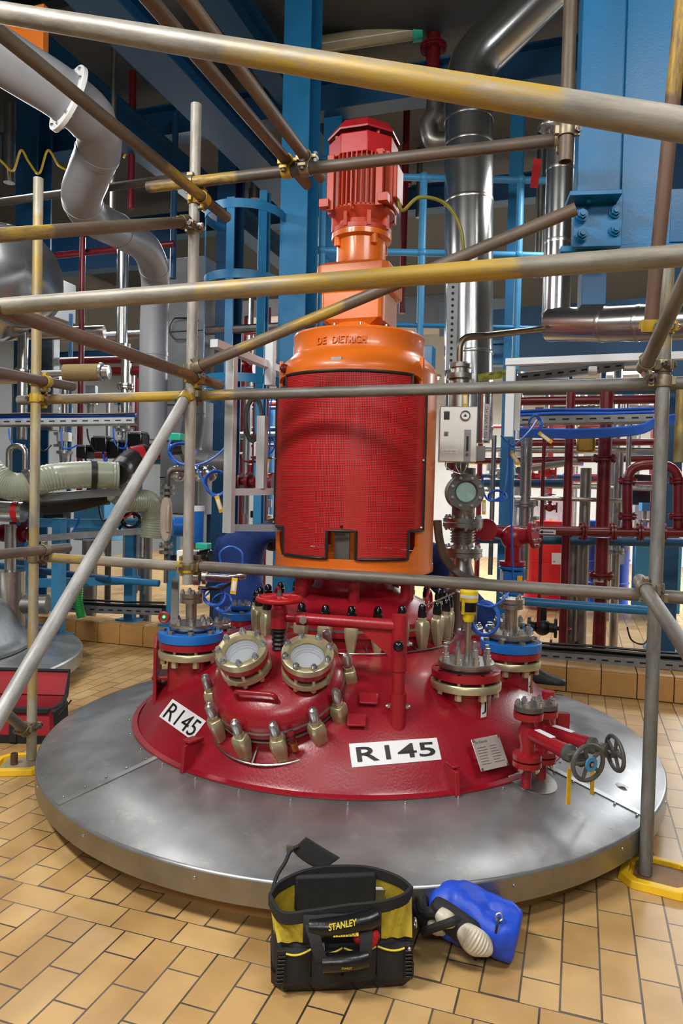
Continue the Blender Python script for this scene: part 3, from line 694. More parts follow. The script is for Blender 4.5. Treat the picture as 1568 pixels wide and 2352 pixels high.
# ------------------------------------------------------------------ swing arm over the manway
p, nn = hit_dome(912, 1655); Yp = p.y; L = T('lid_swing_arm', 'red swing arm with handwheel for lifting the manway lid', 'davit', p)
x, y = p.x, p.y; zt_ = U(912, 1412, Yp).z; za = U(912, 1437, Yp).z; q = V((x, y, 0))
mb = MB(); mb.cyl(q+ZZ*(p.z-.05), q+ZZ*(p.z+.11), .034, n=24); mb.cyl(q+ZZ*(p.z+.09), q+ZZ*(p.z+.22), .026, n=24); P('socket', mb, redv, L)
mb = MB(); mb.cyl(q+ZZ*(p.z+.20), q+ZZ*zt_, .031, n=24); P('post', mb, redv, L)
mb = MB()
for d in (-1, 1): mb.mark(); mb.bolt(q+ZZ*(p.z+.06)+V((d*.033, -.008, 0)), V((d, -.25, 0)), .010, .010, .006)
mb.mark(); mb.bolt(q+ZZ*(za-.07)+V((.031,-.0,0)), V((1,-.3,0)), .012, .01, .01); P('bolt', mb, zinc, L)
mb = MB(); k = q+ZZ*(za-.066)+V((-.004,-.034,0)); mb.cyl(k, k+V((0,-.018,0)), .007, n=10); mb.sphere(k+V((-.004,-.034,0)), .022, 18, 12); P('knob', mb, blackg, L)
WH = U(640, 1437, 2.93); WH.z = za                     # spindle of the handwheel
end = V((x, y, za)); d = (WH-end)
mb = MB(); mb.cyl(end, end+d*.80, .024, n=24); mb.cyl(end+d*.76, end+d*.84, .027, n=24); P('arm', mb, redv, L)
mb = MB(); mb.cyl(end+d*.8, end+d*.93, .017, n=18); P('inner_arm', mb, redv, L)
mb = MB(); mb.bolt(end+d*.79+V((0,-.026,.0)), V((0,-1,0)), .016, .012, .006); P('arm_bolt', mb, zinc, L)
mb = MB(); dn = d.normalized(); mb.prism([end+dn*.02-ZZ*.02-V((0,.005,0)), end+dn*.17-ZZ*.02-V((0,.005,0)), end+dn*.02-ZZ*.14-V((0,.005,0))], V((0,.01,0))); P('gusset', mb, redv, L)
mb = MB(); mb.cyl(WH-ZZ*.045, WH+ZZ*.035, .034, n=24); mb.cyl(WH+ZZ*.03, WH+ZZ*.05, .026, n=24); P('spindle_nut', mb, redv, L)
mb = MB(); hc = WH+ZZ*.075; mb.torus(hc, ZZ, .086, .012, 40, 12); mb.lathe([(.03,-.02),(.032,.0),(.028,.012),(.012,.014)], hc, ZZ, 20)
for a in range(20, 380, 72): mb.tube([hc+V((cos(rad(a))*.02, sin(rad(a))*.02, .004)), hc+V((cos(rad(a))*.055, sin(rad(a))*.055, .0)), hc+V((cos(rad(a))*.085, sin(rad(a))*.085, 0))], .011, 10)
P('handwheel', mb, scarlet, L, 'bright red handwheel')
mb = MB(); mb.cyl(hc, hc+ZZ*.035, .009, n=12); mb.hexa(hc+ZZ*.012, hc+ZZ*.024, .014); P('spindle', mb, steelc, L)
mb = MB(); pr = []
for i in range(5): pr += [(.022+.002*(4-i), -.05-.018*i), (.031-.001*i, -.058-.018*i), (.022, -.066-.018*i)]
mb.lathe(pr, WH, ZZ, 24); P('bellows', mb, black, L, 'black rubber bellows')
mb = MB(); b0 = WH-ZZ*.14; mb.cyl(b0, b0-ZZ*.05, .011, n=12); P('eye_rod', mb, steelc, L)
mb = MB(); e = BU
for s in (-.018, .018): mb.box(b0-ZZ*.10+e*s, (.010, .045, .17), BM)
mb.bolt(b0-ZZ*.06+e*.02, e, .012, .012, .004); P('lid_bracket', mb, redv, W)
# hinge plates of the manway on the dome
for px, py in ((845, 1612), (818, 1660)):
    h_, nn = hit_dome(px, py, .02); mb = MB(); M = basis(nn, EX); mb.box(h_, (.075, .055, .012), M); mb.box(h_-nn*.02, (.05, .03, .04), M); o = P('hinge_plate', mb, redv, R, bevel=.004)

# ------------------------------------------------------------------ things on the nozzles
def blind(key, label, top, plate_r, plate_m, nb=8, t=.045, long_studs=False, gap=True):
    c, zf, rf, rn = NOZ[key]; o = T('flange_stack', label, 'pipe flange', c+ZZ*zf)
    if top is not None:
        P('flange', MB().lathe([(rn*.5, zf+.003), (rf, zf+.003), (rf+.001, zf+.006), (rf+.001, zf+t-.003), (rf-.003, zf+t), (rn*.5, zf+t)], c, ZZ, 56, closed=True), top, o)
        mb = MB(); mb.bolts(c+ZZ*(zf+t), ZZ, rf*.85, nb, .016, .013, 0, .2); P('bolt', mb, steeld, o); z = zf+t
    else: z = zf
    P('seal', MB().cyl(c+ZZ*z, c+ZZ*(z+.012), plate_r*.95, n=40), black, o)
    P('cover_plate', MB().lathe([(0, z+.012), (plate_r-.002, z+.012), (plate_r, z+.015), (plate_r, z+.034), (plate_r-.003, z+.037), (0, z+.037)], c, ZZ, 48, caps=False), plate_m, o)
    mb = MB(); M = 8
    for i in range(M):
        a = 2*pi*i/M + .25; q = c + V((cos(a), sin(a), 0))*plate_r*.80 + ZZ*(z+.037)
        mb.mark()
        if long_studs: mb.hexa(q, q+ZZ*.02, .016); mb.hexa(q+ZZ*.02, q+ZZ*.034, .013); mb.cyl(q, q+ZZ*.062, .0095, n=10)
        else: mb.hexa(q, q+ZZ*.014, .014); mb.cyl(q, q+ZZ*.024, .008, n=10)
    P('stud_bolt', mb, zinc, o); return c, z+.037, o
c, z, o = blind('A', 'bright blue flange with steel cover plate on the front left nozzle', bflange, .102, steel)
def stub(c, z, o, r, h, rfl, m=steel):
    P('pipe_stub', MB().cyl(c+ZZ*z, c+ZZ*(z+h), r, n=24), m, o)
    mb = MB()
    for k in (0, 1): mb.lathe([(r, z+h+k*.026), (rfl, z+h+k*.026), (rfl, z+h+.02+k*.026), (r, z+h+.02+k*.026)], c, ZZ, 36)
    P('small_flange', mb, m, o)
    mb = MB(); mb.bolts(c+ZZ*(z+h+.046), ZZ, rfl*.78, 4, .010, .010, .008, .4); P('small_bolt', mb, zinc, o)
    return z+h+.05
z2 = stub(c, z, o, .026, .095, .054)
c, z, o = blind('J', 'steel cover plate with tall stud bolts on the front right nozzle', None, .118, steeld, long_studs=True)
cH, zH, oH = blind('H', 'bright blue flange with steel plate on the rear right nozzle', bflange, .108, steeld)
zH2 = stub(cH, zH, oH, .03, .115, .058)
blind('K', 'blue flange half hidden behind the rear right nozzle', bflange, .085, steeld)
blind('L', 'blue flange at the back of the dome beside the worker', bflange, .06, bflange)
blind('N', 'red flange with grey steel plate behind the front left nozzle', redv, .07, steeld, t=.03)
# level gauge on J
c, zf, rf, rn = NOZ['J']; G = T('level_sensor', 'yellow headed level sensor standing on the front right nozzle plate', 'sensor', c+ZZ*(zf+.03))
g0 = U(1073, 1500, c.y); g0.z = 0; zt_ = U(1075, 1425, c.y).z
P('stem', MB().cyl(g0+ZZ*(zf+.035), g0+ZZ*zt_, .0135, n=18), steel, G)
mb = MB(); mb.lathe([(.018, zt_-.005), (.024, zt_+.005), (.024, zt_+.025), (.03, zt_+.033), (.036, zt_+.04)], g0, ZZ, 24); P('neck', mb, yell, G)
mb = MB(); mb.lathe([(.036, zt_+.04), (.036, zt_+.085)], g0, ZZ, 24); P('label_band', mb, blackg, G, 'black label band')
mb = MB(); mb.lathe([(.037, zt_+.08), (.039, zt_+.085), (.039, zt_+.125), (.034, zt_+.132), (0, zt_+.134)], g0, ZZ, 24); mb.box(g0+V((-.028,-.02,zt_+.06)), (.012, .016, .06)); P('head', mb, yell, G)
P('white_label', MB().lathe([(.0395, zt_+.098), (.0395, zt_+.112)], g0, ZZ, 20, caps=False, hint=EX, a0=pi*1.1, a1=pi*1.9), paper, G)
mb = MB(); cl = g0+V((.075, .02, zt_+.005)); yv = V((.35, .9, 0)).normalized()
for k in range(3):
    rr = .056+.004*k; mb.tube([cl+V((cos(t), .2*sin(t), 0))*rr + ZZ*(sin(t)*rr*1.15) + V((0, .006*k, 0)) for t in [2*pi*i/28 for i in range(28)]], .005, 8, closed=True)
mb.tube(curve([g0+ZZ*(zt_+.07)+V((.03,0,0)), cl+V((-.02,0,.06)), cl+V((.03,0,.055)), cl+V((.09,.03,.09)), cl+V((.14,.06,.16))], 6), .005, 8)
P('cable_coil', mb, cabb, None, 'coil of bright blue cable hanging beside the yellow sensor', 'cable')

# ------------------------------------------------------------------ two red valves at the lower right
def wheel(mb, c, ax, R, r=.007, n=5):
    mb.torus(c, ax, R, r, 32, 8); mb.cyl(c-V(ax).normalized()*.012, c+V(ax).normalized()*.012, R*.25, n=14); M = basis(ax)
    for i in range(n):
        a = 2*pi*i/n+.3; mb.cyl(c, c + M @ V((R*cos(a), R*sin(a), 0)), r*.8, n=8)
def drain(px, py, Y, tip, label, tilt):
    base = UZ(px, py, .235); base = U(px, py, Y); x, y = base.x, base.y; q = V((x, y, 0)); z0 = base.z
    o = T('drain_valve', label, 'valve', V((x, y, z0)))
    P('riser', MB().cyl(q+ZZ*z0, q+ZZ*(z0+.09), .0185, n=20), redv, o)
    mb = MB(); mb.lathe([(.02, z0+.085), (.055, z0+.085), (.055, z0+.105), (.02, z0+.105)], q, ZZ, 32); P('lower_flange', mb, redv, o)
    mb = MB(); mb.lathe([(.02, z0+.112), (.055, z0+.112), (.055, z0+.132), (.03, z0+.14), (.028, z0+.165), (.036, z0+.20), (.036, z0+.225), (.026, z0+.25), (.026, z0+.265), (.055, z0+.27), (.057, z0+.295), (.02, z0+.295)], q, ZZ, 32); P('body', mb, redv, o)
    mb = MB(); mb.lathe([(0, z0+.302), (.055, z0+.302), (.055, z0+.320), (0, z0+.320)], q, ZZ, 32, caps=False); P('blind_flange', mb, steelc, o, 'bare steel blind flange')
    mb = MB(); mb.bolts(q+ZZ*(z0+.32), ZZ, .040, 5, .013, .015, .008, .5); mb.bolts(q+ZZ*(z0+.085), -ZZ, .042, 4, .012, .012, .006, .8); P('bolt', mb, zinc, o)
    d = (V(tip) - (q+ZZ*(z0+.215))); Ln = d.length; d.normalize(); b0 = q+ZZ*(z0+.215)
    mb = MB(); mb.cyl(b0, b0+d*Ln*.60, .026, n=24); mb.cyl(b0+d*Ln*.58, b0+d*Ln*.66, .028, n=24); P('extension', mb, redv, o)
    mb = MB(); k = b0+d*Ln*.66; mb.lathe([(.024,0),(.032,.005),(.032,.02),(.016,.03),(.016,.06),(.026,.065),(.026,.08),(.008,.085)], k, d, 20); mb.box(k+d*.04, (.02, .07, .02), basis(d)); P('bonnet', mb, castiron, o)
    mb = MB(); wd = (d+V((-.05, -.25, 0))).normalized() if tilt else V((.95, .12, .1)).normalized(); wheel(mb, b0+d*Ln, wd, .062, .008); P('handwheel', mb, castiron, o)
    mb = MB(); mb.cyl(b0+d*Ln*.8, b0+d*(Ln+.02), .007, n=10); P('spindle', mb, steel, o)
    if tilt: P('hub_disc', MB().lathe([(.012,.0),(.026,.0),(.026,.006),(.012,.006)], b0+d*(Ln+.012), d, 24, closed=True), lblue, o, 'light blue hub disc')
    mb = MB(); s0 = b0+d*Ln*.30; side = d.cross(ZZ).normalized(); upn = side.cross(d).normalized()
    mb.box(s0+upn*.0275, (.025, Ln*.28, .002), Matrix((side, d, upn)).transposed()); P('strip_label', mb, paper, o)
    tg = b0+d*Ln*.72-ZZ*.035; mb = MB(); mb.box(tg-ZZ*.085, (.017, .003, .13), Matrix.Rotation(.4, 3, 'Z')); mb.cyl(tg-ZZ*.02, tg+ZZ*.03, .0015, n=6); P('tag', mb, tagy, o, 'yellow hanging tag')
    return o
drain(1208, 1808, 2.74, U(1350, 1752, 2.46), 'front red valve with blue-hubbed handwheel at right foot of the dome', True)
drain(1243, 1795, 2.86, U(1412, 1730, 2.60), 'rear red valve with plain handwheel behind the front red valve', False)
q = UZ(1220, 1808, .236); mb = MB(); cc = V((q.x, q.y, .268-(math.hypot(q.x-XC, q.y-YC)-1.08)*.2135+.004)); nn = V(((cc.x-XC)*.21, (cc.y-YC)*.21, 1)).normalized()
mb.lathe([(0, -.004), (.100, -.004), (.100, .004), (0, .005)], cc, nn, 40, caps=False); o = P('collar_plate', mb, steeld, None, 'round steel collar plate under the two red valves', 'plate')
mb = MB(); q = U(1256, 1690, 2.98); q.z = 0
mb.cyl(q+ZZ*.30, q+ZZ*.585, .026, n=20); mb.lathe([(.026,.50),(.03,.5),(.03,.53),(.026,.53)], q, ZZ, 20); mb.box(q+V((.08,.05,.42)), (.05, .03, .12)); P('open_pipe_stub', mb, redv, None, 'short open red pipe standing behind the red valves', 'pipe')
# scrap of paper and chips on the floor plate
p = pol(1.30, 66, .228); cc = UZ(1425, 1807, .2125); mb = MB()
mb.add([cc+V((-.03,-.006,0)), cc+V((-.015,-.012,.006)), cc+V((.012,-.012,.010)), cc+V((.026,-.016,.002)), cc+V((.022,.008,.004)), cc+V((-.005,.012,.014)), cc+V((-.028,.006,.004))], [(0,1,5,6),(1,2,4,5),(2,3,4)])
o = P('paper_scrap', mb, paper, None, 'crumpled white scrap lying on the round metal plate by the handwheels', 'scrap'); md = o.modifiers.new('s', 'SOLIDIFY'); md.thickness = .002

# ------------------------------------------------------------------ tall sight column on the right
SX = U(1060, 1300, 3.88); sx_ = V((SX.x, SX.y, 0)); YS = SX.y
def zz(py, px=1060, Y=None): return U(px, py, Y or YS).z
G = T('sight_column', 'tall stainless column with round viewing window beside the orange drive', 'pipe column', sx_+ZZ*.655)
z0 = .655
mb = MB(); mb.lathe([(.07, z0), (.125, z0), (.125, z0+.03), (.09, z0+.035), (.088, zz(1365)), (.092, zz(1362)), (.092, zz(1352)), (.087, zz(1350)), (.080, zz(1335)), (.052, zz(1295)), (.052, zz(1272))], sx_, ZZ, 40); P('reducer', mb, steel, G, sharp=50)
def fl(mb, z, r=.108, t=.022, ri=.04, gap=.004):
    mb.lathe([(ri, z-t-gap/2), (r, z-t-gap/2), (r, z-gap/2), (ri, z-gap/2)], sx_, ZZ, 40); mb.lathe([(ri, z+gap/2), (r, z+gap/2), (r, z+gap/2+t), (ri, z+gap/2+t)], sx_, ZZ, 40)
mb = MB()
for py in (1268, 1200): fl(mb, zz(py))
P('flange', mb, steel, G)
mb = MB()
for py in (1268, 1200): mb.bolts(sx_+ZZ*(zz(py)+.024), ZZ, .09, 8, .011, .011, .008); mb.bolts(sx_+ZZ*(zz(py)-.024), -ZZ, .09, 8, .011, .011, .008)
mb.bolts(sx_+ZZ*(z0+.03), ZZ, .105, 8, .012, .012, .01); P('bolt', mb, zinc, G)
pr = []; a_, b_ = zz(1248), zz(1215); n = 5
for i in range(n): pr += [(.058, a_+(b_-a_)*i/n), (.072, a_+(b_-a_)*(i+.5)/n)]
mb = MB(); mb.lathe([(.05, zz(1258)), (.05, a_)] + pr + [(.058, b_), (.05, zz(1208))], sx_, ZZ, 36); P('bellows', mb, steel, G, 'corrugated steel bellows')
mb = MB(); mb.lathe([(.05, zz(1196)), (.062, zz(1185)), (.062, zz(1165)), (.07, zz(1150)), (.07, zz(1110)), (.06, zz(1085)), (.06, zz(1075))], sx_, ZZ, 36); wc = V((sx_.x, sx_.y, zz(1131, 1063))); wa = V((-.05, -1, .02)).normalized()
mb.lathe([(.075, -.02), (.075, .07), (.096, .075), (.096, .09), (.05, .09)], wc, wa, 40, caps=False); mb.lathe([(.075, -.02), (.075, .07), (.096, .075), (.096, .09), (.05, .09)], wc, -wa, 40, caps=False); P('window_body', mb, steeld, G)
mb = MB(); mb.lathe([(.052, .085), (.096, .085), (.096, .11), (.062, .11), (.052, .10)], wc, wa, 40, closed=True); P('window_ring', mb, castiron, G)
P('window_glass', MB().lathe([(0, .098), (.053, .098)], wc, wa, 32, caps=False), mat('window_glass_face', rgb(150, 182, 176), .08, var=.25, scale=14, spec=.7), G)
mb = MB(); mb.bolts(wc+wa*.11, wa, .078, 8, .009, .008, .004, .4); P('window_bolt', mb, zinc, G)
# instrument box
bz0, bz1 = zz(1062, 1050, 3.70), zz(936, 1050, 3.70); bc0 = U(1050, 1000, 3.72); RB = Matrix.Rotation(rad(-6), 3, 'Z')
G2 = T('instrument_box', 'stainless instrument box with gauge above the viewing window', 'control box', V((bc0.x, bc0.y, bz0)))
bw = 84/F*3.7; bh = bz1-bz0; bcn = V((bc0.x, bc0.y, (bz0+bz1)/2)); fx, fy = RB.col[0].copy(), -RB.col[1].copy()
P('box_body', MB().box(bcn, (bw, .15, bh), RB), steelb, G2, bevel=.004)
def onbox(u, v, d=0): return bcn + fx*(u*bw) + ZZ*(v*bh) + fy*(.0755+d)
mb = MB(); mb.lathe([(.024,0),(.026,.012),(.020,.016),(.020,.008),(0,.008)], onbox(.17,.33), fy, 28); P('gauge', mb, zinc, G2)
P('gauge_face', MB().cyl(onbox(.17,.33,.004), onbox(.17,.33,.0095), .0185, n=24), paper, G2); P('gauge_needle', MB().cyl(onbox(.17,.33,.008), onbox(.17,.33,.0125), .010, n=3), ink, G2)
mb = MB(); mb.box(onbox(-.32,.33), (.026*1.1, .004, .042), RB)
P('dark_plate', mb, blackg, G2); mb = MB(); mb.box(onbox(.25,-.20), (.034, .004, .16), RB); P('slot_plate', mb, lgrey, G2); mb = MB(); mb.box(onbox(.25,-.17,.003), (.011, .004, .075), RB); P('slot', mb, ink, G2)
mb = MB(); mb.box(onbox(-.32,.0), (.022, .004, .024), RB); P('lock_plate', mb, lgrey, G2); mb = MB(); mb.cyl(onbox(-.32,0), onbox(-.32,0,.01), .006, n=12); mb.cyl(onbox(.25,-.36), onbox(.25,-.36,.01), .007, n=12); P('lock', mb, steelc, G2)
mb = MB(); mb.box(onbox(-.22,-.31), (.08, .003, .02), RB); lb = P('name_strip', mb, paper, G2); P('lettering', text_on('120-UA14501', onbox(-.22,-.31,.002)-fx*.036-ZZ*.006, fx, ZZ, .072, .012, .0008), mat('grey_ink', rgb(120,120,124), .5), lb)
P('side_box', MB().box(bcn+fx*(bw/2+.03)-ZZ*.09+V((0,.05,0)), (.055, .08, .075), RB), grey, G2, bevel=.004)
mb = MB()
for u in (-.30, -.02, .1, .25): mb.tube(curve([onbox(u,-.5,-.04), onbox(u,-.58,-.04), onbox(u*.6+.05,-.66,-.03), onbox(.1,-.72,-.02)], 5), .003, 6)
P('capillary_tube', mb, steel, G2)
# pipe above the box and thin steam line
mb = MB(); pc = V((sx_.x-.03, sx_.y+.05, 0)); mb.lathe([(.06, zz(1080)), (.06, zz(860)), (.05, zz(850)), (.05, zz(830))], pc, ZZ, 32); mb.lathe([(.075, zz(868)), (.075, zz(856)), (.05, zz(856))], pc, ZZ, 32); mb.lathe([(.05, zz(842)), (.06, zz(842)), (.06, zz(834)), (.03, zz(834))], pc, ZZ, 28)
mb.bolts(pc+ZZ*zz(834), ZZ, .05, 6, .008, .008, .004); P('upper_pipe', mb, steeld, G)
mb = MB().tube(bend([U(1055, 835, 3.92), U(1056, 775, 3.92), U(1110, 771, 3.95), U(1245, 756, 4.25)], .08), .019, 16); P('thin_steam_line', mb, mat('tarnished_steel', rgb(128,116,100), .35, .85), None, 'thin tarnished pipe bending from the column top to the right', 'pipe')
# flat grey cable channel on the right flank of the orange housing
mb = MB(); a_, b_ = U(995, 925, 3.60), U(991, 1195, 3.60); mb.box(V((a_.x, 3.62, (a_.z+b_.z)/2)), (.036, .06, a_.z-b_.z), RB); P('cable_channel', mb, galv, None, 'flat grey metal channel on the right flank of the orange drive', 'cable channel', bevel=.003)
mb = MB()
for k in range(5):
    mb.tube(curve([U(998+3*k, 1195, 3.64+.01*k), U(1003+3*k, 1240, 3.66+.01*k), U(1016+3*k, 1285-k, 3.70+.01*k), U(1050+2*k, 1322-2*k, 3.75+.01*k), U(1105, 1342-3*k, 3.8+.01*k), U(1165, 1352-3*k, 3.86+.01*k)], 8), .0085, 8)
P('hose_bundle', mb, brown, None, 'bundle of brown hoses curving from the drive towards the right', 'hoses')
# ------------------------------------------------------------------ scaffold
TB = {}
EXT = {'S1': (.5, .35), 'S2': (.6, .6), 'S5': (.5, 0), 'S6': (.4, 0), 'S8': (.6, 0), 'S9': (.6, 0), 'S11': (.4, 0), 'S12': (.7, 0), 'S13': (.7, 0), 'M': (0, .8), 'LR': (0, .8), 'S16': (0, .7), 'S17': (0, .4), 'S19': (.4, 0), 'S21': (1, 0)}
def sct(key, p0, p1, label, r=.02415, name='scaffold_tube', **kw):
    p0, p1 = V(p0), V(p1); d = (p1-p0).normalized(); e0, e1 = EXT.get(key, (0, 0)); p0, p1 = p0-d*e0, p1+d*e1; d = p1-p0
    if 'bands' in kw: kw['bands'] = [(a+e0, b+e0) for a, b in kw['bands']]
    L_ = d.length; m = tubemat('tube_'+key, **kw); TB[key] = (p0, p1)
    mb = MB().pipe((0,0,0), (0,0,L_), r, .004, 24); o = P(name, mb, m, None, label, 'scaffold tube', local=True)
    M = basis(d).to_4x4(); M.translation = p0; o.matrix_world = M; return o
PA = V((-1.531, 3.56, 0)); PC = V((1.153, 2.60, 0)); SD = (PC-PA).normalized(); SN = V((-SD.y, SD.x, 0))
def on_line(px, z, back=.054):        # a point of the scaffold face plane seen at column px
    Y = 3.0
    for _ in range(40):
        q = U(px, 1100, Y); w = (q - (PA+SN*back)); w.z = 0; Y -= w.dot(SN)*.8
    q = U(px, 1100, Y); q.z = z; return q
PB = on_line(435, 0, 0); YB_ = PB.y
zA = U(93, 410, 3.56).z; zB0, zB1 = U(430, 1342, YB_).z, U(448, 240, YB_).z; zC = U(1528, 612, 2.6).z
sct('A', PA+ZZ*.02, V((PA.x, PA.y, zA)), 'left upright scaffold tube with yellow paint on a yellow foot pad', name='scaffold_standard', bands=[(.3, 1.15), (1.25, 2.7)], yellow=.25, base=(200,194,172))
sct('B', V((PB.x, PB.y, zB0)), V((PB.x, PB.y, zB1)), 'short grey upright scaffold tube ending at the lower left rail', name='scaffold_standard', bands=[], yellow=.05, base=(200,194,184))
sct('C', PC+ZZ*.02, V((PC.x, PC.y, zC)), 'right upright scaffold tube standing on the right yellow foot pad', name='scaffold_standard', bands=[(1.95, 2.5)], rust=.25, base=(150,152,148))
sct('M', on_line(42, 1.83), on_line(1600, 1.83), 'long horizontal scaffold rail across the middle of the orange drive', bands=[(.1, 1.25)], yellow=.1, rust=.25, base=(140,138,132))
sct('LL', on_line(46, 1.035), on_line(430, 1.035), 'left lower scaffold rail between the left and short uprights', bands=[(.15, .55)], yellow=.12, base=(170,164,150))
sct('LR', on_line(437, 1.042), on_line(1600, 1.042), 'right lower scaffold rail passing below the orange housing', rust=.3, base=(142,136,128))
def near(px0, py0, Y0, px1, py1, Y1): return U(px0, py0, Y0), U(px1, py1, Y1)
sct('S1', *near(-40, 22, 1.80, 1620, 296, 1.06), 'thick looking foreground tube sloping across the very top', bands=[(.80, 1.52)], yellow=.06, base=(172,166,154))
sct('S2', *near(-40, 707, 2.14, 1620, 583, 1.55), 'foreground horizontal tube with yellow patches across the orange gearbox', bands=[(.72, 1.55)], yellow=.16, base=(164,158,144))
sct('S5', *near(-40, 543, 2.36, 431, 509, YB_-.052), 'tube with bright yellow left end reaching the short upright', bands=[(.0, .28)], rust=.35, base=(128,116,100))
sct('S6', *near(-40, 43, 2.12, 521, 500, .882/(1/(YB_-.058)-.118/2.12)), 'tube sloping down from upper left past the grey duct', bands=[(.9, 1.16)], rust=.3, yellow=.1, base=(120,110,94))
sct('S7', *near(340, 430, 3.30, 1306, 318, 2.69), 'high horizontal tube passing in front of the motor fan cover', bands=[(.02, .45)], rust=.3, base=(104,96,88))
sct('S8', *near(320, -28, 2.06, 705, 424, 3.28), 'left one of two tubes sloping down to the high rail', rust=.5, base=(126,112,98))
sct('S9', *near(410, -26, 2.06, 737, 408, 3.22), 'right one of two tubes sloping down to the high rail', rust=.45, yellow=.08, base=(132,116,96))
TB10 = U(432, 903, on_line(432, 0).y-.050), U(-50, 1728, 1.98)
d10 = (TB10[1]-TB10[0]); sct('S10', TB10[0], TB10[0] + d10*((TB10[0].z-.03)/-d10.z), 'long bare steel raking tube running down to the lower left', yellow=.04, base=(205,206,203))
sct('S11', *near(-40, 695, 2.06, 505, 886, .881/(1/(YB_-.058)-.119/2.06)), 'reddish tube with yellow end sloping to the short upright', bands=[(1.05, 1.62)], rust=.5, base=(136,112,100))
sct('S12', *near(-40, 848, 3.05, 166, 888, 3.82), 'rusty tube end clamped behind the left upright at rail height', rust=.6, base=(128,104,94))
sct('S13', *near(-40, 1277, 3.05, 156, 1258, 3.80), 'rusty tube end clamped behind the left upright above the lower rail', rust=.55, base=(150,132,116))
sct('S14', *near(443, 847, YB_-.052, 1322, 480, 2.66), 'brace tube rising from the short upright to the blue support', bands=[(.25, .75)], rust=.4, base=(124,112,100))
q0 = U(1303, 210, 2.635); sct('S15', V((q0.x, q0.y, U(1311, 372, 2.635).z)), V((q0.x, q0.y, 3.6)), 'vertical tube hanging beside the blue support at upper right', rust=.4, base=(116,102,86))
sct('S16', *near(1492, 765, 2.57, 1570, -30, 2.28), 'rusty tube leaning in front of the blue support at the right edge', bands=[(.75, 1.4)], rust=.6, base=(122,96,80))
sct('S17', *near(1480, 844, 2.60, 1620, 545, 1.98), 'short tube rising to the right edge from the right upright', rust=.2, base=(140,134,120))
sct('S18', *near(1468, 1332, 2.70, 1640, 1590, 1.84), 'tube running down to the right edge below the lower rail', rust=.1, base=(150,146,136))
sct('S19', *near(-40, 1590, 3.2, 59, 1678, 3.50), 'short tube at the foot of the left upright behind the rake', base=(142,136,124))
sct('S20', U(1568, 880, 2.9), U(1560, 1062, 2.9), 'short upright tube stub at the far right edge', bands=[(.0, .3)], yellow=.2, base=(140,132,100))
sct('S21', *near(-40, 470, 4.70, 440, 404, 4.20), 'dark distant tube crossing behind the grey duct', rust=.2, base=(96,92,88))
def closest(a, b):
    p1, q1 = TB[a]; p2, q2 = TB[b]; d1, d2, r = q1-p1, q2-p2, p1-p2; A_, E_, b_ = d1.dot(d1), d2.dot(d2), d1.dot(d2); c, f = d1.dot(r), d2.dot(r); den = A_*E_-b_*b_
    s = (b_*f-c*E_)/den if den > 1e-6 else .5; cl = lambda x: min(.985, max(.015, x)); s = cl(s)
    for _ in range(20): t = cl((b_*s+f)/E_); s = cl((b_*t-c)/A_)
    return p1+d1*s, d1.normalized(), p2+d2*t, d2.normalized()
coup = mat('worn_coupler_steel', rgb(132,122,100), .45, .6, var=.25, scale=20, dirt=.6, dcol=rgb(92,70,50)); coupy = mat('yellow_coupler_paint', rgb(170,140,44), .45, .2, var=.25, scale=18, dirt=.6, dcol=rgb(110,96,70))
def coupler(a, b, label, m=None, spin=1):
    pa, da, pb, db = closest(a, b); gap = (pa-pb).length
    if not .035 < gap < .075: print('coupler gap', a, b, round(gap, 3))
    o = T('scaffold_coupler', label, 'coupler', pa); m = m or coup; n = (pb-pa).normalized() if gap > .01 else ZZ
    for p, d, s in ((pa, da, 1), (pb, db, -1)):
        mb = MB(); mb.lathe([(.0245, -.020), (.0295, -.022), (.0305, -.015), (.0305, .015), (.0295, .022), (.0245, .020)], p, d, 28, closed=True)
        side = d.cross(n)*spin; side.normalize()
        M = Matrix((side, n*s, side.cross(n*s))).transposed()
        mb.box(p + side*.036, (.026, .014, .036), M); mb.box(p - side*.034, (.018, .020, .030), M)
        band = P('band', mb, m, o, bevel=.0015)
        mb = MB(); c = p + side*.040; mb.cyl(c - n*s*.020, c + n*s*.034, .006, n=10); mb.hexa(c + n*s*.008, c + n*s*.022, .012); mb.hexa(c - n*s*.02, c - n*s*.012, .011); P('bolt', mb, zinc if random.random() < .4 else steelc, band)
    mid = (pa+pb)/2; mb = MB(); mb.box(mid, (.034, .034, max(.006, gap-.048)), basis(n, da)); P('saddle', mb, m, o)
    return o
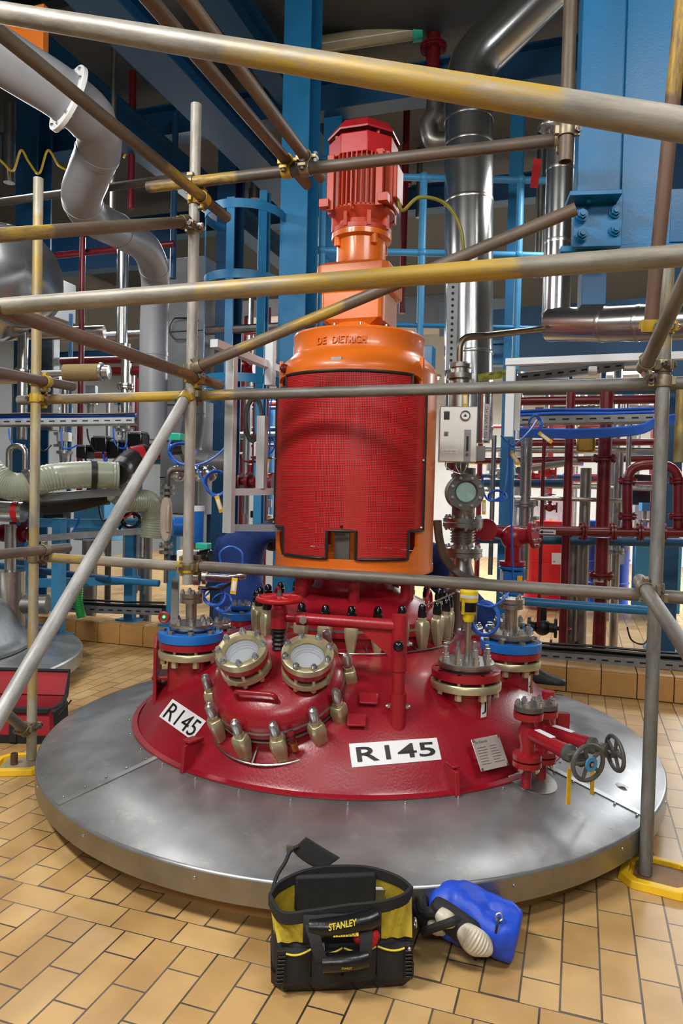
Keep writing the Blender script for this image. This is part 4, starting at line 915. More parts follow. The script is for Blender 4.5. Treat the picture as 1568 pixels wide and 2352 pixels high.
for a, b, l, m in (
    ('A', 'M', 'coupler joining left upright and middle rail', coupy), ('A', 'LL', 'coupler joining left upright and lower rail', None),
    ('A', 'S12', 'coupler holding rusty tube end at middle of left upright', coupy), ('A', 'S13', 'coupler holding rusty tube end low on left upright', None),
    ('A', 'S19', 'coupler at the foot of the left upright above the pad', None), ('B', 'M', 'coupler joining short upright and middle rail', None),
    ('M', 'S10', 'coupler at the top of the bare raking tube', coupy), ('B', 'S11', 'coupler holding the yellow tube end on the short upright', coupy),
    ('B', 'S14', 'coupler at the lower end of the brace on the short upright', None), ('B', 'LL', 'coupler at the bottom end of the short upright', coupy), ('B', 'LR', 'lowest coupler with open jaw under the short upright', None),
    ('B', 'S5', 'coupler holding the rusty tube end high on the short upright', None), ('B', 'S7', 'coupler of the high rail on the short upright', None), ('B', 'S6', 'coupler holding the long sloping tube near the short upright top', coupy),
    ('S7', 'S8', 'left one of two couplers under the sloping tubes on the high rail', coupy), ('S7', 'S9', 'right one of two couplers under the sloping tubes on the high rail', None),
    ('S7', 'S15', 'dark coupler at the right end of the high rail', None), ('C', 'M', 'coupler joining right upright and middle rail', None), ('C', 'LR', 'coupler joining right upright and lower rail', None),
    ('C', 'S18', 'coupler holding the lower tube end on the right upright', None), ('C', 'S17', 'coupler holding the short rising tube on the right upright', None), ('C', 'S16', 'coupler under the leaning rusty tube at the right upright', coupy)):
    coupler(a, b, l, m)
def foot(c, ang, label, wood):
    c = V(c); c.z = 0; o = T('foot_pad', label, 'foot pad', c); Rz = Matrix.Rotation(rad(ang), 3, 'Z')
    def oc(hx, hy, ch, z): return [c + Rz @ V((x, y, z)) for x, y in ((-hx+ch,-hy),(hx-ch,-hy),(hx,-hy+ch),(hx,hy-ch),(hx-ch,hy),(-hx+ch,hy),(-hx,hy-ch),(-hx,-hy+ch))]
    a, b, c2_, d2_ = oc(.135,.125,.05,0), oc(.13,.12,.05,.028), oc(.10,.09,.035,.030), oc(.10,.09,.035,.004)
    mb = MB(); mb.loft([a, b, c2_, d2_], cap=False); mb.f.append(tuple(range(8))[::-1]); mb.f.append(tuple(24+k for k in range(8))); P('rubber_pad', mb, tagy, o, 'yellow rubber pad', bevel=.003)
    mb = MB(); mb.box(c+ZZ*.011, (.165, .155, .014), Rz); P('steel_plate', mb, wood, o)
    return o
foot(PA+V((-.03,-.05,0)), 8, 'yellow foot pad with steel plate under the left upright', mat('dusty_plate', rgb(150,140,116), .6, .1, dirt=.4))
foot(PC+V((.05,.0,0)), -28, 'yellow foot pad with rusty plate under the right upright', mat('rusty_plate', rgb(128,92,52), .6, .2, var=.3, dirt=.6, dcol=rgb(80,56,36)))
mb = MB(); q = PA+V((-.055,-.07,.018)); mb.pipe(q, q+ZZ*.055, .017, .003, 16); P('spigot', mb, mat('rust_steel', rgb(104,74,58), .6, .3), None, 'short rusty spigot beside the left upright on its foot pad', 'spigot')

# ------------------------------------------------------------------ black tool bag
fa = V((-.166, 1.948, 0)); fb = V((.246, 1.994, 0)); bx = (fb-fa).normalized(); by = V((-bx.y, bx.x, 0)); bo = (fa+fb)/2
def bp(x, y, z): return bo + bx*x + by*y + ZZ*z
fab = mat('black_bag_fabric', rgb(30, 31, 33), .75, var=.15, scale=30, bump=.12, bscale=400); lin_ = mat('yellow_bag_lining', rgb(172, 150, 36), .75, var=.3, scale=16, bump=.3, bscale=25, dirt=.7, dcol=rgb(90, 80, 20)); pipg = mat('yellow_piping', rgb(222, 200, 40), .5); vin = mat('black_vinyl', rgb(20, 20, 22), .3, var=.2, bump=.08, bscale=60)
K = T('tool_bag', 'open black tool bag with yellow lining standing on the tiles in front', 'tool bag', bo)
def rrect(hx, y0, y1, z, ch=.03, zf=None, dz=0, n=2):
    pts = [(-hx+ch,y0),(0,y0-.006),(hx-ch,y0),(hx,y0+ch),(hx,(y0+y1)/2),(hx,y1-ch),(hx-ch,y1),(0,y1),(-hx+ch,y1),(-hx,y1-ch),(-hx,(y0+y1)/2),(-hx,y0+ch)]
    return [bp(x, y, z + dz*(y-y0)/(y1-y0)) for x, y in pts]
mb = MB(); mb.loft([rrect(.195,.004,.20,0), rrect(.205,0,.21,.012), rrect(.206,0,.21,.045)]); P('base_tub', mb, vin, K, 'moulded black base', bevel=.002)
mb = MB(); mb.loft([rrect(.203,.003,.207,.04), rrect(.206,-.008,.21,.09), rrect(.202,-.002,.21,.135), rrect(.198,.012,.21,.146), rrect(.200,.030,.215,.160,dz=.03)], cap=False); P('body', mb, fab, K, sub=1)
# front pockets with yellow piping
mb = MB(); pz = MB()
for i, (x0, x1) in enumerate(((-.185,-.098),(-.094,-.01),(-.006,.085),(.09,.185))):
    zt0 = .128; k = 5; mb.mark()
    for j in range(k):
        a, b = x0+(x1-x0)*j/k, x0+(x1-x0)*(j+1)/k; ya = -.010-.010*sin(pi*j/k); yb = -.010-.010*sin(pi*(j+1)/k)
        mb.add([bp(a,ya,.035), bp(b,yb,.035), bp(b,yb,zt0-.008*sin(pi*(j+1)/k)), bp(a,ya,zt0-.008*sin(pi*j/k)), bp(a,.004,.035), bp(b,.004,.035), bp(b,.004,zt0), bp(a,.004,zt0)], [(0,1,2,3),(0,3,7,4),(1,5,6,2),(3,2,6,7),(0,4,5,1)])
    pz.tube([bp(x0+(x1-x0)*j/8, -.012-.010*sin(pi*j/8), .129-.008*sin(pi*j/8)) for j in range(9)], .0028, 6)
P('pocket', mb, fab, K); P('piping', pz, pipg, K, 'yellow piping along the pocket tops')
# mouth: front and back rims of the gate opening, lining between
frm = curve([bp(-.212,.11,.205), bp(-.18,.02,.205), bp(-.10,.004,.215), bp(.0,.006,.225), (bp(.10,.012,.228)), bp(.17,.05,.222), bp(.212,.12,.205)], 6)
bck = curve([bp(-.212,.11,.205), bp(-.18,.165,.212), bp(-.10,.20,.226), bp(.0,.21,.230), bp(.10,.205,.224), bp(.18,.17,.212), bp(.212,.12,.205)], 6)
def band(pts, h, t):
    rings = []
    for i, p in enumerate(pts):
        a, b = pts[max(0, i-1)], pts[min(len(pts)-1, i+1)]; d = (b-a).normalized(); n = d.cross(ZZ).normalized(); u = n.cross(d).normalized()
        rings.append([p+n*t+u*h, p-n*t+u*h, p-n*t-u*h, p+n*t-u*h])
    return MB().loft(rings)
P('front_rim', band(frm, .017, .005), fab, K, bevel=.002); P('rear_rim', band(bck, .016, .005), fab, K, bevel=.002)
mb = MB(); lo = [bp(x, y, .09) for x, y in [(-.19+.38*i/(len(frm)-1), .02) for i in range(len(frm))]]; lo2 = [bp(-.19+.38*i/(len(bck)-1), .20, .09) for i in range(len(bck))]
n = len(frm); mb.add(frm + lo, [(i, i+1, n+i+1, n+i) for i in range(n-1)]); mb.add(bck + lo2, [(i, i+1, n+i+1, n+i) for i in range(n-1)]); mb.add(lo+lo2, [(i, i+1, n+i+1, n+i) for i in range(n-1)])
mb.add([frm[0], bck[0], lo2[0], lo[0], frm[-1], bck[-1], lo2[-1], lo[-1]], [(0,1,2,3),(4,5,6,7)])
fo = [bp(-.19+.38*i/(n-1), .001+.004*sin(i*1.7), .143) for i in range(n)]; mb.add([p+by*-.004 for p in frm]+fo, [(i, i+1, n+i+1, n+i) for i in range(n-1)])
P('lining', mb, lin_, K, 'yellow fabric lining')
mb = MB(); xs = [-.12+.22*i/6 for i in range(7)]; mb.add([bp(x, -.006, .14) for x in xs]+[bp(x, -.004-.004*(i % 2), .222) for i, x in enumerate(xs)], [(i, i+1, 8+i, 7+i) for i in range(6)]); q = P('front_panel', mb, fab, K); md = q.modifiers.new('s', 'SOLIDIFY'); md.thickness = .003
mb = MB(); o = P('inner_pocket', MB().box(bp(-.01,.19,.175), (.25,.02,.11), Matrix((bx, by, ZZ)).transposed()), fab, K, bevel=.008)
RB_ = Matrix((bx, by, ZZ)).transposed()
mb = MB(); mb.tube([bp(-.10,-.002,.186), bp(-.05,-.014,.190), bp(.0,-.016,.196), bp(.06,-.012,.203), bp(.085,-.002,.208)], .026, 14); P('front_roll', mb, vin, K, 'shiny black roll above the pockets')
lg = mat('logo_yellow', rgb(232, 206, 40), .5)
nrm = V((-by.x, -by.y, 0))*.9 + ZZ*.42; nrm.normalize(); ey = nrm.cross(bx).normalized()
lo_ = MB(); k = text_on('STANLEY', bp(-.052,-.039,.196), bx*.98+ZZ*.16, ey, .078, .017, .004, .02); lo_.add(k.v, k.f); P('lettering', lo_, lg, K, 'yellow lettering STANLEY')
o = P('badge', MB().box(bp(-.004,-.036,.183), (.07, .0025, .012), Matrix((bx, nrm, ey)).transposed()), lg, K, 'yellow strip with black lettering')
k = text_on('FATMAX', bp(-.034,-.0385,.178), bx, ey, .06, .009, .0012); P('lettering', k, ink, o, 'black lettering FATMAX')
mb = MB(); mb.tube([bp(-.066,-.040,.108), bp(-.02,-.046,.112), bp(.03,-.046,.116), bp(.055,-.040,.118)], .024, 16); h = P('carry_handle', mb, vin, K, 'padded carry handle')
k = text_on('STANLEY', bp(-.018,-.071,.108), bx, ZZ, .028, .006, .001); P('lettering', k, lg, h)
mb = MB()
for x in (-.10, .055):
    rings = []; mb.mark()
    for t, y, z in ((0,-.01,.20),(.3,-.030,.18),(.6,-.044,.150),(1,-.048,.118)):
        xx = x + .03*t*(1 if x < 0 else -.2); rings.append([bp(xx-.017,y,z), bp(xx+.017,y,z), bp(xx+.017,y-.003,z), bp(xx-.017,y-.003,z)])
    mb.loft(rings)
P('handle_strap', mb, fab, h)
mb = MB()
for sx, tl in ((-.18, .2), (.178, -.1)):
    mb.mark()
    for k in range(8): mb.box(bp(sx+tl*(k-4)*.004, -.022, .045+.0105*k), (.022, .008, .0065), RB_)
    mb.box(bp(sx, -.018, .085), (.026, .006, .10), RB_)
P('corner_grip', mb, vin, K, bevel=.002)
mb = MB().sphere(bp(.178,-.024,.125), .006, 10, 6); P('rivet', mb, zinc, K); mb = MB(); mb.mark(); mb.torus(bp(-.064,-.03,.145), bx, .012, .002, 16, 6); mb.mark(); mb.torus(bp(.206,.03,.165), bx, .013, .0025, 16, 6); P('strap_ring', mb, zinc, K)
mb = MB(); rings = []
for p, w, q in ((bp(-.02,.215,.245), .03, .006), (bp(-.06,.225,.262), .034, .006), (bp(-.10,.235,.285), .030, .007), (bp(-.12,.24,.302), .022, .006)):
    rings.append([p+bx*w*.9+ZZ*.02, p-bx*w-ZZ*.02, p-bx*w+by*q-ZZ*.02, p+bx*w*.9+by*q+ZZ*.02])
mb.loft(rings)
P('shoulder_pad', mb, fab, K, bevel=.003, sub=1)
mb = MB(); mb.tube(curve([bp(-.122,.24,.295), bp(-.148,.235,.282), bp(-.165,.21,.26), bp(-.19,.18,.235), bp(-.205,.15,.20)], 6), [.006]*25, 6); P('shoulder_strap', mb, fab, K)
mb = MB(); mb.box(bp(-.15,.238,.288), (.022, .01, .018), RB_); P('buckle', mb, zinc, K)
bp0 = bp(.058, -.012, .150); mb = MB(); mb.sphere(bp0, .026, 14, 9, (1.3, .7, .9)); mb.sphere(bp0+bx*.022+ZZ*.010, .016, 10, 7); mb.sphere(bp0-bx*.022+ZZ*.006, .017, 10, 7); P('red_cloth', mb, mat('red_cloth', rgb(176, 26, 40), .7, bump=.4, bscale=40), None, 'red cloth stuffed in the front pocket of the black tool bag', 'cloth')
mb = MB(); q = bp(-.02,.10,.155); mb.tube([q-bx*.1, q+bx*.1+ZZ*.01], .022, 12); o = P('tool_roll', mb, black, None, 'black tool lying inside the open tool bag', 'tool')

# ------------------------------------------------------------------ blue drawstring bag and knee pads
from mathutils import noise as NZ
bb = UZ(1120, 2200, 0); bb = U(1110, 2130, 2.20)
blueb = mat('blue_bag_nylon', rgb(24, 74, 200), .45, var=.08, bump=.06, bscale=300)
Q = T('drawstring_bag', 'blue nylon drawstring bag slumped against the metal plate edge', 'bag', V((bb.x, bb.y, 0)))
ax_a, ax_b = U(985, 2066, 2.22), U(1192, 2150, 2.12); axd = (ax_b-ax_a).normalized(); M3 = basis(axd, ZZ)
mb = MB(); N1, N2 = 26, 30; vs = []
for i in range(N1+1):
    t = i/N1; c = ax_a.lerp(ax_b, t); rr = .052 + .034*min(1, t/.3) - .016*max(0, (t-.85)/.15)
    if i == 0: rr = .025
    for k in range(N2):
        a = 2*pi*k/N2; d = M3 @ V((cos(a), sin(a), 0)); f = 1 + .26*NZ.noise(V((t*2.6, cos(a)*1.3, sin(a)*1.3+4))) - .22*max(0, .16-abs(NZ.noise(V((t*3.2+2, cos(a)*1.7, sin(a)*1.7)))))/.16*.5
        p = c + d*rr*f*(1.06 if abs(d.z) < .5 else 1); p.z = max(.004+.002*random.random(), p.z); vs.append(p)
mb.add(vs, [(i*N2+k, i*N2+(k+1) % N2, (i+1)*N2+(k+1) % N2, (i+1)*N2+k) for i in range(N1) for k in range(N2)] + [tuple(range(N2))[::-1], tuple(N1*N2+k for k in range(N2))])
P('sack', mb, blueb, Q, sharp=50, sub=1)
mb = MB(); e = U(1146, 2106, 2.075); mb.torus(e, V((0,-1,.35)), .010, .003, 18, 8); P('eyelet', mb, zinc, Q)
mb = MB().tube(curve([e, U(1141, 2130, 2.06), U(1134, 2160, 2.07), U(1130, 2192, 2.10), U(1140, 2206, 2.12)], 6), .0035, 8); P('cord', mb, black, Q)
mb = MB().tube(curve([U(1085, 2192, 2.10), U(1095, 2210, 2.12), U(1104, 2206, 2.13), U(1104, 2192, 2.12)], 6), .0035, 8); P('drawstring', mb, black, Q)
beige = mat('beige_hard_plastic', rgb(198, 190, 172), .4, var=.06)
def knee(c, R3, s, label, shells):
    o = T('knee_pad', label, 'knee pad', V((c.x, c.y, max(0, c.z-.06))))
    mb = MB(); rings = []
    for i in range(9):
        t = -1+2*i/8; w = .055*math.sqrt(max(.05, 1-.75*t*t)); z = -.05*t*t; rings.append([c + R3 @ V((x*w*s, t*.115*s, (z + (-.03*abs(x)**2 if True else 0) + dz)*s)) for x, dz in ((-1,0),(-.5,.012),(0,.016),(.5,.012),(1,0),(.5,-.012),(0,-.010),(-.5,-.012))])
    mb.loft(rings); P('padding', mb, fab, o, sub=1)
    for (t0, w, l, ridges) in shells:
        mb = MB(); mb.sphere(c + R3 @ V((0, t0*s, .012*s)), .001, 4, 3)
        vs = []; n1, n2 = 12, 40
        for i in range(n1+1):
            for k in range(n2+1):
                u, v = -1+2*i/n1, -1+2*k/n2; x = u*math.sqrt(1-v*v/2)*w*s; y = t0*s+v*math.sqrt(1-u*u/2)*l*s
                h = (.036*(1-(u*u+v*v)/2) - .004)*s
                if ridges and abs(u) < .7 and abs(v) < .75: h += .0022*s*sin(v*34)
                vs.append(c + R3 @ V((x, y, h)))
        mb = MB(); mb.add(vs, [(i*(n2+1)+k, i*(n2+1)+k+1, (i+1)*(n2+1)+k+1, (i+1)*(n2+1)+k) for i in range(n1) for k in range(n2)]); sh = P('shell', mb, beige, o, 'beige ribbed shell', sharp=60)
        md = sh.modifiers.new('s', 'SOLIDIFY'); md.thickness = .004
    return o
kc = U(1062, 2138, 2.06); yx = (U(1115, 2178, 2.07)-U(1000, 2092, 2.10)).normalized(); zx = V((-.35, -.75, .35)); zx = (zx-yx*zx.dot(yx)).normalized()
KR = Matrix((yx.cross(zx), yx, zx)).transposed(); kp_ = knee(kc, KR, .92, 'black knee pad with beige ribbed shell leaning on the blue bag', ((.045, .042, .062, True), (-.065, .03, .035, False)))
mb = MB().tube(curve([U(972, 2140, 2.10), U(1000, 2130, 2.04), U(1035, 2118, 2.01), U(1050, 2112, 2.03)], 5), [.012]*16, 8); P('strap', mb, fab, kp_)
kc2 = U(990, 2120, 2.13); knee(kc2, KR, .62, 'second knee pad mostly hidden between the black and blue bags', ((.03, .035, .05, False),))
mb = MB().tube(curve([U(985, 2048, 2.24), U(968, 2068, 2.18), U(975, 2095, 2.14), U(1010, 2095, 2.11), U(1055, 2105, 2.09), U(1090, 2140, 2.07), U(1105, 2185, 2.07)], 6), [.018]*37, 10); P('bag_opening', mb, fab, Q, 'black inner hem')

# ------------------------------------------------------------------ red tool bag on the left
rb = U(55, 1712, 3.82); rb = V((-1.80, 3.92, 0)); redf = mat('red_bag_fabric', rgb(150, 24, 36), .7, var=.15, bump=.15, bscale=200)
O = T('tool_bag', 'red and black tool bag lying open behind the left upright', 'tool bag', rb)
def rp(x, y, z): return rb + V((x, y, z))
def rr_(hx, y0, y1, z, dz=0): return [rp(x, y, z+dz*(y-y0)/(y1-y0)) for x, y in ((-hx,y0),(hx,y0),(hx+.01,y0+.03),(hx+.01,y1-.03),(hx,y1),(-hx,y1))]
mb = MB(); mb.loft([rr_(.25,-.10,.16,.0), rr_(.26,-.11,.16,.05)]); P('base', mb, fab, O)
mb = MB(); mb.loft([rr_(.258,-.108,.158,.05), rr_(.25,-.10,.16,.15), rr_(.235,-.08,.17,.19)], cap=False); P('body', mb, redf, O)
mb = MB(); mb.box(rp(.06,-.112,.08), (.04,.01,.14)); mb.box(rp(-.1,-.112,.08), (.04,.01,.14)); mb.box(rp(.0,-.10,.185), (.5,.03,.028)); mb.box(rp(.25,.03,.1), (.03,.2,.14)); P('trim', mb, fab, O, bevel=.004)
mb = MB(); mb.prism([rp(-.24,.16,.19), rp(.24,.16,.19), rp(.23,.23,.31), rp(-.23,.23,.31)], V((0,.02,.01))); P('lid', mb, redf, O, 'red open lid', bevel=.006)
mb = MB(); mb.tube([rp(-.235,.165,.19), rp(-.23,.235,.315), rp(.23,.235,.315), rp(.24,.165,.19)], .012, 8); mb.tube([rp(.24,.165,.19), rp(.25,.05,.17), rp(.235,-.08,.18)], .012, 8); P('zip_hem', mb, fab, O)
mb = MB().tube([U(135, 1643, 3.85), U(164, 1608, 3.9)], .005, 8); P('zip_tie', mb, black, O)

# ------------------------------------------------------------------ the two workers
navy = mat('navy_overalls', rgb(24, 58, 126), .8, var=.12, scale=12, bump=.25, bscale=14); skinm = mat('skin', rgb(206, 152, 122), .5, var=.05); hair = mat('dark_hair', rgb(46, 34, 26), .6); boot = mat('black_work_boot', rgb(34, 34, 36), .5)
def skin(name, pts, edges, m, parent, root=0, sub=2):
    o0 = V(root_of(parent).location); me = bpy.data.meshes.new(name); me.from_pydata([V(p)-o0 for p, r in pts], edges, []); me.update()
    o = bpy.data.objects.new(name, me); COL.objects.link(o); o.parent = parent; me.materials.append(m)
    md = o.modifiers.new('skin', 'SKIN'); md.use_smooth_shade = True
    for i, (p, r) in enumerate(pts):
        sv = me.skin_vertices[0].data[i]; sv.radius = (r, r) if not isinstance(r, tuple) else r; sv.use_root = (i == root)
    s = o.modifiers.new('sub', 'SUBSURF'); s.levels = sub; s.render_levels = sub; return o
def person(label, J, base):
    o = T('person', label, 'person', base)
    # J: pelvis, waist, chest, neck, head, shoulders, elbows, wrists, hips, knees, ankles, toes (L and R)
    pts = [(J['pelvis'],.12),(J['waist'],.105),(J['chest'],.125),(J['neck'],.06)]; ed = [(0,1),(1,2),(2,3)]
    for s in 'LR':
        b = len(pts); pts += [(J['sh'+s],.072),(J['el'+s],.054),(J['wr'+s],.042)]; ed += [(2,b),(b,b+1),(b+1,b+2)]
        b = len(pts); pts += [(J['hip'+s],.095),(J['kn'+s],.07),(J['an'+s],.058)]; ed += [(0,b),(b,b+1),(b+1,b+2)]
    cov = pts
    body = []; be = []
    body = [(J['pelvis'],.085),(J['waist'],.075),(J['chest'],.07),(J['neck'],.045),(V(J['neck']).lerp(V(J['head']),.5),.055),(J['head'],.088),(V(J['head'])+(V(J['head'])-V(J['neck'])).normalized()*.09,.06)]; be = [(0,1),(1,2),(2,3),(3,4),(4,5),(5,6)]
    for s in 'LR':
        b = len(body); body += [(J['sh'+s],.028),(J['el'+s],.034),(J['wr'+s],.028)]; be += [(2,b),(b,b+1),(b+1,b+2)]
        w = V(J['wr'+s]); d = (w-V(J['el'+s])).normalized(); n = d.cross(ZZ).normalized(); u = n.cross(d); pm = len(body); body.append((w+d*.05,.024)); be.append((b+2,pm))
        for k, (sx, l) in enumerate(((-.026,.062),(-.009,.072),(.009,.068),(.026,.055))):
            f = len(body); body += [(w+d*.075+n*sx,.010),(w+d*(.075+l*.5)+n*sx*1.15-u*.006,.009),(w+d*(.075+l)+n*sx*1.2-u*.022,.008)]; be += [(pm,f),(f,f+1),(f+1,f+2)]
        f = len(body); body += [(w+d*.03-n*.035,.011),(w+d*.065-n*.055-u*.01,.009)]; be += [(pm,f),(f,f+1)]
        b = len(body); body += [(J['hip'+s],.06),(J['kn'+s],.045),(J['an'+s],.036)]; be += [(0,b),(b,b+1),(b+1,b+2)]
    bd = skin('body', body, be, skinm, o); cl = skin('overalls', cov, ed, navy, bd)
    hd = V(J['head']); hu = (hd-V(J['neck'])).normalized(); fw = V(J['face']).normalized(); mb = MB(); mb.sphere(hd+hu*.03-fw*.015, .108, 18, 12, (.95, 1, 1.05)); P('hair', mb, hair, bd)
    mb = MB(); rt = fw.cross(hu).normalized(); mb.sphere(hd+fw*.10-hu*.01, .016, 10, 7)
    for s in (-1, 1): mb.sphere(hd+rt*s*.096-hu*.01, .024, 10, 7, (.5,1,1.3)); mb.sphere(hd+fw*.088+rt*s*.033+hu*.02, .011, 8, 6)
    P('face', mb, skinm, bd)
    for s in 'LR':
        a, t = V(J['an'+s]), V(J['toe'+s]); mb = MB(); d = (t-a); d.z = 0; d.normalize(); sd = d.cross(ZZ)
        rings = []
        for k, w, h in ((-.07,.03,.06),(-.06,.042,.10),(0,.044,.115),(.07,.046,.075),(.13,.05,.055),(.18,.04,.045),(.195,.02,.03)):
            c = a + d*k; z0 = a.z-.085; rings.append([c*1+sd*w*cx_+ZZ*(z0-c.z+h*hz) for cx_, hz in ((-1,0),(1,0),(1.05,.3),(.8,.8),(.3,1),(-.3,1),(-.8,.8),(-1.05,.3))])
        mb.loft(rings); P('boot', mb, boot, bd, sub=1)
    return o
person('person in dark blue overalls crouching behind the dome with back turned', dict(
    pelvis=V((-.59,4.50,.66)), waist=V((-.625,4.53,.84)), chest=V((-.64,4.60,1.03)), neck=V((-.565,4.76,1.12)), head=V((-.48,4.90,1.09)), face=V((.3,.6,-.7)),
    shL=V((-.755,4.60,1.06)), elL=V((-.80,4.78,.86)), wrL=V((-.62,4.92,.75)), shR=V((-.505,4.58,1.14)), elR=V((-.30,4.45,1.13)), wrR=V((-.06,4.28,1.10)),
    hipL=V((-.68,4.52,.62)), knL=V((-.80,4.86,.58)), anL=V((-.72,4.66,.315)), toeL=V((-.85,4.9,.23)), hipR=V((-.50,4.52,.62)), knR=V((-.42,4.92,.60)), anR=V((-.44,4.84,.315)), toeR=V((-.42,5.1,.23))), V((-.6,4.6,.22)))
f = U(1252, 1560, 4.38)
person('person in dark blue overalls bending down behind the tall steel column', dict(
    pelvis=V((.84,4.42,.66)), waist=V((.72,4.46,.80)), chest=V((.56,4.52,.97)), neck=V((.42,4.55,1.05)), head=V((.28,4.56,1.06)), face=V((-.7,-.1,-.6)),
    shL=V((.56,4.36,1.06)), elL=V((.38,4.26,.90)), wrL=V((.22,4.2,1.0)), shR=V((.52,4.70,1.02)), elR=V((.40,4.80,.80)), wrR=V((.28,4.7,.95)),
    hipL=V((.90,4.34,.62)), knL=V((1.12,4.36,.52)), anL=V((1.22,4.42,.325)), toeL=V((1.45,4.36,.24)), hipR=V((.88,4.52,.60)), knR=V((1.05,4.78,.50)), anR=V((.92,4.76,.315)), toeR=V((1.1,4.9,.23))), V((1.2,4.4,.22)))

# ------------------------------------------------------------------ white frame left of the drive
G = T('guard_frame', 'white metal bar frame fixed to the left of the orange drive', 'frame', U(525, 1222, 3.46))
mb = MB(); a, b = U(534, 818, 3.46), U(523, 1224, 3.46); mb.box(V(((a.x+b.x)/2, 3.46, (a.z+b.z)/2)), (.045, .045, a.z-b.z), BM); P('upright', mb, alu, G, bevel=.002)
p = U(529, 1212, 3.47); q = U(645, 1213, 3.56); mb = MB().bar(p, q, .008, .034, ZZ); mb.bolt(q+V((-.02,-.006,0)), V((0,-1,0)), .009, .006, .004); P('arm', mb, lgrey, G)
mb = MB(); p, q = U(491, 788, 3.30), U(662, 858, 4.05); mb.bar(p, q, .04, .036); P('top_bar', mb, alu, G)
mb = MB(); p, q = U(534, 1130, 3.50), U(632, 1129, 3.66); mb.bar(p, q, .04, .034); P('middle_bar', mb, alu, G)
mb = MB(); a, b = U(602, 956, 3.60), U(601, 1122, 3.60); mb.box(V(((a.x+b.x)/2, 3.60, (a.z+b.z)/2)), (.044, .044, a.z-b.z), BM); P('short_upright', mb, alu, G)
mb = MB(); a, b = U(622, 775, 3.80), U(620, 885, 3.80); mb.box(V(((a.x+b.x)/2, 3.80, (a.z+b.z)/2)), (.044, .044, a.z-b.z), BM); P('hanging_bar', mb, alu, G)
mb = MB()
for k in range(3): mb.tube([U(582, 962, 3.72)+V((.045*cos(t), .03*sin(t), .12*sin(t)))*(1-.08*k) for t in [2*pi*i/24 for i in range(24)]], .007, 8, closed=True)
P('hanging_cable_coil', mb, cabk, None, 'black cable coil hanging inside the white frame', 'cable')
# ------------------------------------------------------------------ plant behind the reactor
def vline(px, y0, y1, Y):             # a plumb line seen at px between two heights of the picture
    a = U(px, (y0+y1)/2, Y); return V((a.x, a.y, U(px, y0, Y).z)), V((a.x, a.y, U(px, y1, Y).z))
def pipe_thing(name, label, pts, r, m, R_=.0, rings=(), fl=(), group=None, cat='pipe', n=20, ringm=None):
    pts = [V(p) for p in pts]; path = bend(pts, R_) if R_ else pts
    if not rings and not fl: return P(name, MB().tube(path, r, n), m, None, label, cat, group)
    lo = min(pts, key=lambda p: p.z); o = T(name, label, cat, lo, group); P('run', MB().tube(path, r, n), m, o)
    def at(t):
        ls = [(path[i+1]-path[i]).length for i in range(len(path)-1)]; s = t*sum(ls)
        for i, L_ in enumerate(ls):
            if s <= L_ or i == len(ls)-1: return path[i].lerp(path[i+1], min(1, s/max(L_, 1e-6))), (path[i+1]-path[i]).normalized()
            s -= L_
    if rings:
        mb = MB()
        for t in rings: p, d = at(t); mb.mark(); mb.lathe([(r*.98, -.012), (r*1.02, -.012), (r*1.035, 0), (r*1.02, .012), (r*.98, .012)], p, d, n)
        P('joint_band', mb, ringm or m, o)
    if fl:
        mb = MB(); bo_ = MB()
        for t in fl:
            p, d = at(t)
            for s in (-1, 1): mb.mark(); mb.lathe([(r*.8, s*.003), (r*1.9, s*.003), (r*1.9, s*.018), (r*.8, s*.018)], p, d, 24); bo_.bolts(p+d*s*.018, d*s, r*1.5, 6, r*.22, r*.2, r*.1)
        P('flange', mb, ringm or m, o); P('bolt', bo_, zinc if m not in (dred, redv) else m, o)
    return o
def vp(px, y0, y1, Y, r, m, label, name='pipe', **k): a, b = vline(px, y0, y1, Y); return pipe_thing(name, label, [a, b], r, m, **k)
def hp(a, b, r, m, label, name='pipe', **k): return pipe_thing(name, label, [U(*a), U(*b)], r, m, **k)
def ibeam_mb(mb, a, b, w, h, t=.012, up=ZZ):
    mb.bar(a + up*(h/2), b + up*(h/2), w, t, up); mb.bar(a - up*(h/2), b - up*(h/2), w, t, up); mb.bar(a, b, t, h, up); return mb
def column(px, y0, y1, Y, w, h, m, label, ang=None, name='steel_column'):
    a, b = vline(px, y0, y1, Y); mb = MB(); ibeam_mb(mb, b, a, w, h, .014, BV if ang is None else ang); return P(name, mb, m, None, label, 'steel column')
def bar_thing(name, a, b, w, h, m, label, cat, hint=ZZ): return P(name, MB().bar(a, b, w, h, hint), m, None, label, cat, bevel=.002)

# steelwork
def floor_col(px, Y, w, h, m, label, zt=5.3):
    a = U(px, 700, Y); mb = MB(); ibeam_mb(mb, V((a.x, a.y, 0)), V((a.x, a.y, zt)), w, h, .016, BV); mb.box(V((a.x, a.y, .01)), (w*1.5, h*1.5, .02), BM); return P('steel_column', mb, m, None, label, 'steel column')
floor_col(683, 5.6, .22, .22, blue, 'broad blue steel column rising left of the motor')
floor_col(762, 6.7, .17, .17, blue, 'blue steel column behind the broad one left of the motor')
floor_col(526, 7.4, .2, .2, blued, 'dark blue steel column behind the ladder cage')
floor_col(75, 7.3, .26, .2, blued, 'dark blue steel column behind the yellow coiled hose at far left')
floor_col(1176, 6.2, .11, .11, blue, 'slim blue column right of the stainless viewing column')
floor_col(604, 6.3, .07, .07, lblue, 'slim light blue post between the crouching person and the drive', 4.0)
floor_col(1548, 6.6, .2, .2, blued, 'dark blue column at the right edge behind the pipe loop')
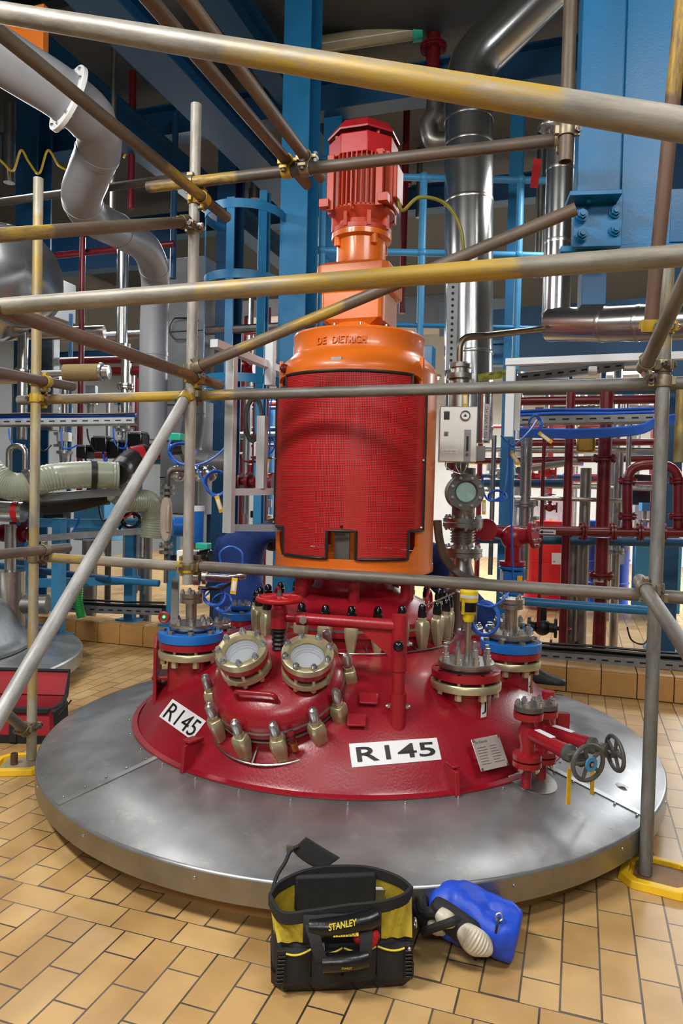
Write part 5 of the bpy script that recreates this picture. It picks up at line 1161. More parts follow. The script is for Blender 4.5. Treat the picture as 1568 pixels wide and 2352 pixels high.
for k, (px, y, z, L0, L1, w) in enumerate(((250, 40, 4.25, 2.6, 9.3, .30), (60, 150, 4.25, 3.0, 9.3, .2), (520, 40, 4.9, 4.2, 9.3, .2), (1500, 40, 4.95, 4.6, 9.3, .2))):
    a = UZ(px, y, z); t0 = (L0-a.y)/BV.y; t1 = (L1-a.y)/BV.y; mb = MB(); ibeam_mb(mb, a+BV*t0+ZZ*.12, a+BV*t1+ZZ*.12, w, .24, .016); P('roof_beam', mb, blued, None, ('blue ceiling beam running away above the grey duct', 'blue ceiling beam at upper left edge above the wide grey duct', 'blue ceiling beam behind the sloping scaffold tubes', 'blue ceiling beam above the big shiny pipe')[k], 'beam')
for k, (yy, z, x0, x1) in enumerate(((6.2, 4.85, -6, 6.5), (8.6, 4.85, -6, 6.5))):
    mb = MB(); ibeam_mb(mb, B(x0, yy, z+.12), B(x1, yy, z+.12), .2, .28, .016); P('roof_beam', mb, blued, None, ('nearer blue cross beam under the dark deck', 'farther blue cross beam under the dark deck')[k], 'beam')
mb = MB(); c = B(-.5, 10.6, 5.35); mb.box(c, (16.4, 11.4, .08), BM); P('trim_3', mb, mat('dark_deck_plates', rgb(46, 52, 58), .6, var=.12), kind='structure')  # dark slab run far back, added to keep the upper hall dark
# big blue support at upper right
Ys = 2.82; G = T('hanging_support', 'big glossy blue steel support with bolted plate at upper right', 'steel support', U(1385, 570, Ys))
glb = mat('glossy_blue_paint', rgb(8, 96, 144), .42, var=.06, bump=.06, bscale=120, coat=0, spec=.35)
RS = Matrix.Rotation(rad(-8), 3, 'Z'); 
def plate(px0, px1, y0, y1, Y, t, m=glb, b=.002, nm='plate'):
    a, b_ = U(px0, (y0+y1)/2, Y), U(px1, (y0+y1)/2, Y); z1, z0 = U((px0+px1)/2, y0, Y).z, U((px0+px1)/2, y1, Y).z; c = (a+b_)/2; c.z = (z0+z1)/2; return P(nm, MB().box(c+V((0, t/2, 0)), (abs(b_.x-a.x), t, z1-z0), RS), m, G, bevel=b)
plate(1334, 1432, -60, 565, 2.84, .03, nm='flange_plate'); plate(1438, 1548, -60, 568, 2.80, .05, nm='side_plate'); plate(1345, 1420, -60, 560, 2.90, .16, nm='web')
plate(1320, 1428, 446, 566, 2.78, .03, nm='bolted_plate'); plate(1316, 1432, 436, 447, 2.70, .12, nm='shelf'); plate(1342, 1396, 566, 700, 2.90, .10, blued, nm='lower_stub'); plate(1530, 1640, 432, 555, 2.84, .1, nm='side_beam')
plate(1300, 1640, 560, 574, 2.80, .16, nm='bottom_shelf')
mb = MB()
for px, py in ((1336,493),(1336,538),(1412,486),(1412,528)): mb.mark(); p = U(px, py, 2.765); mb.bolt(p, V((-.1,-1,0)), .018, .016, .010); mb.cyl(p+V((0,.004,0)), p+V((0,-.002,0)), .024, n=16)
for px, py in ((1352,456),(1398,452)): mb.mark(); p = U(px, py-6, 2.745); mb.bolt(p, -ZZ, .016, .016, .010)
P('bolt', mb, glb, G)
# ladder cage
def ring_band(c, r, z, a0, a1, w, t, n=28):
    mb = MB(); return mb.lathe([(r, z-w/2), (r+t, z-w/2), (r+t, z+w/2), (r, z+w/2)], c, ZZ, n, closed=True, hint=EX, a0=rad(a0), a1=rad(a1))
cg = U(560, 700, 5.55); cg.z = 0; G = T('ladder_cage', 'blue safety cage of flat hoops around a ladder left of the column', 'ladder cage', V((cg.x, cg.y, 1.9)))
for py in (466, 628, 866, 900):
    z = U(560, py, 5.25).z; mb = ring_band(cg, .30, z, 130, 390, .065, .008); P('hoop', mb, blue, G)
zt_, zb_ = U(560, 452, 5.25).z, U(560, 905, 5.25).z
for a in (190, 257, 302): p = cg + V((cos(rad(a)), sin(rad(a)), 0))*.30; P('strap', MB().box(V((p.x, p.y, (zt_+zb_)/2)), (.008, .06, zt_-zb_), Matrix.Rotation(rad(a), 3, 'Z')), blue, G)
for s in (.36, .66): P('stile', MB().box(cg+V((s, .55, 2.2)), (.05, .02, 4.4)), blue, G)
mb = MB()
for k in range(15): mb.mark(); mb.cyl(cg+V((.36, .55, .3+.28*k)), cg+V((.66, .55, .3+.28*k)), .012, n=10)
P('rung', mb, blue, G)
# handrail round the platform
G = T('handrail', 'light blue tubular handrail on a platform behind the motor', 'railing', U(972, 800, 5.8))
zr = [U(850, y, 5.8).z for y in (405, 578, 745)]
def on6(px, z, Y=5.8): q = U(px, 600, Y); q.z = z; return q
for px in (738, 968, 1190): P('post', MB().cyl(on6(px, U(px, 850, 5.8).z), on6(px, zr[0]+.03), .03, n=16), lblue, G)
mb = MB(); mb.tube(bend([on6(738, zr[0]), on6(690, zr[0]), on6(690, zr[1]), on6(738, zr[1])], .12), .028, 14); mb.tube([on6(735, zr[0]), on6(1300, zr[0])], .028, 14); P('top_rail', mb, lblue, G)
P('middle_rail', MB().tube([on6(735, zr[1]), on6(1320, zr[1])], .028, 14), lblue, G); P('bottom_rail', MB().tube([on6(735, zr[2]), on6(1320, zr[2])], .02, 12), blue, G)
mb = MB()
for px in (738, 968, 1190):
    for z in zr[:2]: mb.mark(); mb.sphere(on6(px, z), .042, 14, 10)
P('ball_joint', mb, lblue, G)
P('foot_bracket', MB().box(on6(985, U(985, 830, 5.7).z, 5.7), (.12, .14, .22), BM), blue, G, bevel=.004)
# stainless pipes
pipe_thing('clad_pipe', 'wide shiny clad pipe turning away at the top right of the motor', [U(1076, 1010, 5.3), U(1076, 150, 5.3), U(1260, -30, 5.15), U(1420, -150, 5.0)], .175, steelp, .34, rings=(.02, .16, .30, .44, .545, .59, .635), ringm=steel, n=40)
bpY = 4.35; pipe_thing('clad_pipe', 'slim shiny clad pipe beside the blue support', [V((U(1283, 500, bpY).x, bpY, U(1283, 250, bpY).z)), V((U(1283, 500, bpY).x, bpY, U(1283, 745, bpY).z))], .083, steelp, rings=(.1, .28, .62, .95), ringm=steel, n=32)
pipe_thing('clad_pipe', 'horizontal shiny clad pipe mitred under the slim one', [U(1262, 745, bpY), U(1400, 745, 4.1), U(1640, 735, 3.75)], .1, steelp, rings=(.36, .58), ringm=steel, n=32)
mb = MB(); q = U(1266, 288, 4.33); mb.sphere(q, .075, 12, 9, (1, 1, .6)); P('foil_wrap', mb, zinc, None, 'crinkled silver foil wrap at the top of the slim clad pipe', 'foil')
for v in bpy.data.objects['foil_wrap'].data.vertices: v.co += V((random.uniform(-1, 1), random.uniform(-1, 1), random.uniform(-1, 1)))*.012
pipe_thing('bent_pipe', 'small dull pipe bend left of the wide clad pipe', [U(1000, 228, 5.6), U(998, 260, 5.6), U(982, 285, 5.6), U(990, 325, 5.6), U(1020, 325, 5.6)], .07, steeld, .1)
vp(1110, 905, 1018, 4.5, .042, steelp, 'short shiny pipe with vertical lettering right of the instrument box', name='marked_pipe', rings=(.02, .95))
a, b = U(1117, 928, 4.452), U(1117, 1012, 4.452); o = P('pipe_label', MB().box((a+b)/2+V((.0,-.004,0)), (.027, .002, a.z-b.z)), paper, None, 'white vertical label on the short shiny marked pipe', 'label')
P('lettering', text_on('TO HI.VNT.VC', V((a.x+.009, a.y-.006, b.z+.012)), ZZ, V((-1, 0, 0)), a.z-b.z-.03, .017, .0008), ink, o, 'black vertical lettering')
vp(1078, 560, 905, 4.9, .05, steel, 'thinner steel pipe in front of the wide clad pipe', rings=(.2, .8)) if False else None
a, b = vline(1037, 640, 850, 4.9); o = T('perforated_channel', 'grey perforated channel upright left of the wide clad pipe', 'channel', b); P('channel', MB().box((a+b)/2, (.07, .03, a.z-b.z)), galv, o)
mb = MB()
for k in range(15): mb.mark(); mb.cyl(V((a.x, a.y-.0151, b.z+(a.z-b.z)*(k+.5)/15)), V((a.x, a.y-.017, b.z+(a.z-b.z)*(k+.5)/15)), .010, n=10)
P('hole', mb, ink, o)
# grey plastic duct, upper left
dp = [U(-60, 90, 3.4), U(60, 165, 3.55), U(135, 212, 3.65), U(205, 268, 3.78), U(228, 330, 3.95), U(205, 400, 4.15), U(188, 455, 4.35), U(215, 500, 4.7), U(280, 535, 5.2), U(335, 572, 5.6), U(357, 640, 6.0), U(354, 750, 6.1), U(352, 900, 6.1), U(351, 1010, 6.1)]
G = T('plastic_duct', 'wide grey plastic duct snaking from the upper left down behind the scaffold', 'duct', dp[-1]); pts = curve(dp, 7); rr = []
for i, p in enumerate(pts):
    t = i/(len(pts)-1); rr.append(.128 if t < .25 else .118)
P('duct', MB().tube(pts, rr, 36), lgrey, G, sharp=60)
i = 16; d = (pts[i+1]-pts[i-1]).normalized(); mb = MB(); mb.lathe([(.12, -.012), (.175, -.012), (.175, .012), (.12, .012)], pts[i], d, 40); P('flange', mb, white, G, 'pale bolted flange', bevel=.002); mb = MB(); mb.bolts(pts[i]+d*.012, d, .152, 10, .010, .008, .004); mb.bolts(pts[i]-d*.012, -d, .152, 10, .010, .008, .004); P('bolt', mb, zinc, G)
mb = MB()
for i in (30, 43, 55, 68, 80): mb.mark(); d = (pts[i+1]-pts[i-1]).normalized(); mb.lathe([(rr[i]*.98, -.02), (rr[i]*1.03, -.018), (rr[i]*1.03, .018), (rr[i]*.98, .02)], pts[i], d, 36)
P('socket_ring', mb, lgrey, G)
pipe_thing('plastic_duct', 'dark grey plastic duct branch behind the short upright', [U(446, 870, 6.3), U(446, 960, 6.3), U(432, 1060, 6.3), U(520, 1062, 6.3)], .10, dgrey, .16, rings=(.3, .85), cat='duct', n=28)
vp(440, 1095, 1330, 6.2, .055, dgrey, 'dark grey upright duct below the dark branch', name='plastic_duct', cat='duct', rings=(.1, .5))
# far left shiny vessel and cabinets
G = T('steel_vessel', 'large dark shiny vessel end behind the left upright', 'vessel', U(30, 720, 5.8)); c = U(20, 640, 5.8); P('shell', MB().lathe([(0, -.5), (.38, -.48), (.40, -.4), (.40, .12), (.36, .2), (.2, .27), (0, .29)], c, V((.7, -.6, .15)), 48), steelp, G); mb = MB(); mb.lathe([(.395, .05), (.42, .05), (.42, .09), (.395, .09)], c, V((.7, -.6, .15)), 48); P('rim', mb, steel, G)
a, b = vline(440, 605, 1180, 7.6); G = T('equipment_cabinet', 'tall pale grey panelled cabinet between duct and ladder cage', 'cabinet', b); P('body', MB().box((a+b)/2, (.48, .4, a.z-b.z), BM), concrete, G, bevel=.004)
mb = MB()
for k in range(7): mb.mark(); mb.box(V((a.x, a.y, b.z+(a.z-b.z)*k/7))-BV*.201, (.482, .004, .010), BM)
P('panel_joint', mb, ink, G); mb = MB(); q = U(425, 755, 7.36); mb.tube([q+V((.08*(1 if cos(t) > 0 else -1)+.08*cos(t), 0, .11*sin(t))) for t in [2*pi*i/24 for i in range(24)]], .008, 8, closed=True); P('rubber_seal', mb, cabk, G)
# coloured slim pipes: x, top, bottom, distance, radius, material, label
for px, y0, y1, Y, r, m, lb in (
    (186, 545, 1140, 6.6, .026, dred, 'dark red upright pipe left of the grey duct'), (303, 165, 480, 6.2, .03, dred, 'dark red upright pipe in the gloom above the grey duct'),
    (281, 560, 790, 6.4, .05, steelp, 'shiny upright pipe just left of the grey vertical duct'), (288, 790, 985, 6.4, .04, steel, 'lower shiny upright pipe left of the grey vertical duct'),
    (260, 100, 520, 5.6, .022, steeld, 'thin grey conduit hanging at upper left'), (400, 260, 640, 6.9, .03, blued, 'thin dark blue pipe beside the short upright'), (590, 60, 460, 7.6, .07, steeld, 'dull upright pipe left of the broad blue column'),
    (150, 840, 960, 6.2, .03, steel, 'short steel stub pipe left of the dark red upright'), (52, 700, 1010, 6.6, .045, steel, 'steel upright pipe left of the yellow-banded upright'), (22, 240, 420, 6.5, .05, steelp, 'shiny upright pipe at far upper left'),
    (566, 905, 1180, 6.6, .035, steeld, 'dull upright pipe inside the white frame'), (584, 880, 1110, 7.0, .018, dred, 'thin dark red rod inside the white frame'),
    (995, 60, 160, 6.2, .06, dred, 'dark red pipe hanging beside the lamp at the top'), (930, 120, 720, 7.4, .035, dred, 'dark red upright pipe right of the motor'), (850, 60, 330, 8.2, .04, steeld, 'left grey upright pipe above the motor'), (898, 60, 420, 8.4, .03, steeld, 'right grey upright pipe above the motor'),
    (965, 200, 500, 8.2, .035, steeld, 'grey upright pipe between motor and wide clad pipe'), (1240, 300, 640, 6.6, .04, steeld, 'dull upright pipe behind the red hanging tag'),
    (1205, 985, 1330, 5.9, .046, steel, 'steel upright pipe right of the slim blue column'), (1130, 1000, 1320, 6.2, .02, steeld, 'thin steel upright pipe behind the viewing column'),
    (1243, 980, 1440, 5.9, .015, dred, 'thin dark red upright pipe at right'), (1300, 900, 1545, 5.8, .034, dred, 'dark red upright pipe left of the broad dark red one'),
    (1388, 890, 1215, 5.7, .052, dred, 'broad dark red upright pipe above the red manifold'), (1338, 1075, 1540, 6.0, .045, steeld, 'dull flanged upright pipe between the red uprights'),
    (1312, 1245, 1530, 6.1, .05, steeld, 'dull square-looking upright pipe beside the flanged one'), (1414, 1040, 1490, 6.2, .038, steel, 'steel upright pipe right of the broad dark red one'), (1444, 960, 1080, 6.4, .022, steel, 'thin steel upright above the red loop'),
    (335, 1190, 1440, 6.6, .055, steeld, 'thick dull upright pipe below the clear hose end'), (205, 1240, 1430, 6.8, .07, steeld, 'thick dull upright pipe left of the raking tube foot'), (248, 1200, 1400, 7.0, .03, steelc, 'dark upright bar behind the raking tube'), (320, 1180, 1280, 6.5, .04, zinc, 'foil wrapped pipe below the clear hose')):
    vp(px, y0, y1, Y, r, m, lb, name='upright_pipe', fl=((.5,) if m in (dred, steel) and r > .03 else ()))
pipe_thing('flanged_pipe', 'broad dark red pipe with white band below the red manifold', list(vline(1378, 1235, 1545, 5.6)), .05, dred, fl=(.28, .42)); a, b = vline(1378, 1318, 1336, 5.6); P('white_band', MB().cyl(a, b, .051, n=20), white, bpy.data.objects['flanged_pipe'])
pipe_thing('red_manifold', 'long red horizontal pipe with flanges crossing behind the right upright', [U(1135, 1216, 5.45), U(1370, 1221, 5.40), U(1640, 1224, 5.2)], .036, dred, fl=(.42, .56, .68, .78, .9), cat='pipe')
pipe_thing('red_loop', 'red inverted U pipe loop above the manifold at right', [U(1440, 1215, 5.35), U(1440, 1068, 5.35), U(1557, 1068, 5.28), U(1557, 1215, 5.28)], .036, dred, .14, fl=(.08, .30, .70, .92))
for a, b, r, m, lb in (
    ((1195, 922, 6.9), (1640, 915, 6.6), .04, dred, 'dark red horizontal pipe above the right cable tray'), ((1180, 1018, 7.4), (1640, 1014, 7.1), .035, dred, 'dark red horizontal pipe just below the right cable tray'), ((1090, 1058, 7.0), (1640, 1052, 6.6), .03, dred, 'thin dark red horizontal pipe crossing the work light'),
    ((1180, 1143, 5.9), (1440, 1150, 5.8), .018, steel, 'thin steel horizontal pipe at right'), ((1190, 1080, 6.0), (1320, 1060, 6.4), .03, steeld, 'curved looking dull pipe at right'),
    ((0, 1300, 6.4), (250, 1330, 6.2), .03, blued, 'dark blue horizontal tube below the left rail'), ((215, 1328, 6.3), (365, 1340, 6.2), .03, blue, 'short blue horizontal tube with open end at left'), ((1080, 1238, 6.0), (1640, 1248, 5.8), .035, blued, 'blue horizontal tube under the red manifold'), ((1186, 1380, 5.5), (1500, 1404, 5.3), .034, blue, 'blue horizontal tube low at right below the rail'),
    ((1090, 1110, 7.6), (1300, 1110, 7.6), .04, blued, 'dark blue bar behind the slim column'), ((560, 760, 8.2), (640, 756, 8.2), .05, scarlet, 'red pipe glimpsed through the ladder cage'), ((470, 1010, 8.0), (640, 1005, 8.0), .04, blued, 'blue bar behind the white frame'), ((100, 590, 6.8), (400, 560, 6.6), .03, dred, 'dark red pipe crossing behind the grey duct'), ((140, 830, 7.5), (330, 825, 7.5), .04, dred, 'dark red horizontal pipe behind the tan muffler'), ((0, 870, 7.0), (140, 872, 7.0), .05, steelp, 'shiny horizontal pipe left of the left upright'), ((0, 770, 6.9), (240, 762, 6.9), .06, steelp, 'shiny horizontal pipe behind the reddish scaffold tube')):
    hp(a, b, r, m, lb, name='horizontal_pipe')
# trays and cables
def tray(name, a, b, w, label, nb, cols, drop=.05):
    a, b = V(a), V(b); d = (b-a).normalized(); s = d.cross(ZZ).normalized(); o = T(name, label, 'cable tray', (a+b)/2)
    mb = MB(); mb.bar(a - s*w/2, b - s*w/2, .004, drop, ZZ); mb.bar(a + s*w/2, b + s*w/2, .004, drop, ZZ); mb.bar(a-ZZ*drop/2, b-ZZ*drop/2, w, .003, ZZ); P('channel', mb, galv, o)
    hl = MB(); n = int((b-a).length/.085)
    for k in range(n):
        p = a.lerp(b, (k+.5)/n); hl.mark(); hl.box(p + s*(w/2+.0025)*(1 if s.y < 0 else -1), (.045, .003, .012), Matrix((d, s, ZZ)).transposed()) if True else hl.box(p - s*(w/2+.0025), (.03, .003, .012), Matrix((d, s, ZZ)).transposed())
    P('slot', hl, ink, o)
    for k in range(nb):
        off_ = s*(-w*.42 + w*.84*(k+.5)/nb) + ZZ*(drop*.45 + random.uniform(-.005, .05)); P('cable_run', MB().tube([a+off_, a.lerp(b, .3)+off_+ZZ*.006, a.lerp(b, .7)+off_-ZZ*.004, b+off_], .010, 8), cols[k % len(cols)], o)
    return o
tray('cable_tray', U(-40, 972, 6.0), U(312, 968, 6.2), .22, 'cable tray with blue cables left of the grey duct', 9, [cabb, cabb, cabk])
tray('cable_tray', U(1190, 968, 5.3), U(1500, 962, 5.1), .20, 'cable tray with blue cables right of the white bar frame', 9, [cabb, cabb, cabb, cabk])
mb = MB()
for k in range(5): mb.tube(curve([U(1192, 985+4*k, 5.15), U(1330, 988+4*k, 5.1), U(1460, 980+4*k, 5.0), U(1510, 962+4*k, 4.95), U(1600, 946+4*k, 4.9)], 6), .012, 8)
P('cable_bundle', mb, cabb, None, 'thick bundle of blue cables slung under the right cable tray', 'cables')
tray('cable_tray', U(90, 1392, 6.5), U(380, 1402, 6.3), .16, 'low cable tray with black cables behind the left kerb', 5, [cabk], .06)
tray('cable_tray', U(1238, 1500, 5.45), U(1640, 1530, 5.05), .16, 'low cable tray with black cables along the right kerb', 6, [cabk], .06)
bar_thing('support_rail', U(90, 1142, 5.35), U(275, 1130, 5.5), .05, .06, steelp, 'polished steel rail carrying the clear hose', 'rail')
# hoses at left
def hose(name, pts, r, m, label, straps=None, k=10, rid=.05):
    path = curve(pts, 18); rr = [r*(1+rid*(i % 2)) for i in range(len(path))]; o = T(name, label, 'hose', min(path, key=lambda p: p.z)); P('hose', MB().tube(path, rr, 22), m, o, sharp=40)
    if straps:
        mb = MB()
        for f in straps: i = int(f*(len(path)-2))+1; mb.lathe([(r*1.05, -.02), (r*1.16, -.02), (r*1.16, .02), (r*1.05, .02)], path[i], path[i+1]-path[i-1], 24)
        P('strap', mb, cabk, o)
    return o
hose('ribbed_hose', [U(-40, 1062, 5.1), U(5, 1108, 5.1), U(50, 1118, 5.12), U(110, 1098, 5.2), U(190, 1090, 5.3), U(272, 1092, 5.4)], .098, hoseclear, 'thick clear ribbed hose lying on the steel rail at left', (.48, .86))
hose('ribbed_hose', [U(268, 1090, 5.42), U(285, 1070, 5.6), U(305, 1055, 5.75), U(330, 1043, 5.9)], .085, black, 'black ribbed hose joining the clear hose to the grey duct')
hose('ribbed_hose', [U(-40, 1150, 5.5), U(60, 1160, 5.5), U(150, 1158, 5.6), U(230, 1140, 5.7), U(280, 1115, 5.8)], .07, black, 'black ribbed hose sagging below the steel rail')
hose('ribbed_hose', [U(262, 1128, 5.6), U(300, 1150, 5.7), U(340, 1152, 5.8), U(350, 1185, 5.9), U(346, 1235, 5.9)], .085, hoseclear, 'clear ribbed hose bending down beside the raking tube')
hose('ribbed_hose', [U(183, 1325, 6.0), U(181, 1350, 6.0), U(180, 1385, 6.0), U(188, 1418, 6.0)], .035, green, 'green spiral hose hanging behind the raking tube', rid=.12)
p = U(316, 1052, 5.8); P('hose_collar', MB().lathe([(.088, -.05), (.10, -.05), (.10, .05), (.088, .05)], p, V((.8, .5, .2)), 28), scarlet, None, 'red band where the black hose meets the grey duct', 'collar')
mb = MB(); pts = [U(px, py, 6.3) for px, py in ((-30, 340), (5, 372), (30, 392), (48, 345), (66, 372), (90, 398), (110, 345), (135, 380), (165, 395))]; mb.tube(curve(pts, 8), .010, 8); P('coiled_hose', mb, mat('yellow_hose', rgb(206, 176, 50), .4), None, 'yellow wavy air hose hanging at upper left', 'hose')
mb = MB(); mb.tube(curve([U(284, 362, 6.2), U(292, 340, 6.2), U(286, 310, 6.2), U(300, 290, 6.2), U(342, 280, 6.2)], 8), .010, 8); P('coiled_hose', mb, MATS['yellow_hose'], None, 'yellow hose end curling behind the grey duct', 'hose')
o = T('insulated_muffler', 'tan insulated cylinder with steel end behind the left coupler', 'muffler', U(195, 875, 5.6)); P('body', MB().cyl(U(148, 857, 5.6), U(228, 855, 5.6), .066, n=28), mat('tan_lagging', rgb(130, 112, 72), .8, bump=.4, bscale=120), o); P('end_flange', MB().lathe([(0,0),(.06,0),(.075,.01),(.075,.03),(.055,.035),(.055,.08),(0,.085)], U(228, 855, 5.6), V((1,-.05,0)), 24), steel, o); P('inlet', MB().cyl(U(90, 858, 5.6), U(148, 857, 5.6), .025, n=16), steel, o)
o = T('strapped_cylinder', 'shiny cylinder held by a red strap at the left edge', 'cylinder', U(20, 1195, 5.2)); P('body', MB().cyl(U(-60, 1172, 5.2), U(55, 1176, 5.2), .075, n=28), steelp, o); P('strap', MB().cyl(U(33, 1175, 5.2), U(46, 1175, 5.2), .079, n=28), scarlet, o, 'red strap')
# second vessel at left
c2c = V((-3.24, 4.93, 0)); G = T('round_cladding_plate', 'second round metal plate with grey dome at the left edge', 'floor plate', c2c+ZZ*.09)
mb = MB(); mb.lathe([(.95,.25),(1.37,.195),(1.38,.185),(1.38,.095),(1.36,.09)], c2c, ZZ, 96, caps=False); P('sheet', mb, discm, G); P('plinth_ring', MB().lathe([(1.25,0),(1.29,0),(1.29,.1),(1.25,.1)], c2c, ZZ, 72, closed=True), kerbm, G)
o = T('grey_dome', 'dull grey insulated dome on the second metal plate', 'vessel', c2c+ZZ*.24); P('shell', MB().lathe([(1.04,.245),(1.04,.265),(1.0,.275),(.97,.33),(.90,.46),(.78,.60),(.60,.72),(.35,.80),(0,.83)], c2c, ZZ, 72, caps=False), galv, o, sharp=50)
q = U(22, 1420, 5.35); q.z = 0; o = T('steel_nozzle', 'shiny steel nozzle standing behind the grey dome', 'nozzle', q+ZZ*.2); mb = MB(); mb.cyl(q+ZZ*.2, q+ZZ*.75, .12, n=32); P('body', mb, steel, o); P('upper_pipe', MB().cyl(q+ZZ*.75, q+ZZ*1.1, .04, n=16), steel, o); P('side_branch', MB().cyl(q+ZZ*.5, q+V((.28, .02, .5)), .075, n=24), steeld, o)
# blue skid frame at left
G = T('skid_frame', 'blue square tube frame with legs behind the left scaffold', 'frame', U(200, 1420, 6.1))
for px, Y in ((135, 5.75), (300, 6.5), (72, 6.1), (398, 6.3)):
    a = U(px, 1300, Y); zt_ = U(px, 1190, Y).z; P('leg', MB().box(V((a.x, a.y, zt_/2)), (.09, .07, zt_), BM), lblue, G, bevel=.003); P('foot_plate', MB().box(V((a.x, a.y, .19)), (.2, .16, .02), BM), blue, G)
for (a, b) in (((60, 1200, 5.8), (400, 1205, 6.3)), ((60, 1340, 5.9), (320, 1332, 6.45))): P('cross_member', MB().bar(U(*a), U(*b), .06, .07, ZZ), lblue, G)
P('dark_rail', MB().bar(U(60, 1238, 5.6), U(400, 1215, 6.0), .04, .05, ZZ), galv, G)
# white bar frame at right
G = T('guard_frame', 'white L shaped bar frame at right of the instrument box', 'frame', U(1170, 1004, 3.75))
a, b = vline(1171, 828, 1004, 3.75); P('upright', MB().box((a+b)/2, (.046, .04, a.z-b.z), BM), alu, G, bevel=.002); P('top_bar', MB().bar(U(1162, 832, 3.75), U(1640, 814, 3.3), .04, .036, ZZ), alu, G, bevel=.002)
P('back_plate', MB().box(U(1188, 945, 3.78), (.028, .01, .2), BM), white, G)
hp((1200, 890, 6.4), (1640, 884, 6.0), .07, blued, 'dark blue round beam behind the right end of the middle rail', name='beam_tube', cat='beam'); tray('wall_channel', U(1180, 870, 4.8), U(1420, 842, 5.0), .12, 'perforated grey channel under the white bar frame', 0, [cabk])
p = U(1361, 852, 3.7); P('white_junction_box', MB().box(p, (.042, .04, .042), BM), white, None, 'small white box below the white top bar', 'box', bevel=.004)
# valves at right
def flange_disc(mb, p, d, r, t=.02): mb.lathe([(0, -t/2), (r, -t/2), (r, t/2), (0, t/2)], p, d, 28); return mb
G = T('angle_valve', 'dark red angle valve on a blue body right of the steel column', 'valve', U(1178, 1350, 4.45)); c = U(1178, 1235, 4.45)
mb = MB(); mb.sphere(c, .078, 20, 14, (1, .9, 1)); mb.cyl(c, c+V((.10,-.06,.02)), .05, n=20); flange_disc(mb, c+V((.11,-.066,.022)), V((.10,-.06,.02)), .085, .024); mb.cyl(c, c-ZZ*.17, .048, n=20); flange_disc(mb, c-ZZ*.16, ZZ, .082, .026); mb.cyl(c, U(1118, 1217, 4.55), .03, n=16); flange_disc(mb, U(1128, 1218, 4.55), V((1,0,.1)), .066, .02); P('body', mb, redv, G)
mb = MB(); q = U(1112, 1216, 4.5); mb.sphere(q, .06, 16, 12); flange_disc(mb, q+V((0,-.05,0)), V((-.3,-1,0)), .07, .02); mb.box(q+V((-.06,0,-.03)), (.03,.03,.1)); P('side_valve', mb, redv, G)
mb = MB(); mb.bolts(c+V((.122,-.073,.024)), V((.10,-.06,.02)), .066, 6, .011, .010, .006); P('bolt', mb, zinc, G)
mb = MB(); flange_disc(mb, c-ZZ*.188, ZZ, .082, .022); mb.box(c-ZZ*.28, (.13, .11, .15)); mb.cyl(c-ZZ*.35, c-ZZ*.40, .05, n=20); P('lower_body', mb, bflange, G, 'bright blue lower body', bevel=.006)
P('tag', MB().box(c+V((.03,-.075,-.25)), (.032, .004, .042)), tagy, G)
pipe_thing('riser_pipe', 'short steel riser under the blue valve body', [c-ZZ*.40, c-ZZ*.58], .03, steel)
def globe(px, py, Y, s, m, label, wm=None):
    c = U(px, py, Y); o = T('globe_valve', label, 'valve', c); mb = MB(); mb.sphere(c, .06*s, 16, 12); 
    for d in (-1, 1): flange_disc(mb, c+BU*d*.09*s, BU, .07*s, .02*s); mb.cyl(c, c+BU*d*.09*s, .035*s, n=14)
    mb.cyl(c, c+ZZ*.14*s, .028*s, n=14); P('body', mb, m, o); mb = MB(); wheel(mb, c+ZZ*.17*s, ZZ, .07*s, .008*s); P('handwheel', mb, wm or m, o); return o
globe(600, 1108, 4.9, 1.0, dred, 'dark red flanged valve inside the white frame'); globe(575, 1105, 5.0, .8, dred, 'smaller dark red valve beside the one inside the white frame')
globe(1257, 1085, 8.2, 1.0, scarlet, 'left bright red valve in the far hall'); globe(1216, 1095, 8.0, 1.2, scarlet, 'bright red valve behind the slim blue column'); globe(1262, 1165, 8.6, .9, dred, 'dark red valve below the bright red ones'); globe(560, 850, 7.8, 1.5, scarlet, 'bright red valve glimpsed through the ladder cage hoops')
globe(1245, 1440, 6.0, 1.2, black, 'black actuated valve on the floor behind the right nozzles', steelc); globe(1290, 1490, 6.0, 1., dred, 'dark red valve low on the floor at right'); globe(30, 1225, 5.6, 1.0, dred, 'dark red valve below the strapped cylinder'); globe(55, 1225, 5.6, .9, dred, 'second dark red valve below the strapped cylinder')
# instruments left of the drive
G = T('pressure_transmitter', 'blue two-chamber transmitter behind the short upright', 'transmitter', U(435, 1255, 4.6)); mb = MB(); mb.cyl(U(448, 1172, 4.6), U(446, 1248, 4.6), .058, n=28); P('main_chamber', mb, bflange, G, bevel=.004); mb = MB(); mb.cyl(U(395, 1210, 4.55), U(440, 1210, 4.6), .062, n=28); P('side_chamber', mb, bflange, G, bevel=.004); P('cap', MB().cyl(U(448, 1162, 4.6), U(448, 1174, 4.6), .06, n=28), white, G); P('gland', MB().cyl(U(446, 1248, 4.6), U(446, 1270, 4.6), .02, n=14), brass, G)
G = T('loop_seal', 'flat beige metal oval fitting on the thin pipe left of the short upright', 'fitting', U(382, 1300, 4.0)); c = U(383, 1192, 4.0)
mb = MB(); ring = []
for k in range(20): t = 2*pi*k/20; ring.append(V((.036*cos(t)*(1 if cos(t) < 0 else .8), 0, .13*(abs(sin(t))**.7)*(1 if sin(t) > 0 else -1))))
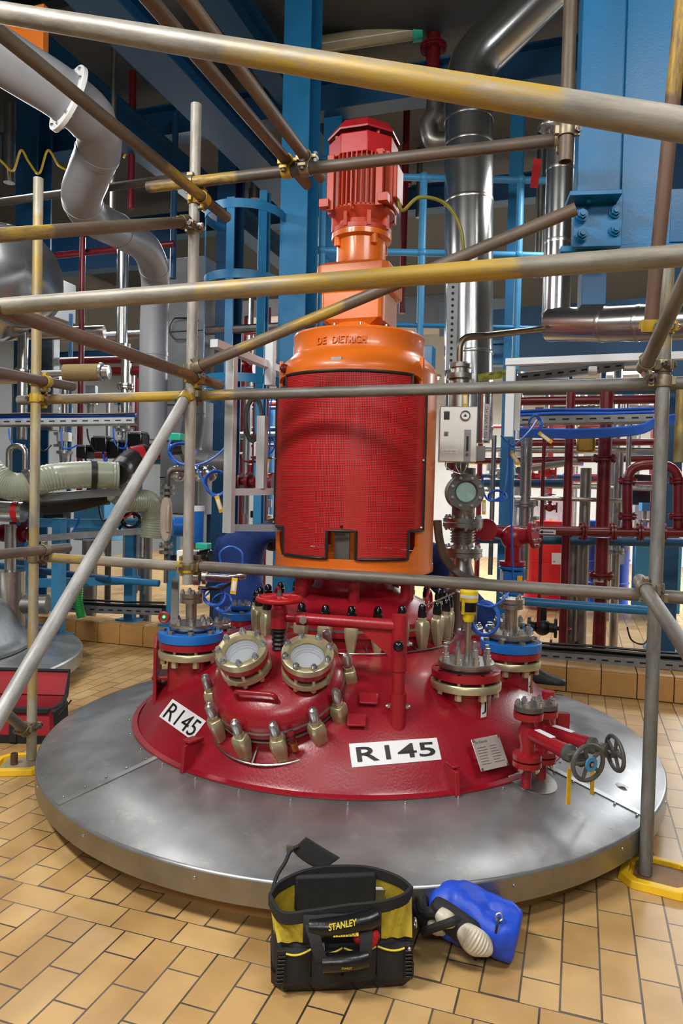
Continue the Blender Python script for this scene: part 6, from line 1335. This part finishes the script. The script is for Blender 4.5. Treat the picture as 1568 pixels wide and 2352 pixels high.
mb.prism([c+p-V((0,.02,0)) for p in ring], V((0,.04,0))); P('body', mb, mat('beige_metal_paint', rgb(178,164,150), .35, .4), G, bevel=.008); mb = MB(); mb.tube([c+V((.012,-.02,-.07)), c+V((.012,-.028,0)), c+V((.012,-.02,.07))], .012, 10); P('rib', mb, MATS['beige_metal_paint'], G)
mb = MB(); mb.mark(); mb.tube(bend([c-ZZ*.12, c-ZZ*.36], .02), .012, 12); mb.mark(); mb.tube(bend([c+ZZ*.12, c+ZZ*.28, c+ZZ*.28+V((.12,.04,0))], .05), .016, 14); P('pipe', mb, steelc, G)
mb = MB()
for z in (.16, -.17): 
    for k in (-.016, .016): flange_disc(mb, c+ZZ*(z+k), ZZ, .04, .016)
    mb.bolts(c+ZZ*(z+.024), ZZ, .03, 4, .008, .01, .006)
P('flange', mb, steel, G)
G = T('valve_actuator', 'white actuator box with teal sensor behind the short upright', 'actuator', U(432, 1300, 3.9)); mb = MB(); mb.box(U(433, 1281, 3.9), (.10, .09, .085), BM); P('box', mb, white, G, bevel=.006); P('end_cap', MB().cyl(U(458, 1283, 3.9), U(485, 1280, 3.88), .045, n=22), blackg, G, bevel=.006); P('left_cap', MB().cyl(U(398, 1281, 3.93), U(412, 1281, 3.9), .022, n=16), blackg, G); P('position_sensor', MB().box(U(467, 1254, 3.88), (.075, .05, .035), BM), teal, G, 'teal sensor', bevel=.006)
mb = MB(); mb.box(U(420, 1292, 3.85), (.016, .004, .012), BM); mb.box(U(444, 1292, 3.85), (.016, .004, .012), BM); P('red_mark', mb, scarlet, G)
P('bracket', MB().bar(U(402, 1330, 3.5), U(400, 1440, 3.3), .012, .032, EX), steelc, None, 'dark flat bracket beside the left blue flange', 'bracket')
G = T('proximity_sensor', 'teal sensor on a black switch left of the short upright', 'sensor', U(405, 1040, 4.5)); P('head', MB().box(U(405, 1004, 4.5), (.09, .06, .05), BM), teal, G, bevel=.008); P('switch_body', MB().cyl(U(395, 1028, 4.5), U(420, 1026, 4.5), .05, n=20), blackg, G)
G = T('ball_tee', 'row of shiny steel ball fittings behind the short upright', 'fitting', U(440, 1105, 4.7)); mb = MB()
for px in (408, 458, 480): mb.sphere(U(px, 1088, 4.7), .055, 16, 12)
mb.cyl(U(392, 1086, 4.7), U(490, 1086, 4.7), .028, n=16); P('body', mb, steelp, G)
mb = MB(); mb.tube(bend([U(460, 1325, 3.75), U(520, 1328, 3.9), U(560, 1322, 4.0)], .03), .022, 14); flange_disc(mb, U(452, 1325, 3.75), EX, .045, .03); flange_disc(mb, U(470, 1325, 3.77), EX, .04, .02); P('clamped_pipe', mb, steel, None, 'short bent steel pipe with clamps above the left nozzles', 'pipe')
def coil(pts, label, loops=(), m=None, r=.006):
    mb = MB(); mb.tube(curve(pts, 8), r, 8)
    for c, R1, R2 in loops:
        for k in range(3): mb.tube([c + V((R1*cos(t)*(1-.06*k), .02*sin(2*t)+.008*k, R2*sin(t)*(1-.05*k))) for t in [2*pi*i/28 for i in range(28)]], r, 8, closed=True)
    P('cable', mb, m or cabb, None, label, 'cable')
coil([U(392, 1010, 4.3), U(388, 1035, 4.25), U(410, 1062, 4.2), U(450, 1068, 4.2), U(490, 1052, 4.2), U(520, 1025, 4.2)], 'blue cable looping round the short upright', ((U(418, 1042, 4.25), .08, .065),))
coil([U(450, 1068, 4.2), U(470, 1115, 4.2), U(490, 1140, 4.2)], 'blue cable coil with yellow tag left of the white frame', ((U(497, 1110, 4.2), .07, .075),))
coil([U(508, 1300, 3.95), U(505, 1270, 3.95), U(530, 1255, 3.95), U(555, 1270, 3.95), U(556, 1305, 3.95)], 'blue cable loop hanging in front of the crouching person')
coil([U(470, 1370, 3.6), U(500, 1345, 3.7), U(530, 1340, 3.8), U(535, 1325, 3.85)], 'tangle of blue cables above the left nozzles', ((U(490, 1370, 3.7), .06, .05), (U(510, 1385, 3.8), .05, .05)), r=.005)
coil([U(455, 1350, 3.6), U(480, 1352, 3.62), U(510, 1350, 3.7), U(545, 1330, 3.8)], 'black hose above the left nozzles', (), cabk, .010)
coil([U(1150, 1000, 4.1), U(1172, 1022, 4.1), U(1185, 1020, 4.1), U(1215, 990, 4.2), U(1232, 965, 4.3)], 'blue cable draped from the right cable tray', ((U(1230, 970, 4.4), .04, .045),))
coil([U(1108, 1090, 4.0), U(1110, 1130, 4.0), U(1125, 1150, 4.0), U(1150, 1140, 4.0), U(1162, 1110, 4.05), U(1168, 1050, 4.1)], 'blue cable looping right of the viewing window', ((U(1142, 1138, 4.0), .05, .03),))
coil([U(1168, 1010, 4.08), U(1172, 1130, 4.1), U(1178, 1330, 4.2)], 'long blue cable hanging straight past the dark red valve')
coil([U(625, 905, 3.9), U(618, 960, 3.9), U(620, 1010, 3.9), U(616, 1050, 3.9)], 'thin blue cable with coil beside the guard edge', ((U(620, 1022, 3.9), .025, .045),), None, .004)
coil([U(1440, 1440, 5.2), U(1450, 1470, 5.2), U(1480, 1478, 5.2), U(1495, 1440, 5.2)], 'dark cable loop low behind the right upright', (), cabk); coil([U(290, 1200, 6.0), U(275, 1215, 6.0), U(290, 1230, 6.0)], 'black cable coil below the clear hose', ((U(300, 1195, 6.0), .08, .06),), cabk, .012)
for px, py, Y, w, h, ang, lb in ((503, 1158, 4.15, .026, .10, 18, 'yellow cable tag left of the white frame'), (537, 1346, 3.7, .030, .085, -6, 'yellow cable tag in front of the crouching person'), (614, 1073, 3.85, .018, .09, -6, 'yellow cable tag beside the guard edge'), (1182, 1052, 4.1, .024, .09, 35, 'upper yellow cable tag right of the slim cable'), (1252, 1005, 4.3, .022, .10, 55, 'yellow cable tag under the right cable tray'), (1111, 1165, 3.95, .02, .08, 0, 'yellow tag right of the viewing window'), (1068, 918, 3.7, .026, .07, 3, 'yellow tag above the instrument box')):
    c = U(px, py, Y); Rr = Matrix.Rotation(rad(-ang), 3, 'Y'); o = P('cable_tag', MB().box(c, (w, .003, h), Rr), tagy, None, lb, 'tag'); P('white_insert', MB().box(c+V((0,-.002,0)), (w*.6, .002, h*.6), Rr), paper, o)
c = U(1230, 398, 5.0); P('hanging_tag', MB().box(c, (.055, .004, .20), Matrix.Rotation(.1, 3, 'Y')), scarlet, None, 'bright red tag hanging left of the slim clad pipe', 'tag')
a = U(588, 1032, 4.9); o = P('marker_label', MB().box(a, (.03, .003, .11)), paper, None, 'white upright label on the rod inside the white frame', 'label'); P('lettering', text_on('XV27345', a+V((.006,-.002,-.045)), ZZ, V((-1,0,0)), .09, .011, .001), ink, o)
o = P('flow_arrow_sign', MB().box(U(1254, 1222, 5.36), (.14, .003, .034), Matrix.Rotation(rad(-4), 3, 'Z')), paper, None, 'white sign with black arrow on the red manifold', 'sign'); c = U(1254, 1222, 5.352); mb = MB(); mb.box(c+V((.01,-.001,0)), (.09, .002, .006)); mb.prism([c+V((-.055,0,0)), c+V((-.025,0,.011)), c+V((-.025,0,-.011))], V((0,-.002,0))); P('arrow', mb, ink, o)
# indicator on the left
c = U(377, 1418, 4.2); o = T('indicator_lamp', 'small red ringed indicator with a green light left of the blue flange', 'indicator', c); P('ring', MB().torus(c, V((0,-1,0)), .028, .008, 24, 8), scarlet, o); P('face', MB().cyl(c, c+V((0,-.004,0)), .024, n=20), steelc, o); P('light', MB().sphere(c+V((0,-.008,.004)), .008, 10, 8), emit('green_light', (.1, 1, .15), 4), o)
# far hall: drums on a rack, rigs, tables, lamps
def tank(px, py0, py1, Y, w, m, label, name='cabinet', d=.5):
    a, b = vline(px, py0, py1, Y); return P(name, MB().box((a+b)/2, (w, d, a.z-b.z), BM), m, None, label, name.replace('_', ' '), bevel=.01)
def drum(px, Y, z, m, label):
    c = U(px, 1300, Y); c.z = z; o = T('drum', label, 'drum', c); P('shell', MB().lathe([(0,0),(.285,0),(.292,.01),(.287,.02),(.287,.28),(.298,.29),(.298,.30),(.287,.31),(.287,.57),(.298,.58),(.298,.59),(.287,.60),(.287,.86),(.294,.87),(.29,.885),(.28,.885),(.28,.87),(0,.87)], c, ZZ, 40, caps=False), m, o); P('label_patch', MB().box(c+V((.05,-.287,.62)), (.16,.02,.14)), paper, o)
dr = mat('red_drum_paint', rgb(226, 32, 44), .35); db = mat('blue_drum_paint', rgb(36, 92, 206), .35)
drum(1256, 9.0, .03, dr, 'red drum under the rack shelf in the far hall'); tank(1250, 1196, 1236, 9.0, .6, dr, 'red crate on the rack above the red drum', 'crate', .4); drum(1390, 9.2, .03, db, 'blue drum under the rack shelf in the far hall'); tank(1388, 1196, 1236, 9.2, .6, db, 'blue crate on the rack above the blue drum', 'crate', .4)
G = T('drum_rack', 'grey rack shelf over the red and blue drums', 'rack', U(1320, 1390, 9.1)); q = U(1320, 1300, 9.1); P('shelf', MB().box(V((q.x, q.y, .945)), (1.9, .7, .05)), steelc, G)
for s in (-.93, .93): P('leg', MB().box(V((q.x+s, q.y-.3, .48)), (.06, .06, .96)), steelc, G)
tank(1262, 1140, 1240, 10.5, .5, white, 'cream table unit with warning signs in the far hall', 'work_bench'); tank(1505, 1230, 1400, 8.6, .5, lblue, 'light blue bolted box in the far hall at right', 'blue_box'); tank(1478, 1090, 1160, 9.5, .55, blackg, 'black screen unit in the far hall', 'dark_unit', .2); tank(1495, 1150, 1225, 10.5, .5, lgrey, 'pale grey unit below the black screen', 'grey_unit'); tank(230, 1150, 1240, 10, .5, lblue, 'light blue cart in the far hall at left', 'cart'); tank(560, 1250, 1390, 9.0, .6, lgrey, 'pale unit behind the crouching person', 'grey_unit'); tank(1090, 700, 780, 9, .8, concrete, 'pale grey duct box behind the wide clad pipe', 'duct_box'); tank(960, 690, 760, 9.5, 1.0, lgrey, 'pale duct box right of the gearbox', 'duct_box'); tank(580, 700, 740, 11, 1.4, white, 'white sloping roof panel seen through the ladder cage', 'panel')
mb = MB(); c = U(1253, 1194, 10.2); 
for d in (-.07, .07): mb.prism([c+V((d-.035,0,-.03)), c+V((d+.035,0,-.03)), c+V((d,0,.03))], V((0,-.004,0)))
o = P('warning_sign', MB().box(c+V((0,.01,0)), (.34, .006, .1)), paper, None, 'white strip with yellow warning triangles on the far bench', 'sign'); P('triangle', mb, tagy, o)
rng = random.Random(5)
for k in range(46):
    px = rng.choice([rng.uniform(0, 330), rng.uniform(470, 640), rng.uniform(1090, 1560)]); Y = rng.uniform(7.6, 12.5); a = U(px, 1100, Y); P('distant_pipe', MB().tube([V((a.x, a.y, rng.uniform(0, .4))), V((a.x, a.y, rng.uniform(2.6, 4.0)))], rng.choice((.025, .035, .05)), 10), rng.choice((steel, steeld, dred, blued, steel)), None, 'thin upright pipe standing in the bright far part of the hall', 'pipe', 'distant upright pipes')
for k in range(30):
    Y = rng.uniform(7.8, 12.5); z = rng.uniform(1.5, 3.2); x = rng.uniform(-4, -1.5) if k % 2 else rng.uniform(1.4, 3.6); P('distant_pipe', MB().tube([V((x, Y, z)), V((x, Y, z))+BU*rng.uniform(1.5, 3)], rng.choice((.03, .045, .06)), 10), rng.choice((steel, dred, dred, blued, steelp)), None, 'horizontal pipe hanging in the bright far part of the hall', 'pipe', 'distant horizontal pipes')
for k in range(40):
    px = rng.choice([rng.uniform(0, 340), rng.uniform(0, 640), rng.uniform(1100, 1540)]); Y = rng.uniform(7.2, 11); c = U(px, rng.uniform(930, 1220), Y); o = T('distant_fitting', 'small steel instrument fitting in the bright far part of the hall', 'fitting', c, 'distant fittings'); mb = MB(); mb.lathe([(.03,-.15),(.03,-.08),(.09,-.08),(.09,-.05),(.05,-.04),(.06,.05),(.09,.06),(.09,.09),(.03,.1),(.03,.2)], c, ZZ, 14); P('body', mb, rng.choice((steel, zinc, steelp)), o); P('head', MB().box(c+ZZ*.25, (.12,.1,.1)), rng.choice((blackg, white, lblue, galv)), o)
tube_e = emit('lit_fluorescent_tube', (.92, .97, 1.), 14)
def fixture(p, L_, d, label, lit=True, group=None):
    o = T('fluorescent_lamp', label, 'lamp', p, group); P('housing', MB().bar(p-d*L_/2+ZZ*.05, p+d*L_/2+ZZ*.05, .14, .05, ZZ), lgrey, o)
    mb = MB()
    for s in (-.035, .035): mb.cyl(p-d*L_*.47+d.cross(ZZ)*s, p+d*L_*.47+d.cross(ZZ)*s, .016, n=10)
    P('tube', mb, tube_e if lit else mat('unlit_tube_glass', rgb(196, 190, 166), .15), o); return o
for yy in (10.2, 12.2, 14.4):
    for x in (-5.5, -3.4, -1.4, 1.0, 3.0, 5.2): fixture(B(x, yy, 3.75), 1.3, BU, 'lit fluorescent lamp hanging in the far bright part of the hall', True, 'far hall lamps')
o = T('fluorescent_lamp', 'unlit tubular lamp at the top behind the foreground tube', 'lamp', U(830, 90, 6.2)); a, b = U(705, 108, 6.2), U(945, 72, 6.2); P('clear_tube', MB().cyl(a, b, .07, n=24), mat('unlit_lamp_cover', rgb(158, 150, 120), .2), o); P('end_cap', MB().cyl(b, b+(b-a).normalized()*.08, .085, n=24), teal, o, 'teal end cap'); P('housing', MB().bar(a+ZZ*.13, b+ZZ*.13, .12, .06, ZZ), galv, o)
o = T('work_lamp', 'dazzling white work lamp between the red uprights at right', 'lamp', U(1405, 1078, 8.5)); P('housing', MB().box(U(1405, 1078, 8.5)+V((0,.06,0)), (.2,.08,.16)), blackg, o); P('lens', MB().sphere(U(1405, 1078, 8.5), .075, 16, 12, (1,.5,1)), emit('work_lamp_glow', (.85, 1, 1), 60), o)
P('orange_panel', MB().box(U(60, 90, 3.9), (.26, .04, .3), BM), mat('orange_panel_paint', rgb(196, 104, 24), .5), None, 'orange panel at the upper left corner', 'panel')
P('yellow_panel', MB().prism([U(615, -30, 6.6), U(655, -30, 6.6), U(655, 60, 6.6)], V((0,.03,0))), mat('yellow_panel_paint', rgb(200, 176, 40), .5), None, 'yellow triangular plate at the top left of the broad column', 'panel')
P('hazard_tape', MB().bar(U(1098, 868, 4.3), U(1162, 858, 4.3), .004, .045, ZZ), mat('hazard_tape_film', rgb(150, 150, 40), .5, var=.8, scale=30), None, 'yellow and black striped tape left of the white bar frame', 'tape')

bar_thing('deep_beam', U(1030, 792, 7.9), U(1640, 752, 7.2), .3, .62, blued, 'deep dark blue beam behind the horizontal clad pipe', 'beam')
bar_thing('deep_beam', U(-60, 600, 8.6), U(400, 560, 8.9), .2, .5, blued, 'deep dark blue beam behind the grey duct bend', 'beam')
o = T('beam_bracket', 'blue box bracket left of the white L shaped frame', 'bracket', U(1150, 830, 6.4)); P('body', MB().box(U(1148, 815, 6.4), (.16, .16, .2), BM), blue, o, bevel=.006); P('lip', MB().box(U(1148, 790, 6.38), (.19, .19, .03), BM), blue, o)
o = T('brass_valve', 'brownish brass valve on the flanged upright pipe under the right cable tray', 'valve', U(1345, 1050, 6.0)); P('body', MB().box(U(1345, 1022, 6.0), (.15, .12, .13), BM), brass, o, bevel=.02); P('stem', MB().cyl(U(1345, 1000, 6.0), U(1345, 985, 6.0), .03, n=14), brass, o); P('handle', MB().bar(U(1325, 982, 6.0), U(1372, 986, 6.0), .02, .012), brass, o)
for px, py, w, h, lb in ((236, 1022, .16, .12, 'black valve actuator box behind the left cable tray'), (268, 1034, .12, .14, 'second black actuator box right of the first behind the left tray'), (318, 1012, .14, .12, 'black actuator box touching the grey duct foot'), (196, 1040, .10, .10, 'small black box above the clear hose'), (226, 1140, .16, .14, 'black and yellow switch box under the clear hose'), (130, 1185, .2, .12, 'black box under the sagging black hose')):
    c = U(px, py, 5.95); o = T('actuator_box', lb, 'actuator', c); P('body', MB().box(c, (w, .12, h), BM), blackg, o, bevel=.012); P('cover', MB().box(c+ZZ*h*.5, (w*.8, .1, .03), BM), galv if px != 226 else tagy, o, bevel=.004); P('cable', MB().tube(curve([c-ZZ*h*.4, c-ZZ*.2+V((.06,-.05,0)), c-ZZ*.1+V((.16,-.02,0)), c+V((.22,0,.1))], 6), .008, 8), rng.choice((cabk, cabb)), o)
mb = MB(); 
for k in range(5): mb.mark(); q = [U(20+60*k, 985, 5.9), U(24+60*k, 1010+8*(k % 3), 5.88), U(40+60*k, 1030+6*(k % 2), 5.9), U(58+60*k, 1022, 5.95)]; P('cable', MB().tube(curve(q, 6), .007, 8), cabk if k % 2 else cabb, None, 'thin cable drooping from the left cable tray', 'cable', 'cables drooping from the left tray')
coil([U(270, 1165, 5.7), U(282, 1190, 5.7), U(300, 1180, 5.7), U(308, 1160, 5.75)], 'red cable under the clear hose near the raking tube', (), scarlet, .008)
pipe_thing('bent_pipe', 'small steel swan neck pipe above the clear hose at far left', [U(20, 1090, 5.6), U(20, 1025, 5.6), U(58, 1025, 5.6), U(58, 1090, 5.6)], .022, steel, .09)
pipe_thing('thin_rod', 'thin pale rod lying across the clamps at the right of the top cover', [U(970, 1395, 3.35), U(1042, 1362, 3.5)], .004, zinc)
tank(45, 650, 740, 8.5, 1.2, concrete, 'pale grey duct box at the left edge behind the shiny vessel', 'duct_box'); tank(98, 760, 990, 7.4, .34, galv, 'perforated grey panel behind the left upright', 'grey_unit', .1)
# ------------------------------------------------------------------ light
def area(name, loc, target, size, sizey, power, col=(1, 1, 1)):
    l = bpy.data.lights.new(name, 'AREA'); l.shape = 'RECTANGLE'; l.size = size; l.size_y = sizey; l.energy = power; l.color = col
    o = bpy.data.objects.new(name, l); COL.objects.link(o); o.location = loc; d = V(target)-V(loc); o.rotation_euler = d.to_track_quat('-Z', 'Y').to_euler(); return o
area('bay_and_fill_light', (-2.2, .9, 3.9), (-.7, 2.5, .2), 1.5, .4, 170, (1, .97, .92))
area('bay_and_fill_light', (1.5, .2, 3.95), (.6, 2.6, .3), 1.5, .4, 80, (1, .97, .92))
area('bay_and_fill_light', (-.5, -1.9, 3.3), (0, 3.0, .9), 2.0, .5, 70, (1, .98, .95))  # fill light added behind the camera for the upright faces
area('aisle_and_fill_light', (-3.5, 7.9, 4.2), (-2.6, 6.0, 0), 1.3, .4, 90, (1, .98, .95))
area('aisle_and_fill_light', (-1.9, 8.2, 4.2), (-1.5, 6.0, 0), .5, .4, 55, (1, .98, .95))
area('aisle_and_fill_light', (3.6, 6.4, 4.2), (3.4, 6.4, 0), 1.2, .3, 25, (1, .98, .95))
area('aisle_and_fill_light', (1.9, 5.2, 3.9), (1.2, 4.4, .8), .9, .3, 35, (1, .98, .95))  # fill light added to brighten the pipes right of the column
area('aisle_and_fill_light', (-2.4, 4.9, 3.9), (-2.0, 5.2, .6), .9, .3, 40, (1, .98, .95))  # another added fill, lifting the dim steelwork on the left
for x in (-5, -1.6, 1.8, 5): area('hall_lamp', B(x, 11.5, 3.7), B(x, 11.3, 0), 1.6, 2.5, 420, (.95, .98, 1))
w = bpy.data.worlds.new('world'); S.world = w; w.use_nodes = True; w.node_tree.nodes['Background'].inputs[0].default_value = (.75, .8, .85, 1); w.node_tree.nodes['Background'].inputs[1].default_value = .13
S.view_settings.view_transform = 'Standard'; S.view_settings.look = 'None'; S.view_settings.gamma = 1; S.view_settings.use_curve_mapping = False; S.view_settings.exposure = -.1
